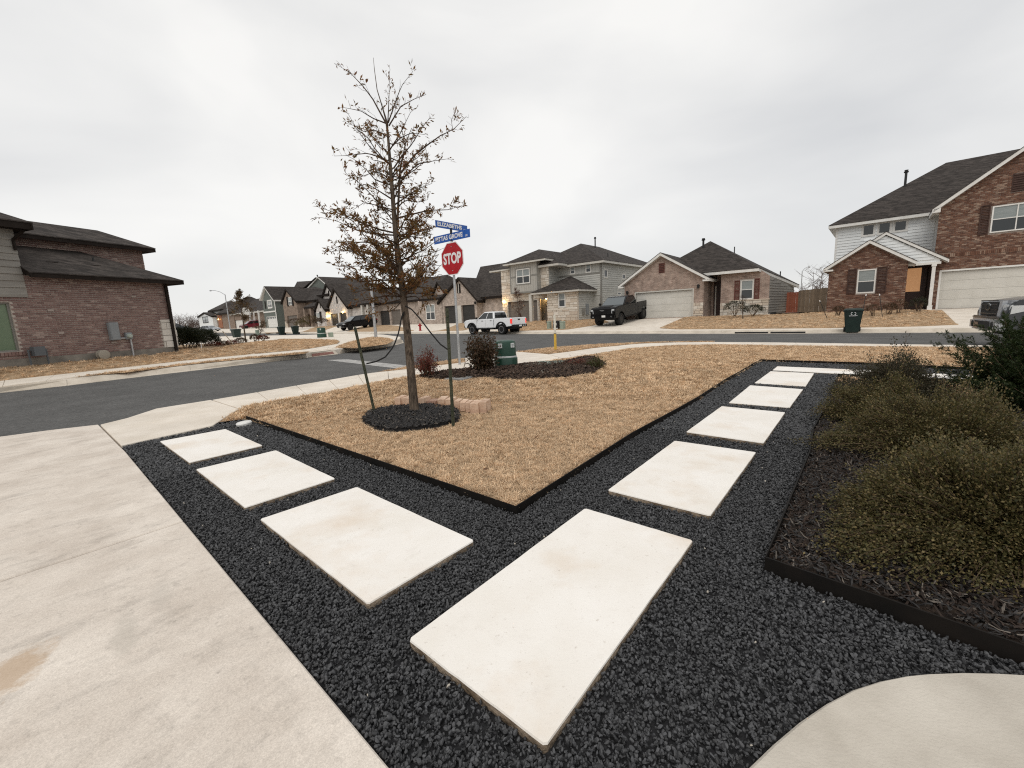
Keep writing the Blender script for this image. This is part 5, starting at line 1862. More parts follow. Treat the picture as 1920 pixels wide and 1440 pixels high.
wall(H, yC + .2, yB + 5, -0.5, zwC, xf_left(cl), m_mortar_d)
fill_pieces(H, yC, yB + 3, -0.3, zwC, xf_left(cl), m_brickR, 0.19, 0.068, 0.012, jitter=.6, proud=0.016, seed=24, name='brick')
wall(H, yC + .2, yE + .2, -0.5, zwC, xf_right(crr), m_mortar_d)
fill_pieces(H, yC + .2, yE, -0.3, zwC, xf_right(crr), m_brickR, 0.19, 0.068, 0.012, jitter=.6, proud=0.016, seed=25, name='brick')
m = MB(); m.box(cl - .03, crr + .02, yC - .05, yC, -0.6, -0.32); m.build('foundation', m_found, H.root)
m = MB(); m.box(lf[0] + .04, lf[0] + .5, yC - .3, yC + .1, zwC - .22, zwC - .12); m.build('eave_return', m_white, H.root)
H4 = H

# ==== single storey house right of centre
Y3 = R(-38)
H = House('hip_roofed_house', at(1297.6, 594, 32.4), Y3, 'single storey tan brick house with white gable over its garage and red shutters')
X = lambda px, py, y=0.0: H.hit(px, py, y)
gl = X(1192, 565)[0]
gz1 = X(1245, 546.5)[1]
wl_, wr_ = X(1171, 560)[0], X(1319, 560)[0]
ap = X(1239.7, 476.5, -.1)
lf = X(1161, 538.5, -.1); rt2 = X(1331.5, 523.5, -.1)
slp = (ap[1] - lf[1]) / (ap[0] - lf[0])
slq = (ap[1] - rt2[1]) / (rt2[0] - ap[0])
zl3, zr3 = ap[1] - slp * (ap[0] - wl_) - .15, ap[1] - slq * (wr_ - ap[0]) - .15
zw3 = min(zl3, zr3)
wall(H, wl_, wr_, -0.5, zw3, xf_front(0), m_brick3, holes=[(gl, 0, 0, gz1)], top=[(wl_, zw3), (wr_, zw3), (wr_, zr3), (ap[0], ap[1] - .1), (wl_, zl3)])
garage(H, gl, 0, 0, gz1, xf_front(0), m_garage_w, rows=4, cols=8, recess=0.15, frame=m_creamtrim)
zst = X(1300, 568)[1]
fill_pieces(H, 0.1, wr_, -0.2, zst, xf_front(0), m_stoneb, 0.42, 0.2, 0.02, wr=((.6, 1.3), (.7, 1.3)), proud=.05, seed=31, name='stone', singles=30)
m = MB(); m.box(gl - .1, .1, -.02, 0, gz1 + .1, gz1 + .3); m.build('soldier_course', m_brick3, H.root)
p, q = X(1235.6, 494), X(1246, 511)
m = MB(); m.box(p[0], q[0], -.05, 0.01, q[1], p[1]); gv = m.build('gable_vent', m_shutterred, H.root)
for i in range(6):
    z = q[1] + (p[1] - q[1]) * (i + .35) / 6
    s_ = MB(); s_.box(p[0] + .04, q[0] - .04, -.075, -.05, z, z + .04); s_.build('slat', m_shutter, gv)
roof(H, gable_faces(lf[0], rt2[0], -0.35, 7.5, lf[1] + .12, ap[0], ap[1] + .12, rt2[1] + .12), m_shing, m_white, fh=0.25)
m = MB(); m.box(lf[0] + .04, wl_ + .02, -.33, .2, lf[1] - .12, lf[1]); m.box(wr_ - .02, rt2[0] - .04, -.33, .2, rt2[1] - .12, rt2[1]); m.build('eave_return', m_white, H.root)
wall(H, 0.2, 12, -0.5, zl3, xf_left(wl_), m_siding_c)
wall_lamp(H, X(1310, 537)[0], X(1310, 537)[1], xf_front(0))
wall_lamp(H, X(1177, 549)[0], X(1177, 549)[1], xf_front(0))
# main body set back: entry recess and the bay with the shuttered window
yB = 0.9
bl, br_ = X(1367.5, 560, yB)[0], X(1441.5, 560, yB)[0]
zeB = X(1396, 508, yB)[1]
p, q = X(1389.5, 526, yB), X(1411.5, 560, yB)
wB = (p[0], q[0], q[1], p[1])
zlow = X(1441, 517, yB)[1]
xbend = X(1425, 508, yB)[0]
wall(H, bl, br_, -0.5, zlow, xf_front(yB), m_brick3, holes=[wB], top=[(bl, zlow), (br_, zlow), (xbend, zeB), (bl, zeB)])
window(H, *wB, xf_front(yB), rows=2, fw=0.06, recess=0.03, upper=m_glassb, trim=m_creamtrim, tw=0.05)
shutter(H, X(1377, 545, yB)[0], wB[0] - .06, wB[2] - .1, wB[3] + .02, xf_front(yB), m_shutterred)
shutter(H, wB[1] + .06, X(1424, 540, yB)[0], wB[2] - .03, wB[3] + .06, xf_front(yB), m_shutterred)
zst2 = X(1400, 563, yB)[1]
fill_pieces(H, bl, br_, -0.3, zst2, xf_front(yB), m_stoneb, 0.45, 0.2, 0.02, wr=((.6, 1.3), (.7, 1.3)), proud=.05, seed=33, name='stone', singles=60)
m = MB(); m.box(bl - .02, br_ + .06, yB - .09, yB, zst2 - .02, zst2 + .05); m.build('stone_cap', m_stoneb, H.root)
pe0, pe1 = X(1351, 560, yB)[0], bl
m = MB(); m.box(pe0, pe1, yB, yB + .5, -0.5, zeB); m.build('entry_pier', m_brick3, H.root)
fill_pieces(H, pe0, pe1, -0.2, zst2 - .1, xf_front(yB), m_stoneb, 0.4, 0.2, 0.02, wr=((.6, 1.3), (.7, 1.3)), proud=.05, seed=34, name='stone', singles=12)
wall(H, wr_ - .3, pe0 + .1, -0.5, zeB, xf_front(yB + 1.5), m_brick3, name='entry_wall')
a_, c_ = X(1340.5, 560, yB + 1.4)[0], X(1351, 560, yB + 1.4)[0]
m = MB(); m.box(a_ - .1, c_ + .3, yB + 1.42, yB + 1.5, -.1, X(1345, 527, yB + 1.4)[1]); fd = m.build('front_door', m_door_d, H.root)
m = MB(); m.box(a_ + .0, a_ + .09, yB + 1.38, yB + 1.42, -.1, 2.3); m.build('door_frame', m_creamtrim, H.root)
wall(H, 0.2, yB + 1.5, -0.5, zr3, xf_right(wr_), m_brick3)
# hip roof; its right eave drops towards the back
E0 = X(1423, 501.5, yB - .45)
xR, yF = E0[0], yB - .45
zE = E0[1]
xL = lf[0]
best = None
for i in range(20, 900):
    r_ = i * .01
    x, z = H.hit(1332, 452, yF + r_)
    e = abs(x - (xR - r_))
    if best is None or e < best[0]:
        best = (e, r_, x, z)
r_, zP = best[1], best[3]
xP = xR - r_
yBk = yF + 8.0
bk = X(1499, 533.5, yBk)
roof(H, [[(xP - r_, yF, zE), (xR, yF, zE), (xP, yF + r_, zP)],
         [(xR, yF, zE), (bk[0], yBk, bk[1]), (xP, yF + r_, zP)],
         [(xP - r_, yF + r_ + 5, zE), (xP - r_, yF, zE), (xP, yF + r_, zP)],
         [(bk[0], yBk, bk[1]), (xP - r_, yF + r_ + 5, zE), (xP, yF + r_, zP)]], m_shing, m_white, fh=0.24, name='main_roof')
sdx, sdy = bk[0] - .35 - br_, yBk - .2 - yB
sL = math.hypot(sdx, sdy)
sdx, sdy = sdx / sL, sdy / sL
xfS = lambda s, d, z: (br_ + sdx * s - sdy * d, yB + sdy * s + sdx * d, z)
zb_ = bk[1] - .2
zf_ = zlow
m = PB(xfS); m.prism_xz([(0.02, -.5), (sL, -.5), (sL, zb_), (0.02, zf_)], 0.0, .2); m.build('wall', m_siding_g, H.root)
planks(H, 0.03, sL, 0.1, zf_, xfS, m_siding_g, exp=.19, clip=lambda z: (0.03, sL if z < zb_ - .1 else 0.03 + (sL - .03) * max(0.0, (zf_ - .1 - z) / max(.01, zf_ - zb_))))
m = MB(); m.box(wr_, xR - .1, yF + .1, yB + .2, zE - .24, zE - .2); m.build('soffit', m_creamtrim, H.root)
for px, py, px2, py2, yy, rad in ((1318.7, 459, 1318.7, 451, yF + r_ * .8, .08),):
    vx, vz = X(px, py, yy); vent_pipe(H, vx, yy, vz, X(px2, py2, yy)[1] - vz, r=rad)
vx, vz = X(1377, 471, yF + r_); vent_pipe(H, vx, yF + r_, vz, .35, r=.04, cap=False)
vx, vz = X(1463, 516, yF + r_ + 1); vent_pipe(H, vx, yF + r_ + 1, vz, .3, r=.04, cap=False)
# stone edged bed in front of the bay
m = MB()
for i in range(16):
    x = bl - .3 + i * (br_ - bl + .6) / 16
    m.box(x, x + (br_ - bl + .6) / 16 - .03, yB - 1.5 + .05 * math.sin(i), yB - 1.25, -.35, .04 + .03 * math.sin(i * 2.1))
m.build('bed_edging', m_stoneb, H.root)
m = MB(); m.box(bl - .3, br_ + .3, yB - 1.28, yB - .05, -.4, -.02); m.build('bed_soil', m_mulch, H.root)
H3 = H

# fence and red gate between the two houses
fa, fb_, fc = at(1456, 593, 34.0), at(1494.5, 593.4, 33.2), at(1552, 590, 31.5)
def picket_fence(name, a, b, h, mat, label, w=0.14, lean=0.0, zdrop=0.3):
    d = Vector((b.x - a.x, b.y - a.y, 0)); L_ = d.length; d.normalize()
    nrm = Vector((-d.y, d.x, 0))
    root = empty(name, (a.x, a.y, a.z), math.atan2(d.y, d.x), label, 'fence' if 'fence' in name else 'gate')
    n = max(2, int(L_ / w))
    m = MB(); m.box(0.001, w - .001, -.012, .012, -zdrop, h)
    first = m.build('picket', mat, root)
    for i in range(1, n):
        c = first.copy(); COL.objects.link(c); c.parent = root
        c.location = (i * L_ / n, random.uniform(-.006, .006), random.uniform(-.012, .012) + (b.z - a.z) * i / n)
    m = MB(); m.box(0, L_, .013, .05, .2, .3); m.box(0, L_, .013, .05, h - .35, h - .25); m.build('rail', mat, root)
    return root
hgate = at(1475, 547.5, 33.6).z - fa.z
picket_fence('fence_gate', fa, fb_, hgate, m_cedar, 'russet stained wooden gate panel beside the tan brick house', w=.15)
picket_fence('picket_fence', fb_, fc, at(1520, 543.5, 32.4).z - fb_.z, m_picket, 'weathered grey brown picket fence running to the large brick house', w=.15)

# ==== two storey house in the middle
H = House('two_storey_house', at(1008.3, 601.4, 43.0), R(-41), 'pale two storey stone and grey siding house with lit porch lamps')
X = lambda px, py, y=0.0: H.hit(px, py, y)
gl, gz1 = X(953, 580)[0], X(980, 564.5)[1]
fl = X(942, 560)[0]
fr = X(1019, 560)[0]
xbL, xbR = X(956.5, 520, -.5)[0], X(1008, 520, -.5)[0]
zb0, zbt = X(958, 549, -.5)[1], X(958, 493, -.5)[1]
z2 = X(1015, 498)[1]
xS2 = X(1029, 515)[0]
wall(H, fl, xS2, -0.8, z2, xf_front(0), m_stoneb, holes=[(gl, 0, 0, gz1), (.35, fr + .9, -.1, gz1 + .1)])
garage(H, gl, 0, 0, gz1, xf_front(0), m_garage_t, rows=4, cols=8, recess=.2, frame=m_creamtrim)
fill_pieces(H, fl, xS2, -0.6, z2, xf_front(0), m_stoneb, 0.62, 0.27, 0.03, holes=[(gl - .1, .1, -1, gz1 + .1), (.3, fr + .9, -1, gz1 + .1), (xbL - .1, xbR + .1, zb0 + .1, 9)], wr=((.5, 1.4), (.6, 1.35)), proud=.05, seed=41, name='stone', singles=110, near=lambda c: -c[1] + c[0])
# projecting upper bay
zw0, zw1 = X(980, 532, -.5)[1], X(980, 504, -.5)[1]
wx0, wx1 = X(968, 518, -.5)[0], X(993.5, 518, -.5)[0]
wall(H, xbL, xbR, zb0, zbt, xf_front(-.5), m_batten, holes=[(wx0, wx1, zw0, zw1)], th=.12, name='bay_wall')
window(H, wx0, wx1, zw0, zw1, xf_front(-.5), cols=2, rows=2, fw=.09, recess=.02, mull=.08, trim=m_grey_trim, tw=.1)
m = MB(); m.box(xbL, xbL + .12, -.38, 0, zb0, zbt); m.box(xbR - .12, xbR, -.38, 0, zb0, zbt); m.build('bay_side', m_batten, H.root)
m = MB(); m.box(xbL - .02, xbR + .02, -.53, 0, zb0 - .16, zb0); m.box(xbL - .01, wx0 - .12, -.52, -.5, (zw0 + zw1) / 2 - .08, (zw0 + zw1) / 2 + .08); m.box(wx1 + .12, xbR + .01, -.52, -.5, (zw0 + zw1) / 2 - .08, (zw0 + zw1) / 2 + .08)
m.box(xbL - .02, xbL + .1, -.525, -.5, zb0, zbt); m.box(xbR - .1, xbR + .02, -.525, -.5, zb0, zbt); m.build('bay_trim', m_grey_trim, H.root)
for i in range(1, 12):
    x = xbL + (xbR - xbL) * i / 12
    for a_, c_ in ((zb0, zw0 - .12), (zw1 + .12, zbt)) if wx0 - .12 < x < wx1 + .12 else ((zb0, zbt),):
        m = MB(); m.box(x - .02, x + .02, -.52, -.5, a_, c_); m.build('batten', m_batten, H.root)
t = X(998.3, 469.5, 1.2)
lf, rt2 = X(942, 494, -1.0), X(1022, 484.6, -1.0)
zt_ = (lf[1] + rt2[1]) / 2
hw = (rt2[0] - lf[0]) / 2
xm_ = (rt2[0] + lf[0]) / 2
zpk = X(998, 469.5, hw - 1.0)[1]
roof(H, [[(lf[0], -1.0, zt_), (rt2[0], -1.0, zt_), (xm_, hw - 1, zpk)], [(rt2[0], -1, zt_), (rt2[0], 8, zt_), (xm_, 8, zpk), (xm_, hw - 1, zpk)], [(lf[0], 8, zt_), (lf[0], -1, zt_), (xm_, hw - 1, zpk), (xm_, 8, zpk)]], m_shing, m_creamtrim, fh=.2, name='bay_roof')
wall(H, 0.2, 9, -0.8, z2, xf_left(fl), m_siding_c)
# little side roof at the left
a_, c_ = X(931, 508.8, 1.0), X(957, 503, .3)
roof(H, [[(a_[0], -.2, a_[1]), (xbL + .3, -.2, a_[1]), (xbL + .3, 2.2, a_[1] + 1.0), (a_[0] + 1.2, 2.2, a_[1] + 1.0)], [(a_[0], 5, a_[1]), (a_[0], -.2, a_[1]), (a_[0] + 1.2, 2.2, a_[1] + 1.0)]], m_shing, m_creamtrim, fh=.2, name='side_roof')
# eave over the stone corner between bay and siding
ea_ = X(1000, 498.4, -.45)
xb_ = X(1047, 497, -.45)[0]
roof(H, [[(ea_[0], -.45, ea_[1]), (xb_, -.45, ea_[1]), (xb_ - 2.2, 1.75, ea_[1] + 1.1), (ea_[0], 1.75, ea_[1] + 1.1)], [(xb_, -.45, ea_[1]), (xb_, 2.6, ea_[1]), (xb_ - 2.2, 2.6, ea_[1] + 1.1), (xb_ - 2.2, 1.75, ea_[1] + 1.1)]], m_shing, m_creamtrim, fh=.24, name='corner_roof')
m = MB(); m.box(ea_[0] + .05, xb_ - .06, -.4, 1.4, ea_[1] - .24, ea_[1] - .2); m.build('soffit', m_creamtrim, H.root)
# set back siding storey
yS = 1.6
xc = X(1127.3, 500, yS)[0]
zS = X(1100, 493.5, yS)[1]
wall(H, 0.0, yS, gz1, zS, xf_right(xS2), m_siding_c)
planks(H, 0.0, yS, gz1 + .4, z2, xf_right(xS2), m_siding_c, exp=.2)
w1 = (X(1069.5, 510, yS)[0], X(1077.8, 510, yS)[0], X(1073, 513.6, yS)[1], X(1073, 500.5, yS)[1])
w2 = (X(1098.5, 505, yS)[0], X(1107.6, 505, yS)[0], X(1103, 510.6, yS)[1], X(1103, 495.2, yS)[1])
wall(H, xS2 - .1, xc, -0.8, zS, xf_front(yS), m_siding_c, holes=[w1, w2])
for w_ in (w1, w2):
    window(H, *w_, xf_front(yS), rows=2, fw=.06, recess=.02, trim=m_creamtrim, tw=.08)
zb_ = w1[2] - .14
planks(H, xS2, xc, 2.2, zb_ - .1, xf_front(yS), m_siding_c, exp=.2)
m = MB(); m.box(xS2, xc + .01, yS - .035, yS, zb_ - .12, zb_ + .06); m.box(xc - .12, xc + .02, yS - .04, yS, .5, zS); m.build('trim_board', m_grey_trim, H.root)
for i in range(1, 16):
    x = xS2 + (xc - xS2) * i / 16
    if not any(w_[0] - .1 < x < w_[1] + .1 for w_ in (w1, w2)):
        m = MB(); m.box(x - .02, x + .02, yS - .02, yS, zb_ + .06, zS); m.build('batten', m_siding_c, H.root)
# right side wall with small windows
sw = []
for a, b_ in (((1132.5, 505), (1139, 520.5)), ((1166.5, 513.5), (1172.5, 523.5)), ((1158, 547.5), (1164.5, 553.5))):
    p, q = H.hitx(*a, xc), H.hitx(*b_, xc)
    sw.append((p[0], q[0], q[1], p[1]))
yS2 = H.hitx(1204, 502, xc)[0]
wall(H, yS, yS2, -0.8, zS, xf_right(xc), m_siding_c, holes=sw)
for w_ in sw:
    window(H, *w_, xf_right(xc), rows=2 if w_[3] - w_[2] > .9 else 1, fw=.07, recess=.02, trim=m_creamtrim, tw=.1)
planks(H, yS + .1, yS2, 0.0, zS, xf_right(xc), m_siding_c, exp=.2, holes=[(w_[0] - .1, w_[1] + .1, w_[2] - .1, w_[3] + .1) for w_ in sw])
m = MB(); m.box(xc - .1, xc + .03, yS - .03, yS + .12, 0.2, zS); m.build('corner_board', m_grey_trim, H.root)
m = MB(); m.box(xc - .1, xc + .03, yS, yS2, -0.8, -.05); m.build('foundation', m_found, H.root)
# main hip
E0 = X(1131.7, 486.5, yS - .5)
xR, yF, zE = E0[0], yS - .5, E0[1]
best = None
for i in range(20, 1400):
    r_ = i * .01
    x, z = H.hit(1089, 456.5, yF + r_)
    e = abs(x - (xR - r_))
    if best is None or e < best[0]:
        best = (e, r_, x, z)
r_, zP = best[1], best[3]
xP = xR - r_
xW = X(1003, 497.7, yF)[0]
roof(H, [[(xW, yF, zE), (xR, yF, zE), (xP, yF + r_, zP), (xW, yF + r_ * .55, zE + (zP - zE) * .55)],
         [(xR, yF, zE), (xR, yF + r_ + 9, zE), (xP, yF + r_ + 4, zP), (xP, yF + r_, zP)],
         [(xW, yF + r_ * .55, zE + (zP - zE) * .55), (xP, yF + r_, zP), (xP, yF + r_ + 4, zP), (xW - 2, yF + r_ + 6, zE)]], m_shing, m_creamtrim, fh=.24, name='main_roof')
vx, vz = X(1116, 465, yF + r_ + 1.5); vent_pipe(H, vx, yF + r_ + 1.5, vz, 1.0, r=.07)
vx, vz = X(1140, 482, yF + r_ * .6); vent_pipe(H, vx, yF + r_ * .6, vz, .4, r=.05, cap=False)
vx, vz = X(1045, 490, 3.0); vent_pipe(H, vx, 3.0, vz, .4, r=.05, cap=False)
# low front bay at the right
yG = -1.2
b0, b1 = X(1026.5, 570, yG)[0], X(1082.7, 570, yG)[0]
zG = X(1060, 546.5, yG)[1]
wG = (X(1047, 560, yG)[0], X(1060, 560, yG)[0], X(1053, 576, yG)[1], X(1053, 548.5, yG)[1])
wall(H, b0, b1, -1.3, zG, xf_front(yG), m_stoneb, holes=[wG])
window(H, *wG, xf_front(yG), rows=2, fw=.09, recess=.02, trim=m_creamtrim, tw=.06)
fill_pieces(H, b0, b1, -1.1, zG, xf_front(yG), m_stoneb, 0.62, 0.27, 0.03, holes=[(wG[0] - .06, wG[1] + .06, wG[2] - .06, wG[3] + .06)], wr=((.5, 1.4), (.6, 1.35)), proud=.05, seed=42, name='stone', singles=120, near=lambda c: c[0])
wall(H, yG + .2, 3, -1.3, zG, xf_right(b1), m_siding_c)
planks(H, yG + .2, yS, -0.2, zG, xf_right(b1), m_siding_c, exp=.2)
m = MB(); m.box(b0, b1 + .03, yG - .08, yG, .95, 1.08); m.build('stone_cap', m_stoneb, H.root)
ea, eb = X(994, 549, yG - .5), X(1082, 543.5, yG - .5)
ec = H.hitx(1138, 542.5, b1 + .5)
tp = X(1070, 517.5, yS)
roof(H, [[(ea[0], yG - .5, zG + .12), (b1 + .5, yG - .5, zG + .12), (tp[0], yS, tp[1])], [(b1 + .5, yG - .5, zG + .12), (b1 + .5, max(ec[0], 2.5), zG + .12), (tp[0], yS + .02, tp[1])], [(ea[0], yS, zG + .12), (ea[0], yG - .5, zG + .12), (tp[0], yS, tp[1])]], m_shing, m_creamtrim, fh=.2, name='bay_roof')
m = MB(); m.box(.12, .45, yG - .3, yG + .03, -.3, zG + .0); m.build('porch_column', m_creamtrim, H.root)
wall(H, .3, b0, -0.6, gz1 + .6, xf_front(.9), m_garage_t, name='entry_wall')
a_ = X(1018, 580, .8)[0]
m = MB(); m.box(a_ - .3, a_ + .65, .82, .9, -.1, 2.1); m.build('front_door', m_grey_trim, H.root)
m = MB(); m.box(.2, b0 + .5, yG - 1.6, 1, -.9, -.32); m.box(.2, b0 + .5, yG - 2.0, yG - 1.6, -.9, -.5); m.build('porch_step', m_stoneb, H.root)
wall_lamp(H, X(947, 565)[0], X(947, 566)[1], xf_front(-.06), on=True)
lp = X(1021, 559, .9)
wall_lamp(H, lp[0] + .35, lp[1], xf_front(.88), on=True)
def glow(name, p, e, parent):
    ld = bpy.data.lights.new(name, 'POINT'); ld.energy = e; ld.color = (1.0, 0.62, 0.25); ld.shadow_soft_size = .08
    lo_ = bpy.data.objects.new(name, ld); lo_.location = p; COL.objects.link(lo_); lo_.parent = parent
glow('lamp_light', (X(947, 565)[0], -.35, X(947, 566)[1]), 26, H.root)
glow('lamp_light', (lp[0] + .35, .5, lp[1]), 26, H.root)
p, q = H.hitx(1097, 580, xc)[0], H.hitx(1097, 574, xc)
for px, py, w_, h_ in ((1100.5, 580, .35, 1.0), (1093.5, 584, .28, .6)):
    yy, zz = H.hitx(px, py, b1 + .05)
    m = MB(); m.box(b1 + .0, b1 + .16, max(yG + .4, yy - w_ / 2), max(yG + .4, yy - w_ / 2) + w_, zz - h_ / 2, zz + h_ / 2); m.build('meter_box', m_panelbox if px > 1097 else m_grey_trim, H.root)
H2 = H

# ==== the receding row of houses
def front_house(name, label, px0, pyb, depth, build, yaw=R(-41)):
    h = House(name, at(px0, pyb, depth), yaw, label)
    build(h, lambda px, py, y=0.0: h.hit(px, py, y))
    return h

def gable_wing(h, X, lft, apx, rgt, base, y, mat, rake, roofmat, depth=7.0, holes=(), th=.06, inset=.35, z0=-1.5, fh=.3, over=.3):
    """a gabled wing: its end wall, overhanging roof and rake boards from three outline points"""
    l, a, r = X(*lft, y), X(*apx, y), X(*rgt, y)
    sl1, sl2 = (a[1] - l[1]) / (a[0] - l[0]), (a[1] - r[1]) / (r[0] - a[0])
    wl, wr = l[0] + inset, r[0] - inset
    zl, zr = l[1] + sl1 * inset - .12, r[1] + sl2 * inset - .12
    zm = min(zl, zr)
    top = [(wl, zm), (wr, zm)]
    if zr > zm + .01: top.append((wr, zr))
    top.append((a[0], a[1] - .12))
    if zl > zm + .01: top.append((wl, zl))
    wall(h, wl, wr, z0, zm, xf_front(y), mat, holes=holes, top=top)
    wall(h, y + .2, y + depth, z0, zr, xf_right(wr), mat)
    wall(h, y + .2, y + depth, z0, zl, xf_left(wl), mat)
    roof(h, gable_faces(l[0], r[0], y - over, y + depth, l[1] + .08, a[0], a[1] + .08, r[1] + .08), roofmat, rake, fh=fh)
    return wl, wr, zm

def bh1(h, X):
    g1 = (X(866, 590)[0], X(890.5, 590)[0], 0, X(878, 571.5)[1])
    g0 = (X(834, 590)[0], X(856, 590)[0], 0, X(845, 573.5)[1])
    wl, wr, zm = gable_wing(h, X, (822, 568), (862, 521), (899, 564), 0, 0, m_brick1, m_darktrim, m_shing2, depth=9, holes=[g0, g1], inset=.5)
    for g_ in (g0, g1):
        garage(h, *g_, xf_front(0), m_garage_d, rows=4, cols=4, recess=.2)
    m = MB(); m.box(g0[1] + .05, g1[0] - .05, -.05, 0, -.3, g1[3]); m.build('garage_pier', m_creamtrim, h.root)
    p, q = X(857, 532.5), X(864, 549.5)
    m = MB(); m.box(p[0], q[0], -.06, .02, q[1], p[1]); gv = m.build('gable_vent', m_darktrim, h.root)
    m = MB(); m.box((p[0] + q[0]) / 2 - .05, (p[0] + q[0]) / 2 + .05, -.08, -.06, q[1], p[1]); m.build('mullion', m_creamtrim, gv)
    # tall main roof behind, sloping to the right
    a, b_, c = X(901, 500, 6), X(946, 504, 6), X(941.8, 560, -.3)
    e0 = X(893, 562, 0)
    zr_ = a[1]
    roof(h, [[(wr - .4, 0.5, zm + .1), (c[0] + 3.5, 0.5, zm + .1), (b_[0] + 3, 6, zr_), (a[0], 6, zr_)], [(wl - 1, 12, zm), (wl - 1, 6, zm), (a[0], 6, zr_)], [(wl - 1, 5.5, zm), (wr - .4, .5, zm + .1), (a[0], 6, zr_)]], m_shing2, m_darktrim, fh=.3, name='main_roof')
    wall(h, wr, c[0] + 3.2, -1, zm - .1, xf_front(1.0), m_brick1)
    # smaller gable and window wing at the left
    y = -.6
    wn = (X(798.5, 585, 0)[0], X(815.5, 585, 0)[0], X(806, 600, 0)[1], X(806, 570.5, 0)[1])
    wall(h, X(785, 585)[0], wl + .3, -1, X(800, 563)[1], xf_front(0.0), m_brick1, holes=[wn], name='wing_wall')
    window(h, *wn, xf_front(0.0), cols=2, rows=2, fw=.1, recess=.03, mull=.1)
    gable_wing(h, X, (809, 560), (822, 529), (836, 548), 0, .4, m_brick1, m_darktrim, m_shing2, depth=8, inset=.25, z0=2.2)
    a, b_ = X(785, 561, -.4), X(812, 530, 5)
    roof(h, [[(a[0], -.4, a[1]), (wl + .4, -.4, a[1]), (wl + .4, 5, b_[1]), (a[0] + 2, 5, b_[1])]], m_shing2, m_darktrim, fh=.3, name='wing_roof')
    wall_lamp(h, X(892, 568)[0], X(892, 568)[1], xf_front(0))
front_house('gabled_house', 'pale brick house with charcoal gable behind the white pickup truck', 891, 604.5, 49, bh1)

def bh0(h, X):
    g0 = (X(712.5, 595)[0], X(730.5, 595)[0], 0, X(722, 582.5)[1]); g1 = (X(733.5, 595)[0], X(752, 595)[0], 0, X(742, 580.5)[1])
    zt = X(735, 566)[1]
    wall(h, X(695, 590)[0], X(795, 590)[0], -1.5, zt, xf_front(0), m_brick1, holes=[g0, g1])
    garage(h, *g0, xf_front(0), m_garage_d, recess=.2); garage(h, *g1, xf_front(0), m_garage_t, recess=.2)
    x0, x1 = X(690, 567, -.4)[0], X(800, 560, -.4)[0]
    zp = X(750, 528, 6)[1]
    roof(h, [[(x0, -.4, zt), (x1, -.4, zt), (x1 - 3, 6, zp), (x0 + 3.5, 6, zp)], [(x0, 12, zt), (x0, -.4, zt), (x0 + 3.5, 6, zp)], [(x1, -.4, zt), (x1, 12, zt), (x1 - 3, 6, zp)]], m_shing2, m_darktrim, fh=.3)
    wall(h, .2, 10, -1.5, zt, xf_left(X(695, 590)[0]), m_brick1)
    for px in (681, 692):
        c = X(px, 590, -1.5)
        m = MB(); m.box(c[0] - .18, c[0] + .18, -1.7, -1.3, -1.2, zt - .1); m.build('porch_column', m_creamtrim, h.root)
    m = MB(); m.box(X(675, 566, -1.7)[0], X(700, 566, -1.7)[0], -1.8, .3, zt - .15, zt + .05); m.build('porch_roof', m_darktrim, h.root)
front_house('ranch_house', 'low pale brick house with two dark garage doors seen behind the tree trunk', 733, 609, 60.8, bh0)

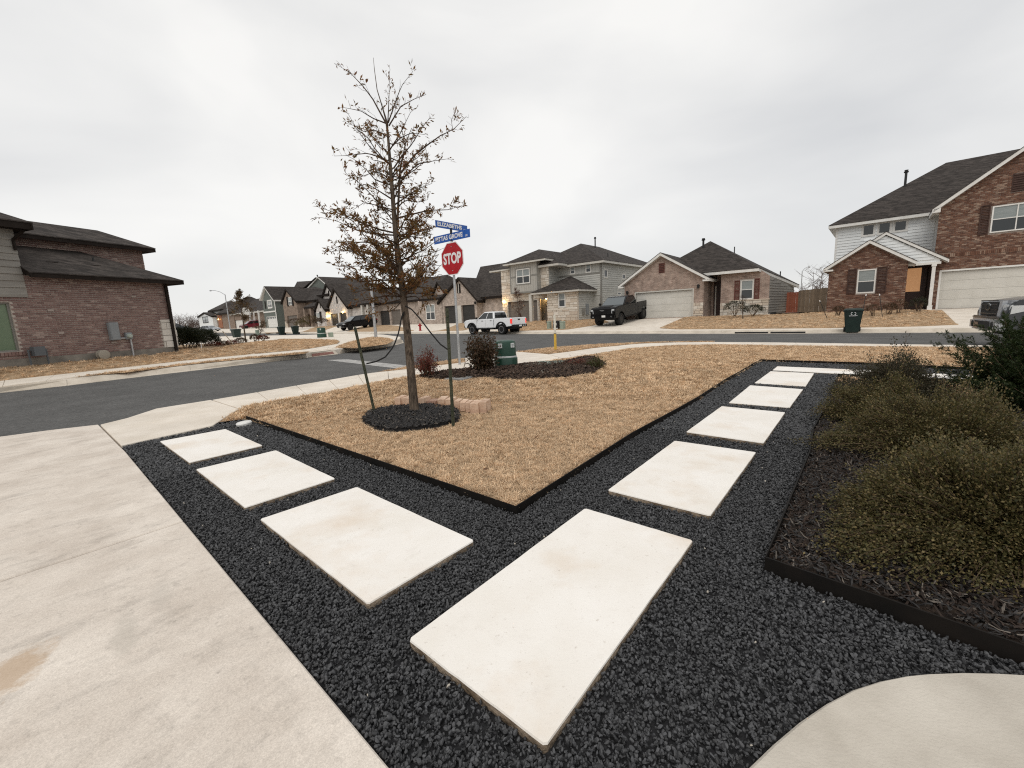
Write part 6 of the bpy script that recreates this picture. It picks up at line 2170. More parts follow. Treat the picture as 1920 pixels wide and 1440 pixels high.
def bhW(h, X):
    g0 = (X(621, 600)[0], X(635.2, 600)[0], 0, X(628, 588)[1]); g1 = (X(637, 600)[0], X(650.5, 600)[0], 0, X(644, 586)[1])
    wl, wr, zm = gable_wing(h, X, (613.5, 580), (627.6, 540), (653, 574.5), 0, 0, m_brickW, m_darktrim, m_shing2, depth=11, holes=[g0, g1], inset=.4, fh=.5)
    garage(h, *g0, xf_front(0), m_garage_d, recess=.2); garage(h, *g1, xf_front(0), m_garage_d, recess=.2)
    m = MB(); m.box(g0[1], g1[0], -.06, 0, -.5, g1[3]); m.build('garage_pier', m_white, h.root)
    p, q = X(630, 556), X(633.5, 569)
    m = MB(); m.box(p[0], q[0], -.05, .02, q[1], p[1]); m.build('slit_window', m_darktrim, h.root)
    gable_wing(h, X, (604, 560), (612.8, 531.5), (626, 550), 0, 3.0, m_brickW, m_darktrim, m_shing2, depth=8, inset=.4, fh=.5, z0=1.0)
    p, q = X(615, 545, 3), X(618, 554, 3)
    m = MB(); m.box(p[0], q[0], 2.94, 3.02, q[1], p[1]); m.build('slit_window', m_darktrim, h.root)
    wn = (X(599.5, 595)[0], X(606, 595)[0], X(603, 604.5)[1], X(603, 585.5)[1])
    gable_wing(h, X, (590.5, 581), (598, 560.5), (612, 580), 0, -.6, m_brickW, m_darktrim, m_shing2, depth=8, inset=.4, fh=.5, holes=[wn])
    window(h, *wn, xf_front(-.6), cols=2, rows=2, fw=.1, recess=.02)
    for s in ((wn[0] - .75, wn[0] - .08), (wn[1] + .08, wn[1] + .75)):
        m = MB(); m.box(s[0], s[1], -.68, -.6, wn[2] - .1, wn[3] + .1); m.build('shutter', m_darktrim, h.root)
    p, q = X(599.5, 569, -.6), X(601.5, 577.5, -.6)
    m = MB(); m.box(p[0], q[0], -.66, -.58, q[1], p[1]); m.build('slit_window', m_darktrim, h.root)
    d0, d1 = X(613.5, 600, .8), X(618, 600, .8)
    wall(h, d0[0] - 1, wl + .2, -1, zm, xf_front(.9), m_brickW, name='entry_wall')
    m = MB(); m.box(d0[0], d1[0], .8, .9, 0, 2.3); m.build('front_door', M('orange_door', (0.28, 0.10, 0.04), .5), h.root)  # orange base colour stands for the warm light on this door
    wall_lamp(h, X(613.5, 589)[0], X(613.5, 589)[1], xf_front(.2), on=True)
    wall_lamp(h, X(646, 587)[0] - .3, X(646, 587)[1] + .15, xf_front(-.05), on=True)
    wall_lamp(h, X(619, 592)[0], X(619, 592)[1], xf_front(-.05), on=True)
    glow('lamp_light', (X(613.5, 589)[0], -.1, X(613.5, 589)[1]), 30, h.root)
    glow('lamp_light', (X(619, 592)[0], -.4, X(619, 592)[1]), 30, h.root)
    glow('lamp_light', (X(646, 587)[0], -.5, X(646, 587)[1]), 30, h.root)
    a, b_, c = X(640, 534, 7), X(677, 527, 7), X(690, 572, 0)
    roof(h, [[(wr - .3, 0.3, zm + .1), (c[0], .3, zm + .1), (b_[0] + 2, 7, a[1]), (a[0] - 1.5, 7, a[1])], [(c[0], .3, zm + .1), (c[0], 12, zm), (b_[0] + 2, 7, a[1])]], m_shing2, m_darktrim, fh=.5, name='main_roof')
    wall(h, wr, c[0] - .3, -1.5, zm, xf_front(.8), m_brickW)
    pk = X(657, 523.5, 9)
    roof(h, hip_faces(pk[0] - 5, pk[0] + 6, 5, 14, pk[1] - 2.6, .6), m_shing2, m_darktrim, fh=.3, name='upper_roof')
front_house('gabled_house', 'white painted brick house with steep black edged gables and two dark garage doors', 635, 610.4, 73, bhW)

def bhB(h, X):
    g0 = (X(539, 600)[0], X(557.5, 600)[0], 0, X(548, 591.5)[1])
    wl, wr, zm = gable_wing(h, X, (528.5, 568), (537.3, 541.5), (557.5, 564.5), 0, 0, m_brickB, m_darktrim, m_shing, depth=10, holes=[g0], inset=.4, fh=.4)
    garage(h, *g0, xf_front(0), m_garage_t, recess=.2)
    wn = (X(541, 565)[0], X(547.5, 565)[0], X(544, 572.5)[1], X(544, 557.5)[1])
    window(h, wn[0], wn[1], wn[2], wn[3], xf_front(-.06), cols=2, rows=2, fw=.12, recess=.05, mull=.12)
    for s in ((wn[0] - .65, wn[0] - .08), (wn[1] + .08, wn[1] + .65)):
        m = MB(); m.box(s[0], s[1], -.1, -.02, wn[2] - .15, wn[3] + .15); m.build('shutter', m_darktrim, h.root)
    fill_pieces(h, g0[1] + .1, wr, -.3, 1.0, xf_front(0), m_stoneb, .8, .35, .03, proud=.06, seed=51, name='stone', wr=((.6, 1.3), (.7, 1.2)))
    fill_pieces(h, wl, g0[0] - .1, -.3, 1.0, xf_front(0), m_stoneb, .8, .35, .03, proud=.06, seed=52, name='stone', wr=((.6, 1.3), (.7, 1.2)))
    x1 = X(594, 590, 2)[0]
    zu = X(575, 565, 2)[1]
    wall(h, wr, x1, -1.5, zu, xf_front(2), m_brickB)
    a = X(560, 542.5, 7); b_ = X(590, 542.5, 7)
    roof(h, [[(wr - .5, 1.6, zu + .1), (x1 + .6, 1.6, zu + .1), (b_[0], 7, a[1]), (a[0] - 3, 7, a[1])], [(x1 + .6, 1.6, zu + .1), (x1 + .6, 12, zu), (b_[0], 7, a[1])]], m_shing, m_darktrim, fh=.4, name='main_roof')
    e0, e1 = X(569, 576, .2), X(594, 567, .2)
    roof(h, [[(e0[0], .2, e0[1]), (e1[0], .2, e0[1]), (e1[0], 2, e0[1] + 1.0), (e0[0] + .8, 2, e0[1] + 1.0)]], m_shing, m_darktrim, fh=.35, name='porch_roof')
    for px in (573, 585, 593):
        c = X(px, 595, .5)
        m = MB(); m.box(c[0] - .3, c[0] + .3, .3, .8, -1, e0[1] - .2); m.build('porch_column', m_brickB, h.root)
    for px in (579, 590):
        c = X(px, 595, 1.9)
        m = MB(); m.box(c[0] - .5, c[0] + .5, 1.9, 2, -.5, 2.2); m.build('front_door', m_door_d, h.root)
    fill_pieces(h, wr + .1, x1, -.5, .9, xf_front(2), m_stoneb, .8, .35, .03, proud=.06, seed=53, name='stone', wr=((.6, 1.3), (.7, 1.2)))
    p, q = X(593, 557, 4), X(605, 567, 4)
    wall(h, X(583, 562, 4)[0], q[0], 2, p[1], xf_front(4), m_brickB, name='upper_wall')
    e = X(580, 555.5, 3.5); t_ = X(600, 543, 7)
    roof(h, [[(e[0], 3.5, e[1]), (e[0] + 8, 3.5, e[1]), (t_[0] + 5, 8, t_[1]), (t_[0], 8, t_[1])]], m_shing, m_darktrim, fh=.4, name='upper_roof')
front_house('gabled_house', 'brown brick two storey house with a dark shuttered window over its single garage', 557.5, 611.5, 82, bhB)

def bhT(h, X):
    # tall house behind with a white rake board
    a, l, r = X(597.7, 519.5), X(567, 542.5), X(622, 539)
    wall(h, l[0] + .3, r[0] - .2, -2, min(l[1], r[1]) - .4, xf_front(0), m_siding_green, top=[(l[0] + .3, min(l[1], r[1]) - .4), (r[0] - .2, min(l[1], r[1]) - .4), (r[0] - .2, r[1]), (a[0], a[1] - .1), (l[0] + .3, l[1])])
    roof(h, gable_faces(l[0] - 3.4, r[0], -.3, 10, l[1] - 2.1, a[0], a[1] + .1, r[1]), m_shing, m_white, fh=.3)
    b_ = X(557, 528, 4)
    roof(h, [[(l[0] - 8, -.5, l[1] - 2), (l[0], -.5, l[1] - .2), (a[0] - .5, -.5, a[1]), (a[0] - 4, 3, a[1] - .2), (b_[0], 4, b_[1])]], m_shing, m_darktrim, fh=.2, name='side_roof')
    vent_pipe(h, X(587, 520)[0], 1.0, a[1] - .8, 1.4, r=.1)
front_house('tall_house', 'tall grey green house rising behind the brown brick one, white rake board', 597, 610, 96, bhT)

def bhG(h, X):
    g0 = (X(501, 603)[0], X(519.5, 603)[0], 0, X(510, 594)[1])
    l, a = X(490, 563), X(498.3, 537.5)
    r = X(514.5, 562)
    zw = r[1] - .2
    wn = (X(502, 570)[0], X(509.5, 570)[0], X(506, 577)[1], X(506, 563.5)[1])
    wall(h, l[0] + .5, r[0], -1.5, zw, xf_front(0), m_siding_green, holes=[g0, wn], top=[(l[0] + .5, zw), (r[0], zw), (a[0], a[1] - .2)])
    garage(h, *g0, xf_front(0), m_white, rows=4, cols=4, recess=.15, frame=m_white, lights=True)
    window(h, *wn, xf_front(0), cols=2, rows=2, fw=.13, recess=.02, mull=.14, trim=m_white, tw=.16)
    roof(h, gable_faces(l[0], r[0] + .4, -.4, 14, l[1] + .2, a[0], a[1] + .1, zw + .2), m_shing, m_white, fh=.35)
    wall(h, .2, 13, -1.5, zw, xf_right(r[0]), m_siding_green)
    m = MB(); z = X(506, 586)[1]
    m.box(l[0] + .5, r[0] + .1, -.1, 0, z, z + .3); m.box(r[0] - .2, r[0] + .1, -.06, 0, -1, zw); m.build('trim_board', m_white, h.root)
    sx_ = X(497.5, 570)[0]
    m = MB(); m.box(sx_ - .3, sx_ + .3, -.06, 0, wn[2] - .1, wn[3]); m.build('shutter', m_darktrim, h.root)
front_house('two_storey_house', 'grey green two storey house with white window and white garage door', 519, 613.5, 91, bhG)

def bhN(h, X):
    x0, x1 = X(452, 600)[0], X(498, 600)[0]
    zt = X(475, 584)[1]
    g0 = (X(440, 607)[0], X(456, 607)[0], -.2, X(448, 600)[1])
    wall(h, X(432, 600)[0], x1, -1.5, zt, xf_front(0), m_brickB, holes=[g0])
    garage(h, *g0, xf_front(0), m_white, recess=.2)
    pk = X(490, 559, 7)
    e0, e1 = X(430, 590, -.5), X(500, 583, -.5)
    roof(h, [[(e0[0], -.5, zt), (e1[0], -.5, zt), (pk[0], 7, pk[1]), (X(462, 563, 7)[0], 7, pk[1])], [(e0[0], 12, zt), (e0[0], -.5, zt), (X(462, 563, 7)[0], 7, pk[1])]], m_shing, m_creamtrim, fh=.4)
    a, l, r = X(465.5, 577), X(461, 588), X(473, 588)
    m = MB(); m.prism_xz([(l[0], l[1] - .3), (r[0], r[1] - .3), (a[0], a[1])], -1.2, 0); m.build('porch_gable', m_creamtrim, h.root)
    for px in (469, 477, 486):
        c = X(px, 600, -1)
        m = MB(); m.box(c[0] - .14, c[0] + .14, -1.1, -.8, -1, zt); m.build('porch_column', m_white, h.root)
    m = MB(); m.box(X(468, 598, -.1)[0], X(480, 598, -.1)[0], -.1, 0, .6, 2.0); m.build('front_window', m_glass, h.root)
front_house('ranch_house', 'brown brick house with white porch posts behind the red pickup', 480, 615, 103, bhN)

def bhF(h, X):
    wn = (X(380, 600)[0], X(390.5, 600)[0], X(385, 606)[1], X(385, 593.5)[1])
    wl, wr, zm = gable_wing(h, X, (371.5, 594), (383.5, 586), (398.5, 592.5), 0, 0, m_siding_w, m_darktrim, m_shing2, depth=8, holes=[wn], inset=.4, fh=.4, z0=-2)
    window(h, *wn, xf_front(0), cols=2, rows=2, fw=.2, recess=.02, fmat=m_darktrim)
    pk, e0, e1 = X(401, 575.5, 6), X(389, 583, 1.5), X(413, 582, 1.5)
    roof(h, hip_faces(e0[0], e1[0], 1.5, 10, e0[1], .6), m_shing2, m_darktrim, fh=.4, name='upper_roof')
    wall(h, e0[0] + .6, e1[0] - .6, 0, e0[1], xf_front(2.2), m_siding_w)
    c0, c1 = X(396, 600, 1), X(439, 600, 1)
    zt = X(420, 587, 1)[1]
    wall(h, c0[0], c1[0], -2, zt, xf_front(1), m_brickB)
    roof(h, hip_faces(X(405, 588, .3)[0], c1[0] + .5, .3, 14, zt, .7), m_shing, m_darktrim, fh=.4, name='main_roof')
    m = MB(); m.box(X(409, 600, .9)[0], X(416, 600, .9)[0], .9, 1, -.5, 3.0); m.build('front_door', M('orange_door', (0.28, 0.10, 0.04), .5), h.root)
    wall_lamp(h, X(405, 600)[0], X(405, 599)[1], xf_front(.7), on=True)
front_house('corner_house', 'far small white and brown house at the end of the street behind the silver car', 398, 612, 122, bhF)


# ---- foliage helpers
def leaf_cloud(name, pts, dirs, ln, wd, mat, parent, seed=0, droop=0.3):
    """leaf blades (two bent triangles each pair) at points, pointing roughly along dirs"""
    r = np.random.default_rng(seed)
    n = len(pts)
    d = dirs + r.normal(0, 0.55, (n, 3))
    d[:, 2] -= droop * r.uniform(0, 1, n)
    d /= np.linalg.norm(d, axis=1)[:, None] + 1e-9
    up = r.normal(0, 1, (n, 3)) * 0.6 + np.array([0, 0, 1.0])
    s = np.cross(d, up); s /= np.linalg.norm(s, axis=1)[:, None] + 1e-9
    nn = np.cross(s, d)
    L_ = ln * r.uniform(0.6, 1.25, n)[:, None]; W_ = wd * r.uniform(0.7, 1.25, n)[:, None]
    a = pts; c = pts + d * L_
    m = pts + d * L_ * 0.5 + nn * L_ * 0.06
    v = np.empty((n * 4, 3))
    v[0::4] = a; v[1::4] = m + s * W_ / 2; v[2::4] = c - nn * L_ * 0.05; v[3::4] = m - s * W_ / 2
    q = np.arange(n * 4, dtype=np.int32).reshape(n, 4)
    return fast_mesh(name, v, q, mat, parent)

def M_leaf(name, cols, rough=0.55, trans=0.25):
    if name in MATS:
        return MATS[name]
    m = M_pieces(name, cols, rough=rough, amt=0.12, bump=0, spec=0.3)
    N, L = nt(m)
    b = N['Principled BSDF']
    out = [n for n in N if n.type == 'OUTPUT_MATERIAL'][0]
    tr = N.new('ShaderNodeBsdfTranslucent')
    mx = N.new('ShaderNodeMixShader'); mx.inputs[0].default_value = trans
    L.new(b.inputs['Base Color'].links[0].from_socket, tr.inputs['Color'])
    L.new(b.outputs[0], mx.inputs[1]); L.new(tr.outputs[0], mx.inputs[2])
    L.new(mx.outputs[0], out.inputs['Surface'])
    return m

class Tubes(MB):
    pass

def grow_branch(p0, p1, bend, n, r):
    """points of a limb from p0 to p1, arched by bend"""
    p0, p1 = Vector(p0), Vector(p1)
    out = []
    for i in range(n + 1):
        t = i / n
        p = p0.lerp(p1, t) + Vector(bend) * (4 * t * (1 - t))
        if 0 < i < n:
            k = (p1 - p0).length * 0.018
            p += Vector((r.gauss(0, k), r.gauss(0, k), r.gauss(0, k)))
        out.append(p)
    return out

m_bark = M('tree_bark', (0.045, 0.034, 0.026), 0.95, (0.15, 0.115, 0.086), scale=7, bump=1.0, bscale=16, stretch=(6, 6, 0.9), detail=7, spec=0.15)
m_twig = M('dark_twig', (0.040, 0.026, 0.018), 0.9, (0.08, 0.052, 0.036), scale=8, spec=0.15)
m_oak = M_leaf('oak_leaf', [(0.16, 0.080, 0.026), (0.21, 0.100, 0.031), (0.13, 0.088, 0.030), (0.25, 0.112, 0.038), (0.12, 0.088, 0.034), (0.17, 0.108, 0.042), (0.21, 0.070, 0.026)], trans=.4)

# ---- the staked oak
base = gp(779, 776, z_near)
TD = (base - EYE).dot(_fw)
def tp(px, py, dd=0.0):
    return at(px, py, TD + dd)
tree = empty('oak_tree', base, 0, 'young staked oak with thinning brown leaves in the ring of black mulch', 'tree')
off_t = -base
rt = random.Random(5)
def c3(X_, Y_):          # upper crown survey
    return 560 + X_ / 3.6, 80 + Y_ / 3.6
def c4(X_, Y_):          # lower crown survey
    return 600 + X_ / 3.35, 400 + Y_ / 3.35
trunk_px = [(779, 782, .085), (777, 770, .066), (774, 735, .060), (769, 680, .056), (764.5, 630, .052), (760, 590, .050), (755, 545, .046), (749, 500, .042), (743, 455, .036), (739, 405, .032), (735, 350, .027), (731, 300, .022), (727.5, 255, .017), (724, 225, .013), (715.5, 196, .008), (707, 168, .006), (702, 130, .0042), (700, 108, .002)]
mt_ = MB()
path = [tp(px, py, 0.02 * math.sin(i * 1.7)) + off_t for i, (px, py, r) in enumerate(trunk_px)]
mt_.tube(path, [t[2] * .88 for t in trunk_px], n=12)
# a second leader beside the trunk in the upper half
mt_.tube([tp(743, 450) + off_t, tp(747, 380, .05) + off_t, tp(750, 320, .1) + off_t, tp(760, 270, .15) + off_t, tp(772, 240, .2) + off_t], [.018, .014, .011, .007, .003], n=7)
trunk = mt_.build('trunk', m_bark, tree, smooth=True)
limbs = [   # (x, y) at the trunk, through points, tip -- survey in the two crown crops
 (c3, [(598, 560), (500, 380), (440, 300), (345, 200), (260, 150)], .011, .25), (c3, [(600, 570), (610, 380), (612, 205)], .008, .3), (c3, [(605, 540), (660, 380), (695, 290), (770, 195)], .009, .3),
 (c3, [(610, 560), (690, 430), (790, 375), (860, 350)], .010, .5), (c3, [(590, 545), (500, 510), (420, 460), (290, 435)], .009, .15), (c3, [(610, 640), (520, 590), (440, 600), (380, 560), (320, 545)], .009, .5),
 (c3, [(690, 880), (780, 760), (870, 690), (960, 625), (1040, 590), (1130, 500)], .013, .6), (c3, [(1040, 590), (1030, 520), (1050, 480)], .004, .4), (c3, [(615, 820), (560, 780), (470, 745), (330, 762), (240, 765)], .009, .4),
 (c3, [(640, 850), (700, 760), (760, 690), (830, 580), (890, 500)], .011, .8), (c3, [(620, 935), (560, 880), (520, 870), (420, 905), (345, 935)], .008, .25), (c3, [(640, 965), (520, 930), (450, 850), (380, 790), (330, 765)], .010, .2),
 (c3, [(640, 1000), (720, 900), (800, 820), (900, 800), (1000, 785)], .012, .9), (c3, [(635, 1060), (540, 1000), (460, 950), (400, 975)], .010, .9), (c3, [(640, 1100), (740, 1030), (820, 980), (900, 950)], .010, 1.), (c3, [(645, 1150), (540, 1100), (440, 1080), (365, 1130)], .010, .8),
 (c3, [(645, 1190), (760, 1160), (880, 1130), (1000, 1130), (1100, 1100)], .012, .8), (c3, [(650, 1285), (540, 1260), (420, 1215), (300, 1160), (140, 1115)], .012, .7), (c3, [(650, 1300), (500, 1290), (380, 1260), (250, 1200), (150, 1180)], .010, .8),
 (c3, [(655, 1370), (520, 1350), (390, 1345), (280, 1370), (180, 1415)], .011, .9), (c3, [(655, 1355), (760, 1290), (850, 1260), (910, 1250)], .011, 1.), (c3, [(650, 1220), (590, 1140), (540, 1060), (520, 980)], .009, 1.), (c3, [(650, 1130), (720, 1060), (790, 1080), (870, 1060)], .009, 1.), (c3, [(640, 900), (700, 830), (790, 790), (850, 720)], .009, 1.), (c3, [(620, 760), (560, 700), (500, 640), (440, 560)], .008, .6), (c3, [(630, 700), (690, 640), (760, 610), (850, 620)], .008, 1.),
 (c4, [(490, 330), (380, 270), (240, 240), (120, 235), (60, 240)], .012, .9), (c4, [(495, 390), (380, 340), (260, 330), (120, 335)], .012, 1.), (c4, [(500, 420), (360, 420), (250, 430), (150, 380)], .012, 1.), (c4, [(505, 470), (400, 470), (290, 480), (200, 500)], .012, 1.2), (c4, [(515, 520), (400, 520), (300, 540), (215, 560)], .011, 1.3),
 (c4, [(500, 400), (590, 340), (680, 320), (765, 330)], .012, 1.1), (c4, [(508, 440), (600, 400), (690, 400), (760, 420)], .012, 1.2), (c4, [(512, 480), (600, 460), (690, 470), (770, 475)], .011, 1.2), (c4, [(518, 530), (600, 520), (650, 560), (640, 600)], .010, 1.3), (c4, [(518, 540), (430, 560), (340, 590), (300, 640)], .009, 1.2), (c4, [(515, 505), (610, 500), (700, 510), (720, 545)], .010, 1.3), (c4, [(500, 370), (440, 290), (370, 220), (330, 150)], .010, 1.2), (c4, [(498, 350), (560, 280), (620, 220), (680, 190)], .010, 1.2), (c4, [(520, 545), (470, 600), (420, 620), (390, 625)], .008, 1.2),
]
br = MB()
leaf_p, leaf_d = [], []
def pruned(p):
    """the crown is kept clear of the sign plates"""
    w = p + base - EYE
    f = w.dot(_fw)
    x, y = 960 + FPX * w.dot(_cx) / f, 720 - FPX * w.dot(_cy) / f
    return (x > 824 and 418 < y < 530) or (x > 812 and 400 < y < 440)
def leafy(p, d, dens):
    if pruned(p):
        return
    for _ in range(dens):
        leaf_p.append(p + Vector((rt.gauss(0, .012), rt.gauss(0, .012), rt.gauss(0, .012))))
        leaf_d.append(d + Vector((rt.gauss(0, .7), rt.gauss(0, .7), rt.gauss(0, .5))))
def twigs(pts, r0, dens, lmax, level=0):
    L_ = sum((b - a).length for a, b in zip(pts[:-1], pts[1:]))
    n = max(2, int(L_ / (0.088 if level == 0 else 0.07)))
    q = resample(pts, n + 1)
    for i in range(1 if level else max(1, int(n * .2)), n + 1):
        p = q[i]
        d = (q[min(i + 1, n)] - q[i - 1]).normalized()
        k = 1 if rt.random() < .8 else 2
        for _ in range(k):
            sd = Vector((rt.gauss(0, 1), rt.gauss(0, 1), rt.gauss(0, .8))).normalized()
            td = (d * .75 + sd * .75 + Vector((0, 0, .42))).normalized()
            ln = lmax * rt.uniform(.35, 1) * (1 - .4 * i / n)
            e = p + td * ln
            if pruned(e) or pruned(p):
                continue
            mid = p.lerp(e, .5) + Vector((rt.gauss(0, .01), rt.gauss(0, .01), rt.gauss(0, .01)))
            br.tube([p, mid, e], [max(.0015, r0 * .4), .0016, .0009], n=4, caps=False)
            if level == 0 and ln > .13 and rt.random() < .65:
                twigs([mid, e], .0018, dens, ln * .55, 1)
            for t in np.arange(.2, 1.01, .14):
                if rt.random() < dens:
                    leafy(p.lerp(e, float(t)), td, 1 if rt.random() < .35 else 2)
for fn, pts, r0, dens in limbs:
    pxs = [fn(*p) for p in pts]
    sgn = rt.choice((-1, 1)) * rt.uniform(.1, .5)
    w = [tp(px, py, sgn * (i / (len(pxs) - 1)) ** 1.2 * TD * .11) + off_t for i, (px, py) in enumerate(pxs)]
    w = resample(w, len(w) * 2)
    rr_ = [max(.0022, r0 * (1 - .85 * i / (len(w) - 1))) for i in range(len(w))]
    br.tube(w, rr_, n=6, caps=False)
    low = sum(p[1] for p in pxs) / len(pxs)
    twigs(w, r0 * .5, min(.95, .20 + .95 * dens * min(1.0, max(.18, (low - 190) / 190))), .22 if low > 330 else .19)
# limbs reaching towards and away from the lens
for k in range(58):
    t = rt.uniform(.0, 1) ** 1.3
    py = 560 - 300 * t
    px = 757 - 30 * t
    s = tp(px, py) + off_t
    a = rt.choice((-1, 1)) * rt.uniform(.35, 1.0)
    ln = (.85 - .4 * t) * rt.uniform(.6, 1.1)
    e = s + Vector((math.cos(a) * ln * rt.choice((-1, 1)) * .75, math.sin(a) * ln * 1.2, ln * rt.uniform(.1, .7)))
    w = grow_branch(s, e, (0, 0, -.03), 5, rt)
    br.tube(w, [.009, .007, .006, .005, .0035, .002], n=5, caps=False)
    twigs(w, .004, .8 * (1 - .6 * t), .22)
br.build('branches', m_twig, tree, fix=False)
lp = np.array([tuple(p) for p in leaf_p]); ldr = np.array([tuple(p) for p in leaf_d])
leaf_cloud('crown', lp, ldr, 0.056, 0.0185, m_oak, tree, seed=4, droop=.5)

# stakes and straps
m_tpost = M('green_steel_post', (0.020, 0.026, 0.014), 0.6, (0.06, 0.058, 0.032), scale=9, metal=0.2)
m_strap = M('black_strap', (0.012, 0.012, 0.012), 0.7)
def tpost(bpx, tpx, label):
    b0 = gp(*bpx, z_near)
    dpt = (b0 - EYE).dot(_fw)
    t0 = at(*tpx, dpt) - b0
    r = empty('steel_stake', b0, 0, label, 'stake', 'steel tree stakes')
    ax_ = t0.normalized()
    sx_ = Vector((1, 0, 0)) - ax_ * ax_.x; sx_.normalize(); sy_ = ax_.cross(sx_)
    m = MB()
    def bar(w, d_, off):
        o_ = sx_ * off[0] + sy_ * off[1]
        lo_ = -ax_ * .1
        m.hexa([lo_ + o_ - sx_ * w - sy_ * d_, lo_ + o_ + sx_ * w - sy_ * d_, lo_ + o_ + sx_ * w + sy_ * d_, lo_ + o_ - sx_ * w + sy_ * d_],
               [t0 + o_ - sx_ * w - sy_ * d_, t0 + o_ + sx_ * w - sy_ * d_, t0 + o_ + sx_ * w + sy_ * d_, t0 + o_ - sx_ * w + sy_ * d_])
    bar(.017, .003, (0, 0)); bar(.003, .014, (0, .016))
    m.build('post', m_tpost, r)
    m2 = MB()
    L_ = t0.length
    for i in range(int(L_ / .055)):
        p = ax_ * (.06 + i * .055)
        m2.hexa([p - sx_ * .008 - sy_ * .010, p + sx_ * .008 - sy_ * .010, p + sx_ * .008 - sy_ * .003, p - sx_ * .008 - sy_ * .003],
                [p + ax_ * .018 - sx_ * .006 - sy_ * .008, p + ax_ * .018 + sx_ * .006 - sy_ * .008, p + ax_ * .018 + sx_ * .006 - sy_ * .003, p + ax_ * .018 - sx_ * .006 - sy_ * .003])
    m2.build('studs', m_tpost, r)
    return b0, dpt
bL, dL = tpost((703, 776), (665.5, 614), 'left leaning green steel stake of the oak')
bR, dR = tpost((850, 801), (838, 578), 'right upright green steel stake at the mulch ring edge')
def strap(pxs, d0, d1, label):
    n = len(pxs)
    pts_ = [at(px, py, d0 + (d1 - d0) * i / (n - 1)) for i, (px, py) in enumerate(pxs)]
    pts_ = resample(pts_, 14)
    m = MB()
    vs, fs = [], []
    for i, p in enumerate(pts_):
        t = (pts_[min(i + 1, 13)] - pts_[max(0, i - 1)]).normalized()
        wv = t.cross(Vector((0.3, 1, 0.2))).normalized() * .0085
        nv = t.cross(wv).normalized() * .0015
        vs += [p - wv - nv, p + wv - nv, p + wv + nv, p - wv + nv]
    for i in range(13):
        for k in range(4):
            k2 = (k + 1) % 4
            fs.append((i * 4 + k, i * 4 + k2, (i + 1) * 4 + k2, (i + 1) * 4 + k))
    m.add(vs, fs)
    o = m.build('tree_strap', m_strap)
    tag(o, label, 'strap', 'straps tying the oak to its stakes')
strap([(687, 682), (705, 678), (722, 670), (738, 650), (748, 622), (753, 595), (757, 585)], dL, TD - .05, 'black strap drooping from the left stake to the trunk')
strap([(839, 655), (825, 645), (806, 622), (788, 598), (772, 580), (760, 574)], dR, TD - .06, 'black strap running up from the right stake to the trunk')

# ---- row of loose bricks behind the tree
m_tan = M('tan_paver_brick', (0.48, 0.30, 0.20), 0.85, (0.74, 0.55, 0.41), scale=9, bump=0.3, bscale=70, rand=0.14, detail=6)
def bz(X_, Y_):
    return 660 + X_ / 6.4, 680 + Y_ / 6.4
rows = [((515, 585), 530, 435), ((587, 690), 525, 437), ((693, 745), 528, 440), ((800, 868), 530, 440), ((1030, 1118), 520, 460), ((1120, 1195), 525, 455), ((1228, 1290), 545, 478), ((1293, 1360), 575, 490), ((1363, 1416), 590, 495), ((1417, 1525), 605, 500), ((1527, 1615), 600, 485)]
brick_src = None
for i, ((x0, x1), yb, yt) in enumerate(rows):
    p, q = gp(*bz(x0, yb), z_near), gp(*bz(x1, yb), z_near)
    c = (p + q) / 2
    w_ = (q - p).length
    dpt = (c - EYE).dot(_fw)
    h_ = max(.07, (yb - yt) / 6.4 * dpt / FPX * 0.95)
    yaw = math.atan2(q.y - p.y, q.x - p.x) + R(random.uniform(-6, 6))
    m = MB(); m.box(-w_ / 2 * .97, w_ / 2 * .97, 0, .2, -.01, h_ + .02)
    o = m.build('loose_brick', m_tan, None, bevel=0.003, seg=1)
    o.location = c; o.rotation_euler = (R(random.uniform(-2, 2)), R(random.uniform(-2, 2)), yaw)
    tag(o, ('leftmost tan brick of the row behind the oak', 'second tan brick from the left, beside the oak trunk', 'third tan brick from the left, half behind the oak trunk', 'tan brick just right of the oak trunk', 'tan brick right of the thin slanted bricks', 'tan brick left of the right hand steel stake', 'tan brick partly behind the right hand steel stake', 'tan brick just past the right hand steel stake', 'narrow tan brick, third from the right end of the row', 'wide tan brick, second from the right end of the row', 'rightmost tan brick of the row behind the oak')[i], 'brick', 'loose tan bricks standing behind the tree')
for i in range(5):
    c = gp(*bz(882 + i * 27, 518), z_near)
    m = MB(); m.box(-.014, .014, 0, .2, -.01, .062)
    o = m.build('loose_brick', M('pinkish_paver_brick', (0.33, 0.17, 0.12), 0.85, (0.55, 0.40, 0.31), scale=14, bump=.3), None, bevel=0.004)
    o.location = c; o.rotation_euler = (0, 0, R(-26))
    tag(o, ('first', 'second', 'third', 'fourth', 'fifth')[i] + ' thin pinkish slanted brick, counted from the oak trunk', 'brick', 'thin pinkish bricks lying slanted mid row')

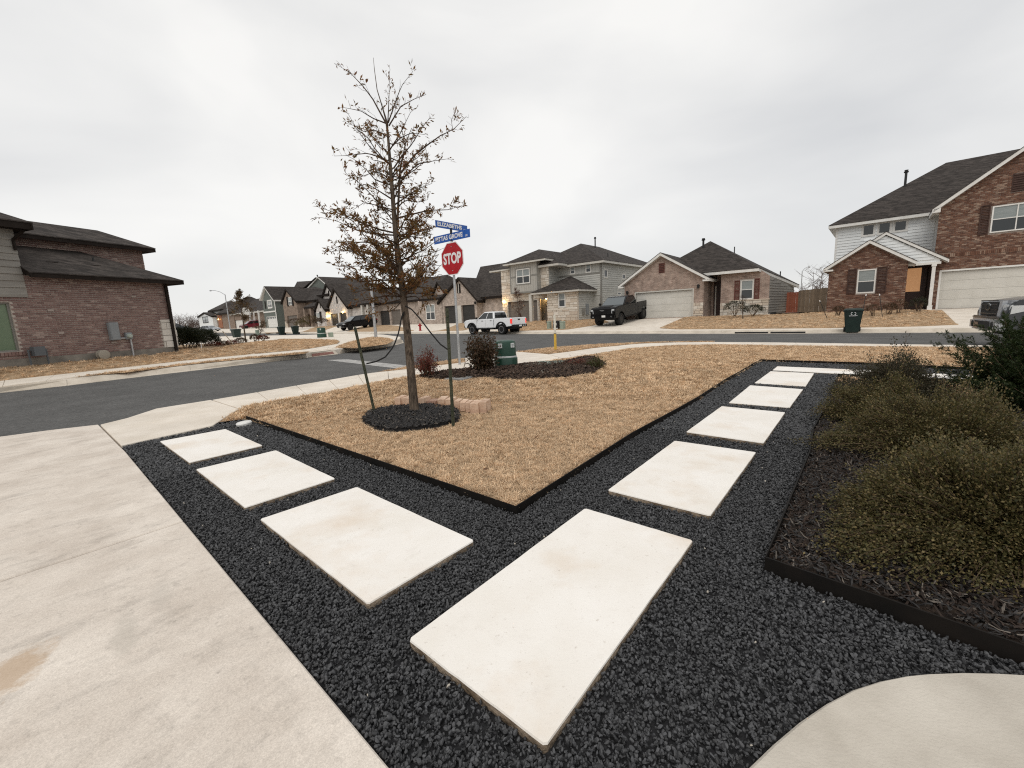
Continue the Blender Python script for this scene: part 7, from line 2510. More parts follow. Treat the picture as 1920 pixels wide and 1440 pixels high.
# ---- shrubs in the mulch bed
m_abelia = M_leaf('olive_shrub_leaf', [(0.088, 0.078, 0.026), (0.064, 0.061, 0.022), (0.135, 0.112, 0.042), (0.044, 0.046, 0.018), (0.22, 0.17, 0.075), (0.115, 0.078, 0.034)])
m_abelia2 = M_leaf('grey_olive_leaf', [(0.060, 0.055, 0.030), (0.045, 0.044, 0.025), (0.085, 0.075, 0.045), (0.07, 0.055, 0.035), (0.05, 0.05, 0.028)])
m_stem = M('shrub_stem', (0.07, 0.045, 0.028), 0.85, (0.16, 0.11, 0.07), scale=9, rand=.2)
def shrub(name, c, rad, h, nstem, nleaf, lsz, leafm, label, cat='shrub', group=None, seed=0, zf=z_near, spread=1.0, stemm=None, flat=True):
    """arching stems from a root crown, leaves thick along their outer halves"""
    r = np.random.default_rng(seed)
    rr_ = random.Random(seed)
    z0 = zf(c[0], c[1]) if callable(zf) else zf
    root = empty(name, (c[0], c[1], z0), 0, label, cat, group)
    st = MB()
    P, D = [], []
    per = max(1, nleaf // nstem)
    for i in range(nstem):
        a = rr_.uniform(0, 2 * math.pi)
        k = math.sqrt(rr_.uniform(0.0, 1))
        ex, ey = math.cos(a) * rad[0] * k, math.sin(a) * rad[1] * k
        bump = 1 + .16 * math.sin(3 * a + seed) + .1 * math.sin(5 * a + 2 * seed)
        ex *= bump; ey *= bump
        if rr_.random() < .09: ex *= 1.12; ey *= 1.12
        ez = h * (1 + .30 * math.sin(2.3 * ex / rad[0] * 2 + seed) * math.cos(2.9 * ey / rad[1] * 2 + seed * .7)) * (1.25 if rr_.random() < .10 else 1.0) * (max(0.08, 1 - k ** 2.4) if flat else (1 - .5 * k * k)) * rr_.uniform(.78, 1.12)
        b = Vector((ex * .25 + rr_.gauss(0, .03), ey * .25 + rr_.gauss(0, .03), -.02))
        e = Vector((ex, ey, ez))
        mid = b.lerp(e, .5) + Vector((0, 0, h * .22 * k + .02))
        pts_ = [b, mid, e]
        # quadratic sample
        q = []
        for j in range(6):
            t = j / 5
            q.append(b * (1 - t) ** 2 + mid * 2 * t * (1 - t) + e * t * t)
        st.tube(q, [.0042, .0036, .003, .0024, .0018, .001], n=3, caps=False)
        d = (q[-1] - q[-3]).normalized()
        for j in range(per):
            t = 0.28 + .74 * rr_.random() ** .7
            t = min(t, 1.02)
            p = b * (1 - t) ** 2 + mid * 2 * t * (1 - t) + e * t * t
            P.append((p.x + rr_.gauss(0, .022) * spread, p.y + rr_.gauss(0, .022) * spread, max(.005, p.z + rr_.gauss(0, .02) * spread)))
            D.append((d.x, d.y, d.z + .25))
    st.build('stems', stemm or m_stem, root, fix=False)
    leaf_cloud('foliage', np.array(P), np.array(D), lsz[0], lsz[1], leafm, root, seed=seed, droop=.1)
    return root
def spot(px, py, zf=z_near):
    return gp(px, py, zf)
c_a, c_b, c_c = spot(1790, 960), spot(1745, 835), spot(1660, 762)
SH = 'low spreading olive shrubs in the mulch bed'
shrub('spreading_shrub', (2.22, 1.80), (.72, .60), .41, 1000, 125000, (.0140, .0088), m_abelia, 'nearest and widest olive brown shrub, twiggy on its left side by the bed corner', group=SH, seed=61)
shrub('spreading_shrub', (2.95, 1.85), (.64, .60), .41, 480, 60000, (.0145, .009), m_abelia, 'olive shrub cut by the right picture edge, merging with the nearest shrub', group=SH, seed=62)
shrub('spreading_shrub', (3.04, 2.86), (.68, .62), .43, 580, 70000, (.0155, .0095), m_abelia, 'olive shrub in the middle of the bed, behind the nearest one', group=SH, seed=63)
shrub('spreading_shrub', (3.36, 3.72), (.46, .46), .36, 360, 36000, (.0165, .010), m_abelia, 'smaller olive shrub leaning to the gravel path, left in the bed', group=SH, seed=64)
shrub('spreading_shrub', (4.3, 4.65), (.56, .56), .45, 420, 30000, (.020, .012), m_abelia2, 'greyer airy shrub at the far end of the bed overlapping the crosswise slab', group=SH, seed=65)

# juniper with feathery upswept sprays
m_jun = M_leaf('juniper_scale', [(0.030, 0.048, 0.014), (0.020, 0.036, 0.012), (0.048, 0.064, 0.018), (0.026, 0.038, 0.013)])
def juniper(c, label):
    root = empty('juniper_bush', (c[0], c[1], z_near(*c)), 0, label, 'bush')
    r = random.Random(71)
    st = MB(); P, D = [], []
    for i in range(380):
        a = r.uniform(0, 2 * math.pi)
        el = r.uniform(.16, 1.25)
        ln = r.uniform(.5, 1.1) * (1.0 - .28 * el / 1.2)
        d = Vector((math.cos(a) * math.cos(el), math.sin(a) * math.cos(el), math.sin(el)))
        b = Vector((r.gauss(0, .08), r.gauss(0, .08), r.uniform(0, .12)))
        e = b + d * ln + Vector((0, 0, .12 * ln))
        q = [b.lerp(e, t) + Vector((0, 0, -.10 * ln * math.sin(math.pi * t))) for t in np.linspace(0, 1, 8)]
        st.tube(q, [.006 - .0006 * k for k in range(8)], n=3, caps=False)
        for t in np.arange(.22, 1.0, .045):
            p = q[0].lerp(e, float(t)) + Vector((0, 0, -.10 * ln * math.sin(math.pi * t)))
            for _ in range(2):
                s = Vector((r.gauss(0, 1), r.gauss(0, 1), r.gauss(0, .7))).normalized()
                sd = (d * 1.2 + s * .8).normalized()
                sl = r.uniform(.06, .17) * (1.15 - .6 * t)
                for u in np.arange(.1, 1.01, .12):
                    pp = p + sd * sl * float(u)
                    for _ in range(3):
                        P.append(tuple(pp)); D.append(tuple(sd * 1.2 + Vector((r.gauss(0, .35), r.gauss(0, .35), r.gauss(0, .35)))))
    st.build('stems', m_stem, root, fix=False)
    P = np.array(P); D = np.array(D)
    leaf_cloud('foliage', P, D, .030, .0062, m_jun, root, seed=72, droop=0)
    return root
juniper((5.3, 3.95), 'dark green feathery juniper at the right edge in front of the grey pickup')
# a fallen stick on the mulch
a_, b_ = gp(1700, 781, off(z_near, .03)), gp(1860, 783, off(z_near, .03))
m = MB(); m.tube([a_, a_.lerp(b_, .5) + Vector((0, 0, .012)), b_], [.007, .006, .004], n=5)
tag(m.build('dry_stick', M('dry_wood', (.22, .14, .085), .85, (.32, .22, .14))), 'thin dry stick lying on the mulch below the juniper', 'stick')

# ---- utility bed
m_redleaf = M_leaf('dark_red_leaf', [(0.16, 0.036, 0.026), (0.10, 0.030, 0.022), (0.20, 0.055, 0.034), (0.11, 0.050, 0.030)])
m_bronze = M_leaf('bronze_leaf', [(0.060, 0.040, 0.022), (0.085, 0.046, 0.026), (0.042, 0.040, 0.020), (0.125, 0.062, 0.034)])
def upright(name, basepx, rad, h, nst, nleaf, lsz, leafm, label, seed, zf=z_near, start=.25, cat='shrub', lobes=None, stemm=None):
    b0 = gp(*basepx, zf)
    root = empty(name, b0, 0, label, cat)
    r = random.Random(seed)
    st = MB(); P, D = [], []
    per = max(1, nleaf // nst)
    for i in range(nst):
        a = r.uniform(0, 2 * math.pi); k = math.sqrt(r.random())
        ex, ey = math.cos(a) * rad * k, math.sin(a) * rad * k
        hh = h * (1 - .35 * k * k) * r.uniform(.6, 1.05)
        if lobes:
            ex += lobes[0] * (hh / h);
        b = Vector((ex * .2, ey * .2, -.02)); e = Vector((ex, ey, hh)); m_ = Vector((ex * .75, ey * .75, hh * .45))
        q = [b * (1 - t) ** 2 + m_ * 2 * t * (1 - t) + e * t * t for t in np.linspace(0, 1, 6)]
        st.tube(q, [.010, .008, .006, .005, .003, .0015], n=4, caps=False)
        for _ in range(per):
            t = start + (1 - start) * r.random()
            p = b * (1 - t) ** 2 + m_ * 2 * t * (1 - t) + e * t * t
            s = Vector((r.gauss(0, 1), r.gauss(0, 1), r.gauss(0, .6))).normalized()
            tl = r.uniform(0, .13) * (rad / .3)
            if r.random() < .15:
                st.tube([p, p + s * tl], [.002, .001], n=3, caps=False)
            P.append(tuple(p + s * tl)); D.append(tuple(s + Vector((0, 0, .3))))
    st.build('stems', stemm or m_stem, root, fix=False)
    leaf_cloud('foliage', np.array(P), np.array(D), lsz[0], lsz[1], leafm, root, seed=seed, droop=.5)
    return root
upright('red_shrub', (803, 706), .27, .60, 30, 1100, (.060, .022), m_redleaf, 'small wine red shrub on the pavement side of the mulch, left of the stop sign', 81, start=.4)
upright('dark_shrub', (902, 698), .38, .86, 44, 3800, (.070, .032), m_bronze, 'dense dark bronze leaved shrub beside the green utility pedestal', 82, start=.12, lobes=(.05,))
upright('low_purple_plant', (1080, 688), .28, .2, 30, 520, (.05, .016), m_redleaf, 'low purple brown plant at the right end of the utility bed', 83, start=.2)
upright('low_green_plant', (1116, 690), .20, .26, 30, 620, (.06, .014), M_leaf('yellow_green_leaf', [(0.075, 0.075, 0.02), (0.05, 0.06, 0.02), (0.10, 0.085, 0.03)]), 'low yellow green plant at the right tip of the utility bed', 84, start=.2)
upright('brown_dead_plant', (1050, 690), .22, .16, 26, 260, (.06, .01), m_bark1, 'low dead brown plant next to the green vault lid', 85, start=.2)

m_ped = M('dark_green_plastic', (0.012, 0.050, 0.032), 0.45, (0.018, 0.064, 0.042), scale=3, spec=0.4, dirt=.2)
m_wband = M('white_band', (0.55, 0.57, 0.56), 0.5, (0.68, 0.7, 0.69), scale=6)
def pedestal(base, yaw, h, rad, label, group=None, stickers=True):
    r = empty('utility_pedestal', base, yaw, label, 'utility pedestal', group)
    m = MB()
    sq = lambda R_, z: [(R_ * math.copysign(abs(math.cos(a)) ** .7, math.cos(a)), R_ * math.copysign(abs(math.sin(a)) ** .7, math.sin(a)), z) for a in np.linspace(0, 2 * math.pi, 28, endpoint=False)]
    def loft(rings):
        vs, fs = [], []
        for R_, z in rings: vs += sq(R_, z)
        n = 28
        for i in range(len(rings) - 1):
            for k in range(n):
                fs.append((i * n + k, i * n + (k + 1) % n, (i + 1) * n + (k + 1) % n, (i + 1) * n + k))
        fs.append(list(range(n - 1, -1, -1))); fs.append([(len(rings) - 1) * n + k for k in range(n)])
        m.add(vs, fs)
    loft([(rad * 1.1, -.05), (rad * 1.1, h * .36), (rad * 1.02, h * .40), (rad * 1.02, h * .45)])
    m.build('base', m_ped, r, smooth=True)
    m = MB()
    loft([(rad, h * .451), (rad * .985, h * .5), (rad * .96, h * .90), (rad * .90, h * .955), (rad * .74, h * .985), (rad * .4, h), (rad * .05, h * 1.003)])
    m.build('cover', m_ped, r, smooth=True)
    m = MB(); loft([(rad * 1.04, h * .36), (rad * 1.045, h * .365), (rad * 1.045, h * .435), (rad * 1.03, h * .44)])
    m.build('band', m_wband, r, smooth=True)
    if stickers:
        for a, wd in ((R(-62), .085), (R(-118), .085)):
            mm = MB()
            R_ = rad * 1.03
            ca, sa = math.cos(a), math.sin(a)
            px_ = R_ * math.copysign(abs(ca) ** .7, ca); py_ = R_ * math.copysign(abs(sa) ** .7, sa)
            tx, ty = -sa, ca
            nx, ny = ca, sa
            z0, z1 = h * .74, h * .90
            c4_ = [(px_ - tx * wd / 2, py_ - ty * wd / 2), (px_ + tx * wd / 2, py_ + ty * wd / 2)]
            mm.hexa([(c4_[0][0], c4_[0][1], z0), (c4_[1][0], c4_[1][1], z0), (c4_[1][0] - nx * .03, c4_[1][1] - ny * .03, z0), (c4_[0][0] - nx * .03, c4_[0][1] - ny * .03, z0)],
                    [(c4_[0][0], c4_[0][1], z1), (c4_[1][0], c4_[1][1], z1), (c4_[1][0] - nx * .03, c4_[1][1] - ny * .03, z1), (c4_[0][0] - nx * .03, c4_[0][1] - ny * .03, z1)])
            s = mm.build('sticker', m_wband, r)
            for q in range(3):
                mm = MB(); zz = z1 - .035 - q * .028
                o_ = .0015
                f = lambda u: (px_ + tx * wd * u + nx * o_, py_ + ty * wd * u + ny * o_)
                a0_, a1_ = f(-.36), f(.34 - .12 * q)
                mm.hexa([(a0_[0], a0_[1], zz), (a1_[0], a1_[1], zz), (a1_[0] - nx * .004, a1_[1] - ny * .004, zz), (a0_[0] - nx * .004, a0_[1] - ny * .004, zz)],
                        [(a0_[0], a0_[1], zz + .011), (a1_[0], a1_[1], zz + .011), (a1_[0] - nx * .004, a1_[1] - ny * .004, zz + .011), (a0_[0] - nx * .004, a0_[1] - ny * .004, zz + .011)])
                mm.build('print_line', m_panelbox, s)
    return r
bp = gp(949, 689, z_near)
dp_ = (bp - EYE).dot(_fw)
pedestal(bp, R(8), at(946, 637, dp_).z - bp.z, .235, 'dark green utility pedestal with white band and two white stickers in the mulch')
lid = [gp(a, b, off(z_near, .07)) for a, b in [(978, 684.5), (1040, 684), (1064, 677), (1012, 677.6)]]
m = MB(); m.prism_xy([(p.x, p.y) for p in lid], lid[0].z - .1, lid[0].z)
tag(m.build('vault_lid', M('pale_green_lid', (0.24, 0.30, 0.25), .6, (0.30, 0.36, 0.30), scale=5), None, bevel=.012), 'flat pale green vault lid in the mulch right of the pedestal', 'vault lid')
lid = [gp(a, b, off(z_near, .03)) for a, b in [(832, 710.5), (868, 711.5), (893, 704.5), (852, 702.5)]]
m = MB(); m.prism_xy([(p.x, p.y) for p in lid], lid[0].z - .08, lid[0].z)
tag(m.build('meter_lid', M('grey_concrete_lid', (0.19, 0.19, 0.185), .85, (0.27, 0.27, 0.26), scale=8, bump=.2), None, bevel=.008), 'grey concrete meter lid at the lawn side of the mulch', 'meter lid')
c_ = gp(457.5, 793.5, off(z_near, .0))
m = MB(); m.lathe([(.075, -.05), (.085, .004), (.075, .016), (.03, .022)], n=22)
o = m.build('drain_cap', m_white, None, smooth=True); o.location = c_; o.rotation_euler = (R(2), R(-3), 0)
tag(o, 'small white round cap in the gravel at the lawn tip', 'drain cap')

# ---- stop sign with street names
sb = gp(862, 683, z_near)
S = House('stop_sign', sb, R(-40), 'red octagonal stop sign with two blue street name plates on a steel pole', 'street sign')
SX = lambda px, py, y=0.0: S.hit(px, py, y)
ztop = SX(848.5, 452)[1]
m = MB(); m.tube([(0, 0, -.1), (0, 0, ztop)], .030, n=14); m.build('pole', m_galv, S.root, smooth=True)
oc = SX(847.8, 485, -.04)
zc = oc[1]
ra = .762 / 2 / math.cos(R(22.5))
def octa(Rr, y0, y1, name, mat, dx=0):
    mm = MB(); mm.prism_xz([(oc[0] + dx + Rr * math.cos(R(22.5 + 45 * k)), zc + Rr * math.sin(R(22.5 + 45 * k))) for k in range(8)], y0, y1)
    return mm.build(name, mat, S.root)
m_red = M('sign_red', (0.36, 0.006, 0.012), 0.4, (0.44, 0.010, 0.018), scale=5, spec=.4)
m_signwhite = M('sign_white', (0.78, 0.78, 0.78), 0.4, spec=.4)
m_blue = M('sign_blue', (0.012, 0.085, 0.36), 0.4, (0.016, 0.10, 0.42), scale=5, spec=.4)
octa(ra, -.040, -.034, 'white_border', m_signwhite)
octa(ra - .022, -.043, -.0405, 'red_face', m_red)
octa(ra - .002, -.0335, -.031, 'back_plate', m_galv)
t = text_mesh('STOP', 'lettering', .345, m_signwhite, S.root, depth=.0012, sx=.74, bold=.012)
t.rotation_euler = (R(90), 0, 0); t.location = (oc[0], -.045, zc - .005)
m = MB(); m.box(-.03, .03, -.034, -.02, zc - .3, zc + .3); m.build('bracket', m_galv, S.root)
for dz in (-.28, .28):
    m = MB(); m.lathe([(.012, -.043), (.012, -.05), (.004, -.052)], axis='y', n=8, c=(oc[0], 0, zc + dz));
    m.build('bolt', m_galv, S.root)
def nameplate(frame_yaw, l, r, body, small):
    F = House.__new__(House)
    F.o = S.o; F.yaw = frame_yaw
    F.ex = Vector((math.cos(frame_yaw), math.sin(frame_yaw), 0)); F.ey = Vector((-math.sin(frame_yaw), math.cos(frame_yaw), 0))
    (x0, za), (x0b, zb), (x1, zc_), (x1b, zd) = F.hit(*l[0]), F.hit(*l[1]), F.hit(*r[0]), F.hit(*r[1])
    z0, z1 = (zb + zd) / 2, (za + zc_) / 2
    h_ = z1 - z0
    rel = frame_yaw - S.yaw
    mm = MB(); mm.box(x0, x1, -.006, .006, z0, z1)
    pl = mm.build('name_plate', m_blue, S.root, bevel=.002, seg=1)
    pl.rotation_euler = (0, 0, rel)
    if True:
        t = text_mesh(body, 'lettering', h_ * .78, m_signwhite, pl, depth=.0012, sx=.72, bold=.004)
        wv = max(v.co.x for v in t.data.vertices) - min(v.co.x for v in t.data.vertices)
        avail = (x1 - x0) * .76
        k = avail / wv
        for v in t.data.vertices: v.co.x *= k
        t.rotation_euler = (R(90), 0, 0); t.location = (x0 + (x1 - x0) * .43, -.0078, (z0 + z1) / 2)
        t2 = text_mesh(small, 'lettering', h_ * .36, m_signwhite, pl, depth=.0012, sx=.72)
        t2.rotation_euler = (R(90), 0, 0); t2.location = (x0 + (x1 - x0) * .91, -.0078, z0 + h_ * .27)
    return z0, z1
zz = nameplate(R(-40), [(813.5, 443.5), (813.5, 458)], [(880.7, 429.5), (880.7, 445.5)], 'PITTAS GROVE', '300')
zz2 = nameplate(R(50), [(815.5, 406.5), (815.5, 423.5)], [(876, 429), (876, 437.5)], 'ELIZABETHS', 'WAY')
m = MB(); m.box(-.022, .022, -.022, .022, ztop - .05, zz[0] + .03); m.box(-.02, .02, -.02, .02, zz[1] - .03, zz2[0] + .03)
m.build('bracket', m_metal_d, S.root)

# marker post, lamp pole
b0 = gp(1041.5, 656, z_near)
dd_ = (b0 - EYE).dot(_fw)
r = empty('marker_post', b0, R(-41), 'thin utility marker post, yellow below and white above, on the grass verge', 'marker post')
hy, ht = at(1038.5, 625, dd_).z - b0.z, at(1036.3, 590, dd_).z - b0.z
m = MB(); m.box(-.048, .048, -.018, .018, -.1, hy); m.build('yellow_tube', M('marker_yellow', (0.62, 0.40, 0.06), .6, (.7, .47, .09)), r, bevel=.012)
m = MB(); m.box(-.042, .042, -.014, .014, hy, ht); m.build('white_tube', M('marker_white', (0.62, 0.60, 0.52), .6, (.7, .68, .6)), r, bevel=.01)
m = MB(); m.box(-.045, .045, -.016, .016, hy - .03, hy - .001); m.build('band', m_metal_d, r)
b0 = gp(705, 633, z_left)
dd_ = (b0 - EYE).dot(_fw)
r = empty('light_pole', b0, 0, 'straight silver steel pole on the grass corner island', 'pole')
hp = at(695.5, 531, dd_).z - b0.z
m = MB(); m.tube([(0, 0, -.1), (0, 0, hp)], [.105, .075], n=14); m.build('shaft', m_galv, r, smooth=True)
m = MB(); m.box(-.17, .17, -.17, .17, -.05, .03); m.build('base_plate', m_galv, r)
m = MB(); m.lathe([(.085, hp), (.085, hp + .06), (.02, hp + .09)], n=12); m.build('cap', m_galv, r)

def street_lamp(basepx, toppx, armpx, depth, label):
    b0 = at(*basepx, depth)
    r = empty('street_lamp', b0, 0, label, 'street lamp', 'cobra head street lamps')
    t0 = at(*toppx, depth) - b0
    a0 = at(*armpx, depth) - b0
    m = MB(); m.tube([Vector((0, 0, -1.5)), Vector((0, 0, t0.z))], [.13, .08], n=10); m.build('pole', m_galv, r, smooth=True)
    q = [Vector((0, 0, t0.z)), Vector((a0.x * .35, a0.y * .35, t0.z + (a0.z - t0.z) * .6)), Vector((a0.x * .75, a0.y * .75, a0.z - .02)), Vector((a0.x, a0.y, a0.z))]
    m = MB(); m.tube(q, [.07, .06, .05, .045], n=8); m.build('arm', m_galv, r, smooth=True)
    d = Vector((a0.x, a0.y, 0)).normalized()
    m = MB(); m.tube([Vector((a0.x, a0.y, a0.z)), Vector((a0.x, a0.y, a0.z)) + d * .35, Vector((a0.x, a0.y, a0.z)) + d * .75], [.06, .16, .05], n=10); m.build('lamp_head', m_galv, r, smooth=True)
street_lamp((432.6, 623), (423, 553.5), (397, 544.8), 92, 'far street lamp with a bent arm reaching left over the street')
street_lamp((1500, 575), (1496.5, 510), (1516, 500.6), 90, 'far street lamp with arm to the right above the picket fence')

# hydrant
hb = gp(788.3, 622, z_far2)
hb = rest(788.3, 622, 44)
r = empty('fire_hydrant', hb, 0, 'red fire hydrant on the far kerb beside the driveway', 'hydrant')
m_hyd = M('hydrant_red', (0.30, 0.012, 0.016), .45)
m = MB(); m.lathe([(.16, 0), (.16, .04), (.11, .05), (.10, .45), (.15, .47), (.15, .52), (.12, .54), (.12, .62), (.08, .72), (.03, .76), (.03, .8)], n=14); m.build('barrel', m_hyd, r, smooth=True)
for a in (0, math.pi, -math.pi / 2):
    m = MB(); m.tube([(0, 0, .56), (math.cos(a) * .2, math.sin(a) * .2, .56)], .06 if a else .05, n=10); m.build('outlet', m_hyd, r, smooth=True)

# rubbish bins
m_bin = M('dark_green_bin', (0.010, 0.022, 0.018), .5, (0.014, 0.030, 0.024), scale=4, spec=.4)
m_rub = M('black_rubber', (0.012, 0.012, 0.012), .8)
def wheelie(loc, yaw, label, h=1.1, mark=False):
    r = empty('wheeled_bin', loc, yaw, label, 'rubbish bin', 'dark green wheeled bins at the kerbs')
    s = h / 1.1
    q = lambda a, b, z: [(-a * s, -b * s, z * s), (a * s, -b * s, z * s), (a * s, b * s, z * s), (-a * s, b * s, z * s)]
    m = MB(); m.hexa(q(.24, .26, .03), q(.33, .38, .98)); m.build('bin_body', m_bin, r, bevel=.03 * s)
    m = MB(); m.hexa(q(.355, .405, .955), q(.355, .405, 1.0)); m.build('rim', m_bin, r, bevel=.01 * s)
    m = MB(); m.hexa(q(.36, .42, 1.002), q(.28, .33, 1.08)); m.build('lid', m_bin, r, bevel=.02 * s)
    m = MB(); m.tube([(-.3 * s, .43 * s, .97 * s), (.3 * s, .43 * s, .97 * s)], .02 * s, n=8); m.build('handle', m_bin, r)
    for sx_ in (-1, 1):
        m = MB(); m.lathe([(.11 * s, -.035 * s), (.125 * s, -.02 * s), (.125 * s, .02 * s), (.11 * s, .035 * s)], axis='x', n=16, c=(sx_ * .27 * s, .3 * s, .125 * s)); m.build('wheel', m_rub, r, smooth=True)
    if mark:
        # two chasing arrows and a line of small print on the front
        f = lambda u, z: (u, -(.26 + (.38 - .26) * (z - .03) / .95) - .006, z)
        def strip(pts_, w_, nm='emblem'):
            mm = MB()
            for (a, b) in zip(pts_[:-1], pts_[1:]):
                d = Vector((b[0] - a[0], b[1] - a[1]));
                if d.length < 1e-6: continue
                d.normalize(); n_ = Vector((-d.y, d.x)) * w_ / 2
                v = [f(a[0] + n_.x, a[1] + n_.y), f(b[0] + n_.x, b[1] + n_.y), f(b[0] - n_.x, b[1] - n_.y), f(a[0] - n_.x, a[1] - n_.y)]
                mm.hexa([(p[0], p[1] + .012, p[2]) for p in v], v)
            return mm.build(nm, m_signwhite, r)
        for sgn in (1, -1):
            arc_ = [(sgn * (.045 + .035 * math.cos(a)), .83 + sgn * .0 + .05 * math.sin(a)) for a in np.linspace(-2.0, 2.0, 9)]
            strip(arc_, .018)
        strip([(-.08, .875), (-.03, .885)], .018); strip([(.03, .78), (.08, .775)], .018)
        strip([(-.14, .735), (.14, .735)], .02)
    return r
wheelie(rest(1597, 622.5, 18.2, z_street), R(-38), 'large dark green wheeled bin with a white emblem, before the big brick house', 1.06, True)
wheelie(rest(444, 632.5, 46, z_street), R(-30), 'dark green bin by the far lamp post, in front of the red pickup', 1.12)
wheelie(rest(392.5, 631.5, 54, z_street), R(-30), 'dark green bin half hidden behind the hedge', 1.12)
wheelie(rest(528.5, 626.5, 55, z_street), R(-35), 'left one of two dark green bins in front of the brown brick house', 1.12)
wheelie(rest(554.5, 626, 56, z_street), R(-35), 'right one of two dark green bins in front of the brown brick house', 1.12)

m_palegreen = M('pale_green_box', (0.26, 0.31, 0.25), .6, (0.33, 0.38, 0.31), scale=4)
def util_box(loc, w, d, h, mat, label, yaw=R(-41), name='utility_box', extra=None):
    r = empty(name, loc, yaw, label, 'utility box')
    m = MB(); m.box(-w / 2, w / 2, -d / 2, d / 2, -.3, h * .9); m.build('box_body', mat, r, bevel=.02)
    m = MB(); m.hexa([(-w * .54, -d * .54, h * .9), (w * .54, -d * .54, h * .9), (w * .54, d * .54, h * .9), (-w * .54, d * .54, h * .9)], [(-w * .46, -d * .46, h), (w * .46, -d * .46, h), (w * .46, d * .46, h), (-w * .46, d * .46, h)]); m.build('lid', mat, r)
    if extra:
        for (x0, x1, z0, z1) in extra:
            m = MB(); m.box(x0, x1, -d / 2 - .012, -d / 2 + .01, z0, z1); m.build('sticker', m_wband, r)
    return r
util_box(rest(1030, 617, 38), .28, .28, .62, m_palegreen, 'left pale green utility box in front of the two storey house')
util_box(rest(1055, 617.5, 38), .34, .32, .62, m_palegreen, 'right pale green utility box in front of the two storey house')
util_box(rest(1044.5, 617, 37.0), .52, .4, .66, m_metal_d, 'black utility box with white labels between two pale green ones', extra=[(-.18, -.02, .38, .5), (.02, .1, .3, .48), (-.2, .2, .02, .1)])
pedestal(rest(604, 633.5, 34, z_left), R(-20), .78, .29, 'dark green pedestal with a white band on the far lawn edge', stickers=True)
util_box(rest(621, 634, 34, z_left), .3, .3, .36, m_palegreen, 'low pale green box right of the far pedestal')
util_box(rest(482.5, 622.5, 62), .5, .4, .55, m_palegreen, 'small pale green box across the street by the red pickup')
# kerb inlet
r = empty('storm_inlet', (0, 0, 0), 0, 'long dark storm drain slot in the far kerb', 'storm drain')
for a, b in (((1378, 623.6), (1440, 623.2)), ((1445, 623.2), (1510, 622.9))):
    p, q = gp(*a, off(z_street, .05)), gp(*b, off(z_street, .05))
    d = (q - p).normalized(); n_ = Vector((-d.y, d.x, 0)) * .05
    m = MB(); m.hexa([p - n_ + Vector((0, 0, -.06)), q - n_ + Vector((0, 0, -.06)), q + n_ + Vector((0, 0, -.06)), p + n_ + Vector((0, 0, -.06))], [p - n_ + Vector((0, 0, .03)), q - n_ + Vector((0, 0, .03)), q + n_ + Vector((0, 0, .03)), p + n_ + Vector((0, 0, .03))]); m.build('inlet_slot', m_metal_d, r)

# ---- vehicles
m_wht = M('white_car_paint', (0.82, 0.83, 0.84), .3, coat=.7, spec=.5)
m_blk = M('black_car_paint', (0.002, 0.002, 0.0024), .22, coat=.12, spec=.25)
m_gry = M('slate_car_paint', (0.04, 0.045, 0.053), .28, coat=.45, spec=.4)
m_redp = M('red_car_paint', (0.16, 0.010, 0.022), .3, coat=.7, spec=.5)
m_silver = M('silver_car_paint', (0.42, 0.44, 0.47), .3, coat=.7, spec=.5, metal=.4)
m_navy = M('dark_suv_paint', (0.004, 0.004, 0.005), .3, coat=.12, spec=.25)
m_tint = M('tinted_glass', (0.008, 0.010, 0.011), .05, spec=.8)
m_wind = M('windscreen_glass', (0.11, 0.125, 0.13), .06, spec=.8)  # paler than the tint: sky reflection put into the base colour
m_tyre = M('tyre_rubber', (0.010, 0.010, 0.010), .85)
m_rimd = M('dark_rim', (0.022, 0.022, 0.023), .4, metal=.5)
m_rims = M('silver_rim', (0.45, 0.45, 0.46), .35, metal=.8)
m_trimb = M('black_plastic', (0.012, 0.012, 0.012), .65)
m_chrome = M('chrome', (0.70, 0.71, 0.72), .12, metal=1.0)
m_tail = M('tail_lamp_lit', (0.65, 0.03, 0.025), .3, emit=(1.0, .08, .06), estr=.55)
m_tailoff = M('tail_lamp', (0.30, 0.01, 0.01), .25)
m_head = M('headlamp_glass', (0.55, 0.57, 0.58), .12, spec=.7)
m_amber = M('amber_lens', (0.50, 0.12, 0.06), .3)
m_plate = M('number_plate', (0.70, 0.70, 0.68), .5)

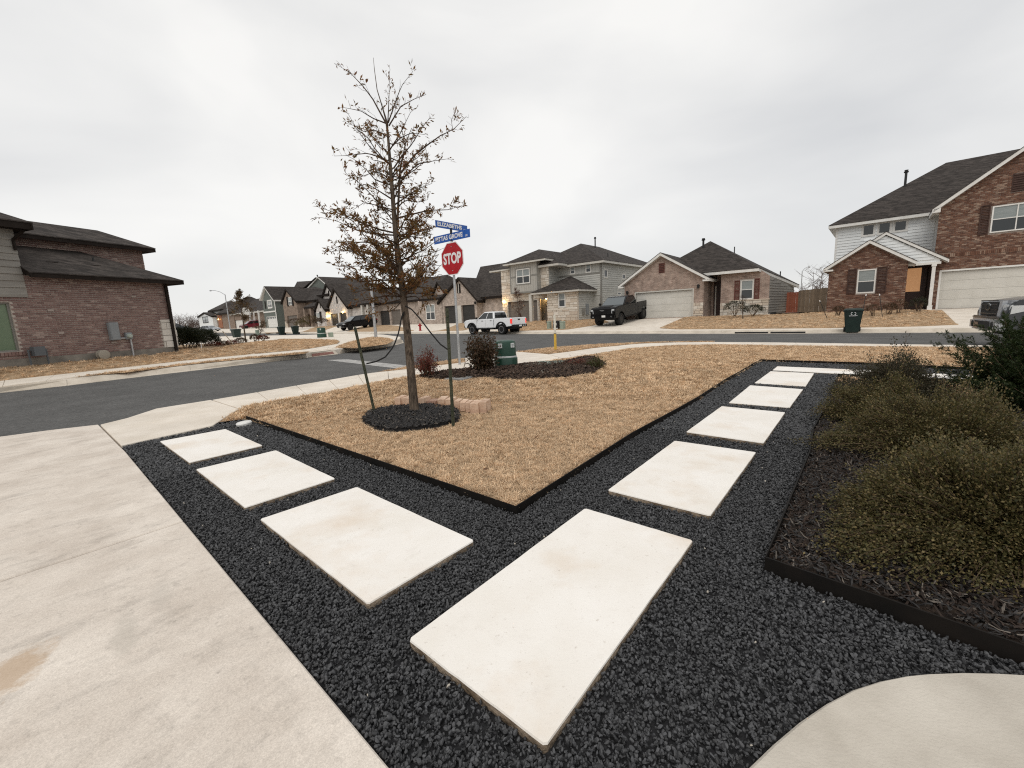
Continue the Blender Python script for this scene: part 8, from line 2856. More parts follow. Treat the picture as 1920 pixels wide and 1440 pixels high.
def wheel(root, x, y, r, w, rim, side, ring=False):
    m = MB(); m.lathe([(r * .62, -w / 2), (r * .9, -w / 2), (r, -w * .32), (r, w * .32), (r * .9, w / 2), (r * .62, w / 2), (r * .6, w * .3), (r * .6, -w * .3)], axis='y', n=26, loop=True)
    t = m.build('wheel', m_tyre, root, smooth=True); t.location = (x, y, r)
    s = side
    m = MB(); m.lathe([(r * .62, s * w * .46), (r * .57, s * w * .40), (r * .2, s * w * .30), (r * .1, s * w * .42)], axis='y', n=20)
    m.build('rim', m_rimd, t, smooth=True)
    m = MB()
    for k in range(6):
        a = 2 * math.pi * k / 6
        d, n_ = Vector((math.cos(a), 0, math.sin(a))), Vector((-math.sin(a), 0, math.cos(a)))
        y0, y1 = s * w * .38, s * w * .44
        q = [d * r * .12 - n_ * r * .07, d * r * .12 + n_ * r * .07, d * r * .58 + n_ * r * .05, d * r * .58 - n_ * r * .05]
        m.hexa([(p.x, y0, p.z) for p in q], [(p.x, y1, p.z) for p in q])
    m.build('spokes', rim, t)
    if ring:
        m = MB(); n = 26
        vs, fs = [], []
        for k in range(n):
            a = 2 * math.pi * k / n
            for rr_, yy in ((r * .64, s * w * .47), (r * .55, s * w * .47), (r * .55, s * w * .38), (r * .64, s * w * .38)):
                vs.append((rr_ * math.cos(a), yy, rr_ * math.sin(a)))
        for k in range(n):
            for j in range(4):
                fs.append((k * 4 + j, ((k + 1) % n) * 4 + j, ((k + 1) % n) * 4 + (j + 1) % 4, k * 4 + (j + 1) % 4))
        m.add(vs, fs); m.build('bead_ring', m_rims, t)
    return t

def arch_pts(xc, zc, r, zb, n=9):
    a0 = math.asin(max(-1, min(1, (zb - zc) / r)))
    return [(xc + r * math.cos(a), zc + r * math.sin(a)) for a in np.linspace(math.pi - a0, a0, n)][::1]

def pickup(name, loc, yaw, label, paint, L=5.7, W=1.96, wb=3.55, fo=.98, r=.42, zb=.5, belt=1.27, hood=1.24, ztop=1.92, cab_len=2.35, flare=False, ring=False, pitch=0.0, scale=1.0, lit=False, rim=None, front='plain', group='pickup trucks'):
    root = empty(name, loc, yaw, label, 'pickup truck')
    root.rotation_euler = (0, pitch, yaw)
    root.scale = (scale,) * 3
    rim = rim or m_rims
    xf = L / 2 - fo; xr = xf - wb
    cowl = xf - .52
    cr_ = cowl - cab_len                       # rear of the cab
    ra = r * 1.18
    zc = r
    # body: nose, hood, doors
    bot = [(cr_, zb)] + [p for p in arch_pts(xf, zc + .02, ra, zb)] + [(L / 2 - .12, zb), (L / 2 - .02, zb + .22), (L / 2, zb + .45), (L / 2 - .04, hood - .16), (L / 2 - .16, hood - .03), (L / 2 - .7, hood + .04), (cowl, belt + .02), (cr_, belt)]
    m = MB(); m.prism_xz(bot, -W / 2, W / 2)
    body = m.build('body', paint, root, bevel=.045, seg=2, smooth=True)
    # bed
    bedp = [(-L / 2 + .02, zb + .12), (xr - ra - .02, zb + .06)] + arch_pts(xr, zc + .02, ra, zb + .04) + [(cr_ - .01, zb), (cr_ - .01, belt + .03), (-L / 2 + .05, belt + .05), (-L / 2, belt - .1)]
    bed = None
    m = MB()
    m.prism_xz(bedp, W / 2 - .09, W / 2); m.prism_xz(bedp, -W / 2, -W / 2 + .09)
    m.box(-L / 2 + .05, cr_ - .02, -W / 2 + .09, W / 2 - .09, zb + .2, zb + .28)
    m.box(cr_ - .06, cr_ - .01, -W / 2 + .09, W / 2 - .09, zb + .28, belt)
    bed = m.build('cargo_bed', paint, root, bevel=.02, seg=1, smooth=True)
    m = MB(); m.box(-L / 2 + .0, -L / 2 + .07, -W / 2 + .1, W / 2 - .1, zb + .2, belt + .03); tg = m.build('tailgate', paint, root, bevel=.02)
    m = MB(); m.box(-L / 2 - .02, -L / 2 + .0, -.13, .13, belt - .16, belt - .06); m.build('handle', m_trimb, tg)
    # underbody
    m = MB(); m.box(-L / 2 + .3, L / 2 - .3, -W / 2 + .22, W / 2 - .22, zb - .14, zb + .12); m.build('underbody', m_trimb, root)
    # cab
    xb0, xb1 = cr_ + .02, cowl - .02
    xt0, xt1 = cr_ + .16, cowl - .82
    wb_, wt_ = W / 2 - .05, W / 2 - .24
    m = MB(); m.hexa([(xb0, -wb_, belt), (xb1, -wb_, belt), (xb1, wb_, belt), (xb0, wb_, belt)], [(xt0, -wt_, ztop), (xt1, -wt_, ztop), (xt1, wt_, ztop), (xt0, wt_, ztop)])
    cab = m.build('cab', paint, root, bevel=.06, seg=3, smooth=True)
    def side_pt(u, v, s):                      # u rear..front, v bottom..top on a side
        xa, xb = xb0 + (xb1 - xb0) * u, xt0 + (xt1 - xt0) * u
        return Vector((xa + (xb - xa) * v, s * (wb_ + (wt_ - wb_) * v + .008), belt + (ztop - belt) * v))
    for s in (-1, 1):
        for (u0, u1, u0t, u1t) in ((.06, .43, .10, .47), (.47, .93, .51, .90)):
            q = [side_pt(u0, .08, s), side_pt(u1, .08, s), side_pt(u1t, .86, s), side_pt(u0t, .86, s)]
            m = MB(); n_ = Vector((0, -s * .02, -.004)); m.hexa([p + n_ for p in q], q); m.build('side_window', m_tint, root)
    def end_quad(xa, xb, y0, y1, v0, v1, o):
        f = lambda v, sy: Vector((xa + (xb - xa) * v + o, sy * ((wb_ + (wt_ - wb_) * v) * y0), belt + (ztop - belt) * v))
        q = [f(v0, -1), f(v0, 1), f(v1, 1), f(v1, -1)]
        return q
    q = end_quad(xb1, xt1, .92, 1, .06, .90, .008); n_ = Vector((-.02, 0, -.02)); m = MB(); m.hexa([p + n_ for p in q], q); m.build('windscreen', m_wind if front != 'plain' else m_tint, root)
    q = end_quad(xb0, xt0, .86, 1, .10, .86, -.012); n_ = Vector((.02, 0, -.01)); m = MB(); m.hexa([p + n_ for p in q], q); m.build('rear_window', m_tint, root)
    # doors: seams and handles
    for s in (-1, 1):
        for u in (.0, .46, .98):
            x = xb0 + (xb1 - xb0) * u
            m = MB(); m.box(x - .006, x + .006, s * (W / 2 - .01), s * (W / 2 + .0015), zb + .12, belt - .03); m.build('door_seam', m_trimb, body)
        for u in (.08, .56):
            x = xb0 + (xb1 - xb0) * u + .05
            m = MB(); m.box(x, x + .2, s * (W / 2 - .01), s * (W / 2 + .025), belt - .15, belt - .11); m.build('door_handle', m_trimb, body, bevel=.008)
        m = MB(); x = xb0 + (xb1 - xb0) * .9
        m.box(x - .07, x + .07, s * (W / 2 + .03) if s > 0 else s * (W / 2 + .03) - .2, s * (W / 2 + .03) + .2 if s > 0 else s * (W / 2 + .03), belt + .02, belt + .2); m.build('mirror', m_trimb if flare or paint is m_blk else paint, root, bevel=.03)
        m = MB(); m.box(cr_ + .1, cowl - .1, s * (W / 2 - .1), s * (W / 2 + .02), zb - .08, zb - .01); m.build('side_step', m_trimb, root)
        for x in (xf, xr):
            wheel(root, x, s * (W / 2 - .13), r, .27, rim, s, ring)
            ap_ = arch_pts(x, zc + .02, ra, zb + .02, 11)
            m = MB()
            for (a, b) in zip(ap_[:-1], ap_[1:]):
                d0, d1 = Vector((a[0] - x, a[1] - zc)).normalized(), Vector((b[0] - x, b[1] - zc)).normalized()
                th = .10 if flare else .035
                y0, y1 = s * (W / 2 - .06), s * (W / 2 + (.055 if flare else .008))
                m.hexa([(a[0], y0, a[1]), (b[0], y0, b[1]), (b[0] + d1.x * th, y0, b[1] + d1.y * th), (a[0] + d0.x * th, y0, a[1] + d0.y * th)],
                       [(a[0], y1, a[1]), (b[0], y1, b[1]), (b[0] + d1.x * th, y1, b[1] + d1.y * th), (a[0] + d0.x * th, y1, a[1] + d0.y * th)])
            m.build('wheel_arch', m_trimb if flare else paint, root)
            m = MB(); m.lathe([(ra * .97, -.02), (ra * .97, .02)], axis='y', n=20, c=(x, s * (W / 2 - .32), zc + .03)); m.build('wheel_well', m_trimb, root)
    # tail
    for s in (-1, 1):
        m = MB(); m.box(-L / 2 - .012, -L / 2 + .14, s * (W / 2 - .02) - .1 if s > 0 else -W / 2 - .01, s * (W / 2 - .02) + .03 if s > 0 else -W / 2 + .11, belt - .42, belt - .04); m.build('tail_lamp', m_tail if lit else m_tailoff, root, bevel=.015)
    m = MB(); m.box(-L / 2 - .14, -L / 2 + .06, -W / 2 + .06, W / 2 - .06, zb + .02, zb + .2); bm_ = m.build('rear_bumper', m_trimb if front != 'chrome' else m_chrome, root, bevel=.03)
    m = MB(); m.box(-L / 2 - .152, -L / 2 - .14, -.16, .16, zb + .05, zb + .18); m.build('number_plate', m_plate, bm_)
    if lit:
        for s in (-.38, -.6):
            m = MB(); m.box(-L / 2 - .155, -L / 2 - .14, s - .05, s + .05, zb + .07, zb + .16); m.build('reverse_lamp', m_head, bm_)
    xn = L / 2
    # nose
    if front == 'dark':
        m = MB(); m.box(xn - .06, xn + .02, -W / 2 + .28, W / 2 - .28, zb + .34, hood - .12); g_ = m.build('grille', m_trimb, root, bevel=.03)
        for k in range(5):
            z = zb + .40 + k * .07
            m = MB(); m.box(xn + .02, xn + .035, -W / 2 + .32, W / 2 - .32, z, z + .025); m.build('grille_bar', m_blk, g_)
        bx, bz_ = .0, (zb + .36 + hood - .12) / 2 + .08
        m = MB(); m.hexa([(xn + .036, -.17, bz_ - .025), (xn + .036, .15, bz_ - .025), (xn + .036, .15, bz_ + .02), (xn + .036, -.17, bz_ + .02)], [(xn + .05, -.16, bz_ - .02), (xn + .05, .14, bz_ - .02), (xn + .05, .16, bz_ + .03), (xn + .05, -.14, bz_ + .03)])
        m.hexa([(xn + .036, -.06, bz_ - .06), (xn + .036, .05, bz_ - .06), (xn + .036, .07, bz_ + .06), (xn + .036, -.04, bz_ + .06)], [(xn + .052, -.055, bz_ - .055), (xn + .052, .045, bz_ - .055), (xn + .052, .065, bz_ + .055), (xn + .052, -.035, bz_ + .055)])
        m.build('emblem', m_chrome, g_)
        for s in (-1, 1):
            y0, y1 = sorted((s * (W / 2 - .27), s * (W / 2 + .004)))
            m = MB(); m.box(xn - .22, xn + .012, y0, y1, hood - .34, hood - .12); hl = m.build('headlamp', m_trimb, root, bevel=.02)
            y0, y1 = sorted((s * (W / 2 - .25), s * (W / 2 - .05)))
            m = MB(); m.box(xn + .004, xn + .02, y0, y1, hood - .24, hood - .14); m.build('lamp_lens', m_head, hl)
            m = MB(); y0, y1 = sorted((s * (W / 2 - .27), s * (W / 2 - .23))); m.box(xn + .0, xn + .018, y0, y1, hood - .44, hood - .2); m.build('running_light', m_head, hl)
            m = MB(); m.lathe([(.05, .0), (.05, .02)], axis='x', n=12, c=(xn + .08, s * (W / 2 - .28), zb + .16)); m.build('fog_lamp', m_head, root)
        m = MB(); m.box(xn - .1, xn + .1, -W / 2 + .03, W / 2 - .03, zb + .02, zb + .33); fb_ = m.build('front_bumper', m_blk, root, bevel=.05)
        m = MB(); m.box(xn + .1, xn + .112, -.02, .28, zb + .12, zb + .26); m.build('number_plate', m_plate, fb_)
        m = MB(); m.hexa([(xn - .9, -.5, hood + .03), (xn - .3, -.5, hood + .0), (xn - .3, .5, hood + .0), (xn - .9, .5, hood + .03)], [(xn - .85, -.42, hood + .1), (xn - .4, -.42, hood + .05), (xn - .4, .42, hood + .05), (xn - .85, .42, hood + .1)]); m.build('hood_scoop', m_trimb, root)
        for k in range(5):
            y = -.5 + k * .25
            m = MB(); m.box(xt1 - .16, xt1 - .02, y - .05, y + .05, ztop - .005, ztop + .03); m.build('roof_lamp', m_head, root, bevel=.01)
    elif front == 'chrome':
        m = MB(); m.box(xn - .05, xn + .03, -W / 2 + .40, W / 2 - .40, zb + .36, hood - .06); g_ = m.build('grille', m_trimb, root, bevel=.02)
        for k in range(4):
            z = zb + .42 + k * .11
            m = MB(); m.box(xn + .03, xn + .045, -W / 2 + .42, W / 2 - .42, z, z + .02); m.build('grille_bar', m_metal_d if k % 2 else m_gry, g_)
        m = MB()
        # oval badge
        for k in range(16):
            a, b = 2 * math.pi * k / 16, 2 * math.pi * (k + 1) / 16
            m.hexa([(xn + .046, .15 * math.cos(a), zb + .6 + .1 * math.sin(a)), (xn + .046, .15 * math.cos(b), zb + .6 + .1 * math.sin(b)), (xn + .046, .125 * math.cos(b), zb + .6 + .08 * math.sin(b)), (xn + .046, .125 * math.cos(a), zb + .6 + .08 * math.sin(a))],
                   [(xn + .056, .15 * math.cos(a), zb + .6 + .1 * math.sin(a)), (xn + .056, .15 * math.cos(b), zb + .6 + .1 * math.sin(b)), (xn + .056, .125 * math.cos(b), zb + .6 + .08 * math.sin(b)), (xn + .056, .125 * math.cos(a), zb + .6 + .08 * math.sin(a))])
        m.build('emblem', m_chrome, g_)
        for s in (-1, 1):
            y0, y1 = sorted((s * (W / 2 - .40), s * (W / 2 - .30)))
            m = MB(); m.hexa([(xn - .06, y0, zb + .34), (xn + .04, y0, zb + .34), (xn + .02, y1, zb + .34), (xn - .06, y1, zb + .34)], [(xn - .10, y0, hood - .03), (xn + .01, y0, hood - .03), (xn - .01, y1, hood - .03), (xn - .10, y1, hood - .03)]); m.build('grille_surround', m_silver, root)
            y0, y1 = sorted((s * (W / 2 - .29), s * (W / 2 + .006)))
            m = MB(); m.hexa([(xn - .40, y0, hood - .40), (xn - .01, y0, hood - .42), (xn - .06, y1, hood - .38), (xn - .50, y1, hood - .26)] if s > 0 else [(xn - .50, y0, hood - .26), (xn - .06, y0, hood - .38), (xn - .01, y1, hood - .42), (xn - .40, y1, hood - .40)],
                             [(xn - .50, y0, hood - .12), (xn - .02, y0, hood - .12), (xn - .08, y1, hood - .14), (xn - .62, y1, hood - .14)] if s > 0 else [(xn - .62, y0, hood - .14), (xn - .08, y0, hood - .14), (xn - .02, y1, hood - .12), (xn - .50, y1, hood - .12)]); hl = m.build('headlamp', m_head, root, bevel=.015)
            y0, y1 = sorted((s * (W / 2 - .03), s * (W / 2 + .012)))
            m = MB(); m.box(xn - .58, xn - .36, y0, y1, hood - .22, hood - .15); m.build('turn_lamp', m_amber, hl)
        m = MB(); m.box(xn - .14, xn + .13, -W / 2 + .02, W / 2 - .02, zb + .0, zb + .30); fb_ = m.build('front_bumper', m_silver, root, bevel=.05)
        m = MB(); m.box(xn - .1, xn + .09, -W / 2 + .04, W / 2 - .04, zb + .30, zb + .37); m.build('bumper_pad', m_gry, root, bevel=.02)
        m = MB(); m.box(xn + .10, xn + .137, -.55, .55, zb + .05, zb + .24); m.build('intake', m_trimb, fb_)
        m = MB(); m.box(xn + .138, xn + .148, -.55, -.25, zb + .04, zb + .2); m.build('number_plate', M('tan_plate', (.28, .19, .13), .6), fb_)
        for s in (-1, 1):
            m = MB(); m.lathe([(.085, .0), (.085, .012), (.07, .014)], axis='x', n=16, c=(xn + .128, s * (W / 2 - .3), zb + .15)); m.build('fog_lamp', m_trimb, fb_)
    else:
        m = MB(); m.box(xn - .06, xn + .02, -W / 2 + .25, W / 2 - .25, zb + .3, hood - .15); m.build('grille', m_trimb, root, bevel=.02)
        for s in (-1, 1):
            y0, y1 = sorted((s * (W / 2 - .26), s * (W / 2 + .004)))
            m = MB(); m.box(xn - .2, xn + .01, y0, y1, hood - .3, hood - .12); m.build('headlamp', m_head, root, bevel=.02)
        m = MB(); m.box(xn - .1, xn + .08, -W / 2 + .04, W / 2 - .04, zb, zb + .28); m.build('front_bumper', m_trimb, root, bevel=.05)
    return root

# white pickup across the junction
f_, q_ = gp(888, 627.2, z_street), gp(942, 627.2, z_street)
hd = (f_ - q_); hd.z = 0
head = math.atan2(hd.y, hd.x)
wbm = hd.length
sc = min(1.05, max(.9, wbm / 3.35))
hd.normalize()
lf_ = Vector((-hd.y, hd.x, 0))
L_, wb_, fo_ = 5.45, 3.4, .95
mid = (f_ + q_) / 2
ctr = mid - lf_ * (1.9 / 2 - .13) * sc + hd * ((fo_ + wb_ / 2) - L_ / 2) * sc
pickup('pickup_truck', ctr, head, 'white crew cab pickup with black flared wheel arches and lit red tail lamps', m_wht, L=L_, W=1.9, wb=wb_, fo=fo_, r=.42, zb=.55, belt=1.27, hood=1.25, ztop=1.88, cab_len=2.08, flare=True, ring=True, lit=True, scale=sc, rim=m_rimd)
# black heavy pickup on the driveway
fw_ = gp(1163, 609, off(z_far2, .02))
rw_ = Vector((fw_.x + U.x * 4.0, fw_.y + U.y * 4.0, 0)); rw_.z = z_far2(rw_.x, rw_.y) + .02
hd = fw_ - rw_
pit = math.asin(max(-.12, min(.12, -hd.z / hd.length)))
hd.z = 0
head = math.atan2(hd.y, hd.x)
hd.normalize(); lf_ = Vector((-hd.y, hd.x, 0))
L_, wb_, fo_ = 6.0, 4.0, 1.0
mid = (fw_ + rw_) / 2
ctr = mid - lf_ * (2.05 / 2 - .13) + hd * ((fo_ + wb_ / 2) - L_ / 2)
pickup('pickup_truck', ctr, head, 'black heavy pickup facing the street on the sloping driveway', m_blk, L=L_, W=2.05, wb=wb_, fo=fo_, r=.45, zb=.58, belt=1.42, hood=1.40, ztop=2.03, cab_len=2.35, pitch=pit, rim=m_rimd, front='dark')
# grey pickup at the right edge
hd = Vector((math.cos(R(146)), math.sin(R(146)), 0)); lf_ = Vector((-hd.y, hd.x, 0))
L_ = 5.8
cn = at(1822, 622, 12.0)
gz_ = z_street(cn.x, cn.y)
ctr = Vector((cn.x, cn.y, gz_)) - hd * (L_ / 2 + .05) + lf_ * (2.0 / 2)
pickup('pickup_truck', ctr, R(146), 'slate grey pickup with chrome bumper cut by the right picture edge', m_gry, L=L_, W=2.0, wb=3.7, fo=1.0, r=.42, zb=.46, belt=1.28, hood=1.24, ztop=1.93, front='chrome')

def car(name, loc, yaw, label, paint, L=4.8, W=1.82, H_=1.45, suv=False, scale=1.0, cat='car', pitch=0.0):
    root = empty(name, loc, yaw, label, cat); root.scale = (scale,) * 3; root.rotation_euler = (0, pitch, yaw)
    r = .34 if not suv else .39; zb = .28 if not suv else .36; belt = .92 if not suv else 1.12
    xf, xr = L / 2 - .9, -L / 2 + .95
    ra = r * 1.16
    pts_ = [(-L / 2 + .08, zb + .1)] + arch_pts(xr, r + .02, ra, zb) + arch_pts(xf, r + .02, ra, zb) + [(L / 2 - .05, zb + .06), (L / 2, zb + .3), (L / 2 - .10, belt - (.16 if not suv else .12)), (L / 2 - .5, belt - .02), (L / 2 - 1.1, belt + .03), (-L / 2 + (.75 if not suv else .1), belt + .06), (-L / 2 + .03, belt - .02), (-L / 2, zb + .4)]
    m = MB(); m.prism_xz(pts_, -W / 2, W / 2); m.build('body', paint, root, bevel=.06, seg=2, smooth=True)
    b0, b1 = -L / 2 + (.55 if not suv else .1), L / 2 - 1.0
    t0, t1 = -L / 2 + (1.35 if not suv else .62), L / 2 - (1.95 if not suv else 2.0)
    wbm_, wtm = W / 2 - .04, W / 2 - .24
    m = MB(); m.hexa([(b0, -wbm_, belt), (b1, -wbm_, belt), (b1, wbm_, belt), (b0, wbm_, belt)], [(t0, -wtm, H_), (t1, -wtm, H_), (t1, wtm, H_), (t0, wtm, H_)]); m.build('cab', paint, root, bevel=.08, seg=3, smooth=True)
    def sp(u, v, s):
        xa, xb = b0 + (b1 - b0) * u, t0 + (t1 - t0) * u
        return Vector((xa + (xb - xa) * v, s * (wbm_ + (wtm - wbm_) * v + .008), belt + (H_ - belt) * v))
    for s in (-1, 1):
        for u0, u1 in ((.07, .34), (.37, .62), (.65, .93)):
            q = [sp(u0, .1, s), sp(u1, .1, s), sp(u1, .85, s), sp(u0, .85, s)]
            n_ = Vector((0, -s * .02, 0)); m = MB(); m.hexa([p + n_ for p in q], q); m.build('side_window', m_tint, root)
        for x in (xf, xr):
            wheel(root, x, s * (W / 2 - .1), r, .22, m_rims, s)
        m = MB(); y0, y1 = sorted((s * (W / 2 - .3), s * (W / 2 + .004))); m.box(L / 2 - .25, L / 2 - .02, y0, y1, belt - .3, belt - .17); m.build('headlamp', m_head, root, bevel=.02)
        m = MB(); m.box(-L / 2 - .01, -L / 2 + .15, y0, y1, belt - .22, belt - .05); m.build('tail_lamp', m_tailoff, root, bevel=.02)
        m = MB(); y0, y1 = sorted((s * (W / 2), s * (W / 2 + .17))); m.box(b1 - .35, b1 - .22, y0, y1, belt + .02, belt + .15); m.build('mirror', paint, root, bevel=.03)
    for xa, xb, o in ((b1, t1, .01), (b0, t0, -.01)):
        f = lambda v, sy: Vector((xa + (xb - xa) * v + o, sy * (wbm_ + (wtm - wbm_) * v) * .9, belt + (H_ - belt) * v))
        q = [f(.08, -1), f(.08, 1), f(.88, 1), f(.88, -1)]; n_ = Vector((-.02 if o > 0 else .02, 0, -.02)); m = MB(); m.hexa([p + n_ for p in q], q); m.build('windscreen' if o > 0 else 'rear_window', m_wind if o > 0 else m_tint, root)
    m = MB(); m.box(L / 2 - .04, L / 2 + .02, -W / 2 + .35, W / 2 - .35, zb + .15, belt - .3); m.build('grille', m_trimb, root)
    m = MB(); m.box(L / 2 - .02, L / 2 + .03, -.26, .26, zb + .12, zb + .24); m.build('number_plate', m_plate, root)
    return root
car('parked_suv', rest(672, 616.5, 57), R(229), 'black parked vehicle on a driveway left of the oak trunk', m_navy, L=5.0, W=1.95, H_=1.75, suv=True, pitch=.075)
car('parked_car', rest(392, 617.5, 98), R(-14), 'silver saloon parked far down the street on the left', m_silver, L=4.9, H_=1.45)
car('parked_suv', rest(476, 617, 100), R(229), 'dark red parked vehicle behind the far bins', m_redp, L=5.4, W=2.0, H_=1.8, suv=True, pitch=.075)
car('parked_suv', rest(318, 622, 40, z_left), R(60), 'dark vehicle just showing behind the corner of the brick house', m_navy, L=4.6, W=1.85, H_=1.62, suv=True)

# ---- plants across the streets
m_hedge = M_leaf('dark_hedge_leaf', [(0.020, 0.026, 0.012), (0.030, 0.034, 0.015), (0.014, 0.020, 0.010), (0.040, 0.040, 0.018)])
def blob_bush(loc, rad, h, n, lsz, mat, label, seed, name='rounded_bush', cat='bush', group=None):
    root = empty(name, loc, 0, label, cat, group)
    r = np.random.default_rng(seed)
    k = r.uniform(.35, 1, n) ** .4
    a = r.uniform(0, 2 * math.pi, n); el = np.arcsin(r.uniform(-.2, 1, n))
    bump = 1 + .14 * np.sin(3 * a + seed) * np.cos(2 * el + seed) + .1 * np.sin(7 * a - seed)
    x = np.cos(a) * np.cos(el) * rad[0] * k * bump; y = np.sin(a) * np.cos(el) * rad[1] * k * bump; z = h * .45 + np.sin(el) * h * .55 * k * bump
    P = np.stack([x, y, np.maximum(z, .02)], 1)
    D = np.stack([np.cos(a) * np.cos(el), np.sin(a) * np.cos(el), np.sin(el) + .3], 1)
    leaf_cloud('foliage', P, D, lsz, lsz * .5, mat, root, seed=seed, droop=.1)
    m = MB()
    rr_ = random.Random(seed)
    for i in range(9):
        a_ = rr_.uniform(0, 6.28)
        m.tube([(rr_.gauss(0, .05), rr_.gauss(0, .05), -.1), (math.cos(a_) * rad[0] * .5, math.sin(a_) * rad[1] * .5, h * .6)], [.02, .008], n=4)
    m.build('stems', m_stem, root)
    return root
blob_bush(at(352, 657, 19.0), (.75, .75), 1.0, 6500, .07, m_hedge, 'dark green rounded bush at the corner of the brick house', 91)
blob_bush(at(380, 653, 21.5), (.8, .7), .95, 5500, .07, m_hedge, 'dark green bush right of the corner bush, pale rod in front', 92)
blob_bush(at(364, 656, 19.3), (.5, .5), .8, 3000, .07, m_hedge, 'smaller dark bush between two larger ones at the house corner', 93)
for i, (px, py, lab) in enumerate(((402, 653, 'low dry plant nearest the corner bushes'), (418, 652, 'low dry plant beside the leaning stake'), (435, 650, 'low reddish plant past the leaning stake'), (452, 644.5, 'low plant at the foot of the far young tree'))):
    blob_bush(at(px, py, 21.5 + i * 1.2), (.35, .3), .34, 500, .07, m_bronze if i % 2 else m_redleaf, lab, 95 + i, name='low_plant', cat='plant')
blob_bush(at(479, 640.5, 30), (.35, .35), .5, 600, .08, m_bronze, 'small brown plant right of the far young tree', 100, name='low_plant', cat='plant')
blob_bush(at(493, 640, 30), (.4, .35), .42, 700, .08, m_redleaf, 'small red plant at the far lawn edge', 101, name='low_plant', cat='plant')

m_pale = M('pale_stake_wood', (0.34, 0.27, 0.19), .85, (.42, .35, .26))
def rod(a, b, depth, rad, mat, label, name='garden_stake'):
    p, q = at(*a, depth), at(*b, depth)
    r_ = empty(name, p, 0, label, 'stake')
    m = MB(); m.tube([Vector((0, 0, -.08)), q - p], [rad, rad * .9], n=6); m.build('post', mat, r_)
    m = MB(); e = q - p; m.tube([e * .93, e * 1.0], [rad * 1.5, rad * 1.5], n=6); m.build('tip', m_signwhite if mat is m_metal_d else mat, r_)
rod((440, 646.5), (417.5, 621.5), 22, .022, m_pale, 'pale wooden stake leaning left beside the far young tree')
rod((378.5, 658.5), (377, 644.5), 18.2, .014, m_signwhite, 'short white rod in front of the dark bushes')

def small_tree(basepx, depth, toppx, crown, n, lsz, mat, label, seed, trunk_r=.05, bare=False, group=None):
    b0 = at(*basepx, depth)
    t0 = at(*toppx, depth) - b0
    t0.x, t0.y = t0.x * .9, t0.y * .9
    root = empty('young_tree', b0, 0, label, 'tree', group)
    r = random.Random(seed)
    m = MB()
    h = t0.z
    m.tube([(0, 0, -.1), (t0.x * .3, t0.y * .3, h * .35), (t0.x * .6, t0.y * .6, h * .65), (t0.x, t0.y, h)], [trunk_r, trunk_r * .8, trunk_r * .5, trunk_r * .1], n=7)
    m.build('trunk', m_bark, root, smooth=True)
    bb = MB(); P, D = [], []
    nb = 26
    for i in range(nb):
        t = crown[0] + (crown[1] - crown[0]) * (i + r.random()) / nb
        a = r.uniform(0, 6.28)
        k = math.sin(math.pi * min(1, max(.06, (t - crown[0]) / (1.02 - crown[0]))) ** .6)
        ln = crown[2] * max(.15, k) * r.uniform(.6, 1.15)
        p = Vector((t0.x * t, t0.y * t, h * t))
        e = p + Vector((math.cos(a) * ln, math.sin(a) * ln, ln * r.uniform(.2, .9)))
        bb.tube([p, p.lerp(e, .5) + Vector((0, 0, -.04 * ln)), e], [trunk_r * .3, trunk_r * .2, trunk_r * .06], n=4, caps=False)
        for _ in range(4):
            q = p.lerp(e, r.uniform(.3, 1)); s = Vector((r.gauss(0, 1), r.gauss(0, 1), r.gauss(.3, .6))).normalized() * ln * .4
            bb.tube([q, q + s], [trunk_r * .1, trunk_r * .04], n=3, caps=False)
            for _ in range(max(0, n // (nb * 4))):
                P.append(tuple(q + s * r.random() + Vector((r.gauss(0, .05), r.gauss(0, .05), r.gauss(0, .05)))))
                D.append(tuple(s.normalized()))
    bb.build('branches', m_twig, root, fix=False)
    if P:
        leaf_cloud('crown', np.array(P), np.array(D), lsz, lsz * .4, mat, root, seed=seed, droop=.4)
    return root
m_farleaf = M_leaf('far_oak_leaf', [(0.09, 0.06, 0.024), (0.13, 0.075, 0.034), (0.08, 0.07, 0.032)])
small_tree((461, 641.5), 27.5, (449, 546), (.38, 1.0, .85), 2000, .12, m_farleaf, 'young brown leaved tree on the far lawn before the row of houses', 111)
small_tree((484, 641), 30, (497, 603), (.45, 1., .4), 380, .1, m_farleaf, 'thin leaning sapling with a few brown leaves on the far lawn', 112, trunk_r=.03)
small_tree((975, 618), 37, (967, 541), (.30, 1., .7), 800, .12, M_leaf('rust_leaf', [(0.10, 0.04, 0.025), (0.075, 0.03, 0.02), (0.12, 0.055, 0.035)]), 'small tree with rusty leaves in front of the taupe garage door', 113)
small_tree((1025, 616), 38.5, (1024, 563), (.75, 1., .3), 0, .1, m_farleaf, 'bare thin sapling by the entry of the two storey house', 114, trunk_r=.04)
small_tree((1393, 600), 27.8, (1391, 553), (.6, 1., .35), 60, .08, m_farleaf, 'bare staked sapling in front of the shuttered window', 115, trunk_r=.035)
for i, (px, py, w_, h_, lab) in enumerate(((1378, 590, .75, .95, 'dark twiggy bush left under the red shuttered window'), (1412, 592, .75, .75, 'dark twiggy bush right under the red shuttered window'))):
    blob_bush(at(px, py, 28.6), (w_, .5), h_, 1400, .07, m_hedge, lab, 120 + i)
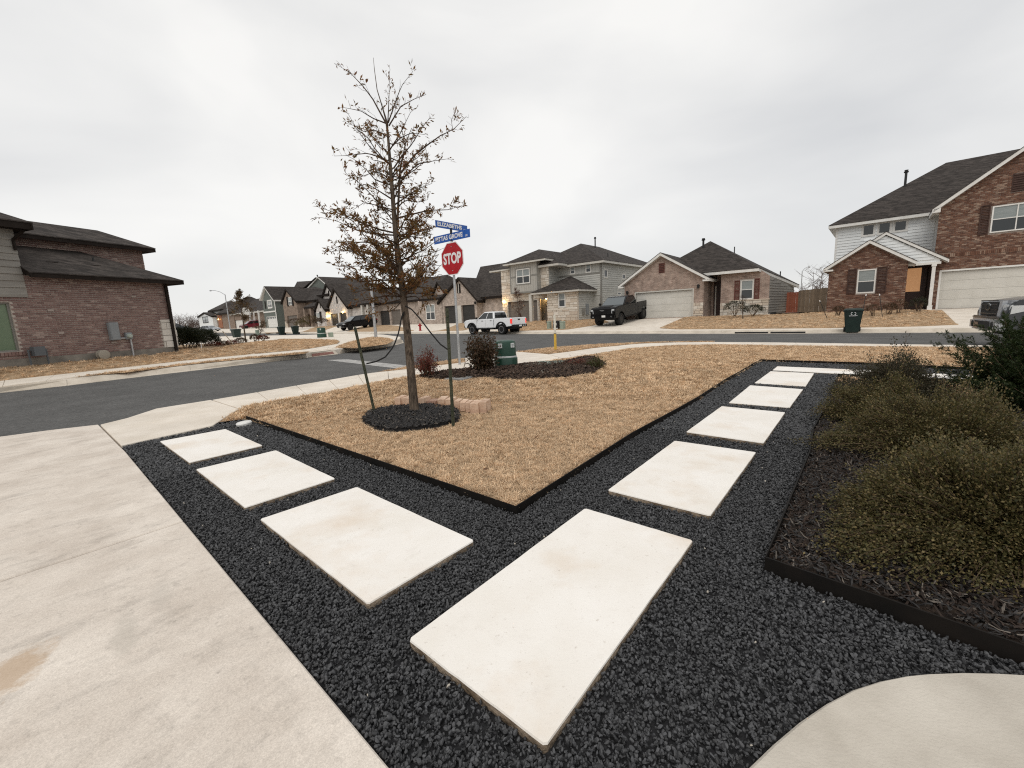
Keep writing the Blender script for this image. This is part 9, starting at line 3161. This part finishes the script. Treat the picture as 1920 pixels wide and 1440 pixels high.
for i, (px, py, w_, h_, lab) in enumerate(((1572, 588, .3, .4, 'small bush left of the bin below the brick bay'), (1636, 590, .35, .55, 'small bush right of the bin below the brick bay window'), (1668, 586, .35, .5, 'small round bush between bay window and entry'), (1685, 588, .4, .8, 'taller thin bush beside the entry'), (1722, 583, .45, .75, 'green brown bush by the white porch column'))):
    blob_bush(at(px, py, 23.2), (w_, .3), h_, 520, .06, m_bronze if i != 4 else m_hedge, lab, 130 + i)
rod((1552, 596), (1536.5, 563), 24, .018, m_metal_d, 'dark stake with a white tip leaning by the picket fence')
rod((1616, 590), (1624, 552), 22.5, .016, m_metal_d, 'dark stake with a white tip left under the bay window')
rod((1655, 593), (1649, 551), 22.5, .016, m_metal_d, 'dark stake with a white tip right of the bay window')
rod((1698, 596), (1703, 584), 22.5, .018, m_pale, 'short wooden stake in the lawn of the big brick house')
for i, (px, py, w_, h_) in enumerate(((555, 611, 1.6, 1.3), (582, 610, 1.8, 1.6), (600, 609, 1.5, 1.1), (567, 613, 1.2, 1.0))):
    blob_bush(at(px, py, 72 - i), (w_, .8), h_, 700, .16, m_bronze if i % 2 == 0 else M_leaf('straw_shrub_leaf', [(0.10, 0.075, 0.03), (0.075, 0.06, 0.026), (0.13, 0.1, 0.045)]), ('brown shrub by the brown brick garage', 'tall straw coloured shrub before the brick entry', 'brown shrub under the white gabled window', 'low straw shrub behind the right hand bin')[i], 140 + i)

# bare winter woods on the horizon
def thicket(name, pts_, depth, label, seed, h, n):
    r = random.Random(seed)
    m = MB()
    for i in range(n):
        px = r.uniform(*pts_)
        d = depth * r.uniform(.92, 1.1)
        b0 = at(px, 612, d); b0.z = -.6
        hh = h * r.uniform(.5, 1.05)
        m.tube([b0, b0 + Vector((r.gauss(0, .2), r.gauss(0, .2), hh))], [.12, .03], n=4, caps=False)
        for k in range(9):
            p = b0 + Vector((0, 0, hh * r.uniform(.25, .95)))
            a = r.uniform(0, 6.28); l = hh * r.uniform(.2, .42)
            e = p + Vector((math.cos(a) * l, math.sin(a) * l, l * r.uniform(.3, 1)))
            m.tube([p, e], [.05, .012], n=3, caps=False)
            for _ in range(4):
                q = p.lerp(e, r.uniform(.3, 1)); a2 = r.uniform(0, 6.28); l2 = l * .5
                m.tube([q, q + Vector((math.cos(a2) * l2, math.sin(a2) * l2, l2 * r.uniform(0, 1)))], [.025, .008], n=3, caps=False)
    o = m.build(name, M('winter_branch', (0.085, 0.06, 0.05), .95, (0.13, 0.095, 0.08), scale=.3), None, fix=False)
    tag(o, label, kind='stuff')
thicket('woods', (250, 385), 175, 'bare brown winter woods beyond the end of the street', 151, 7.5, 120)
thicket('woods', (1500, 1560), 85, 'bare winter treetops beyond the picket fence', 152, 8.2, 14)
thicket('woods', (385, 470), 210, 'bare brown winter woods behind the far houses', 153, 6, 40)
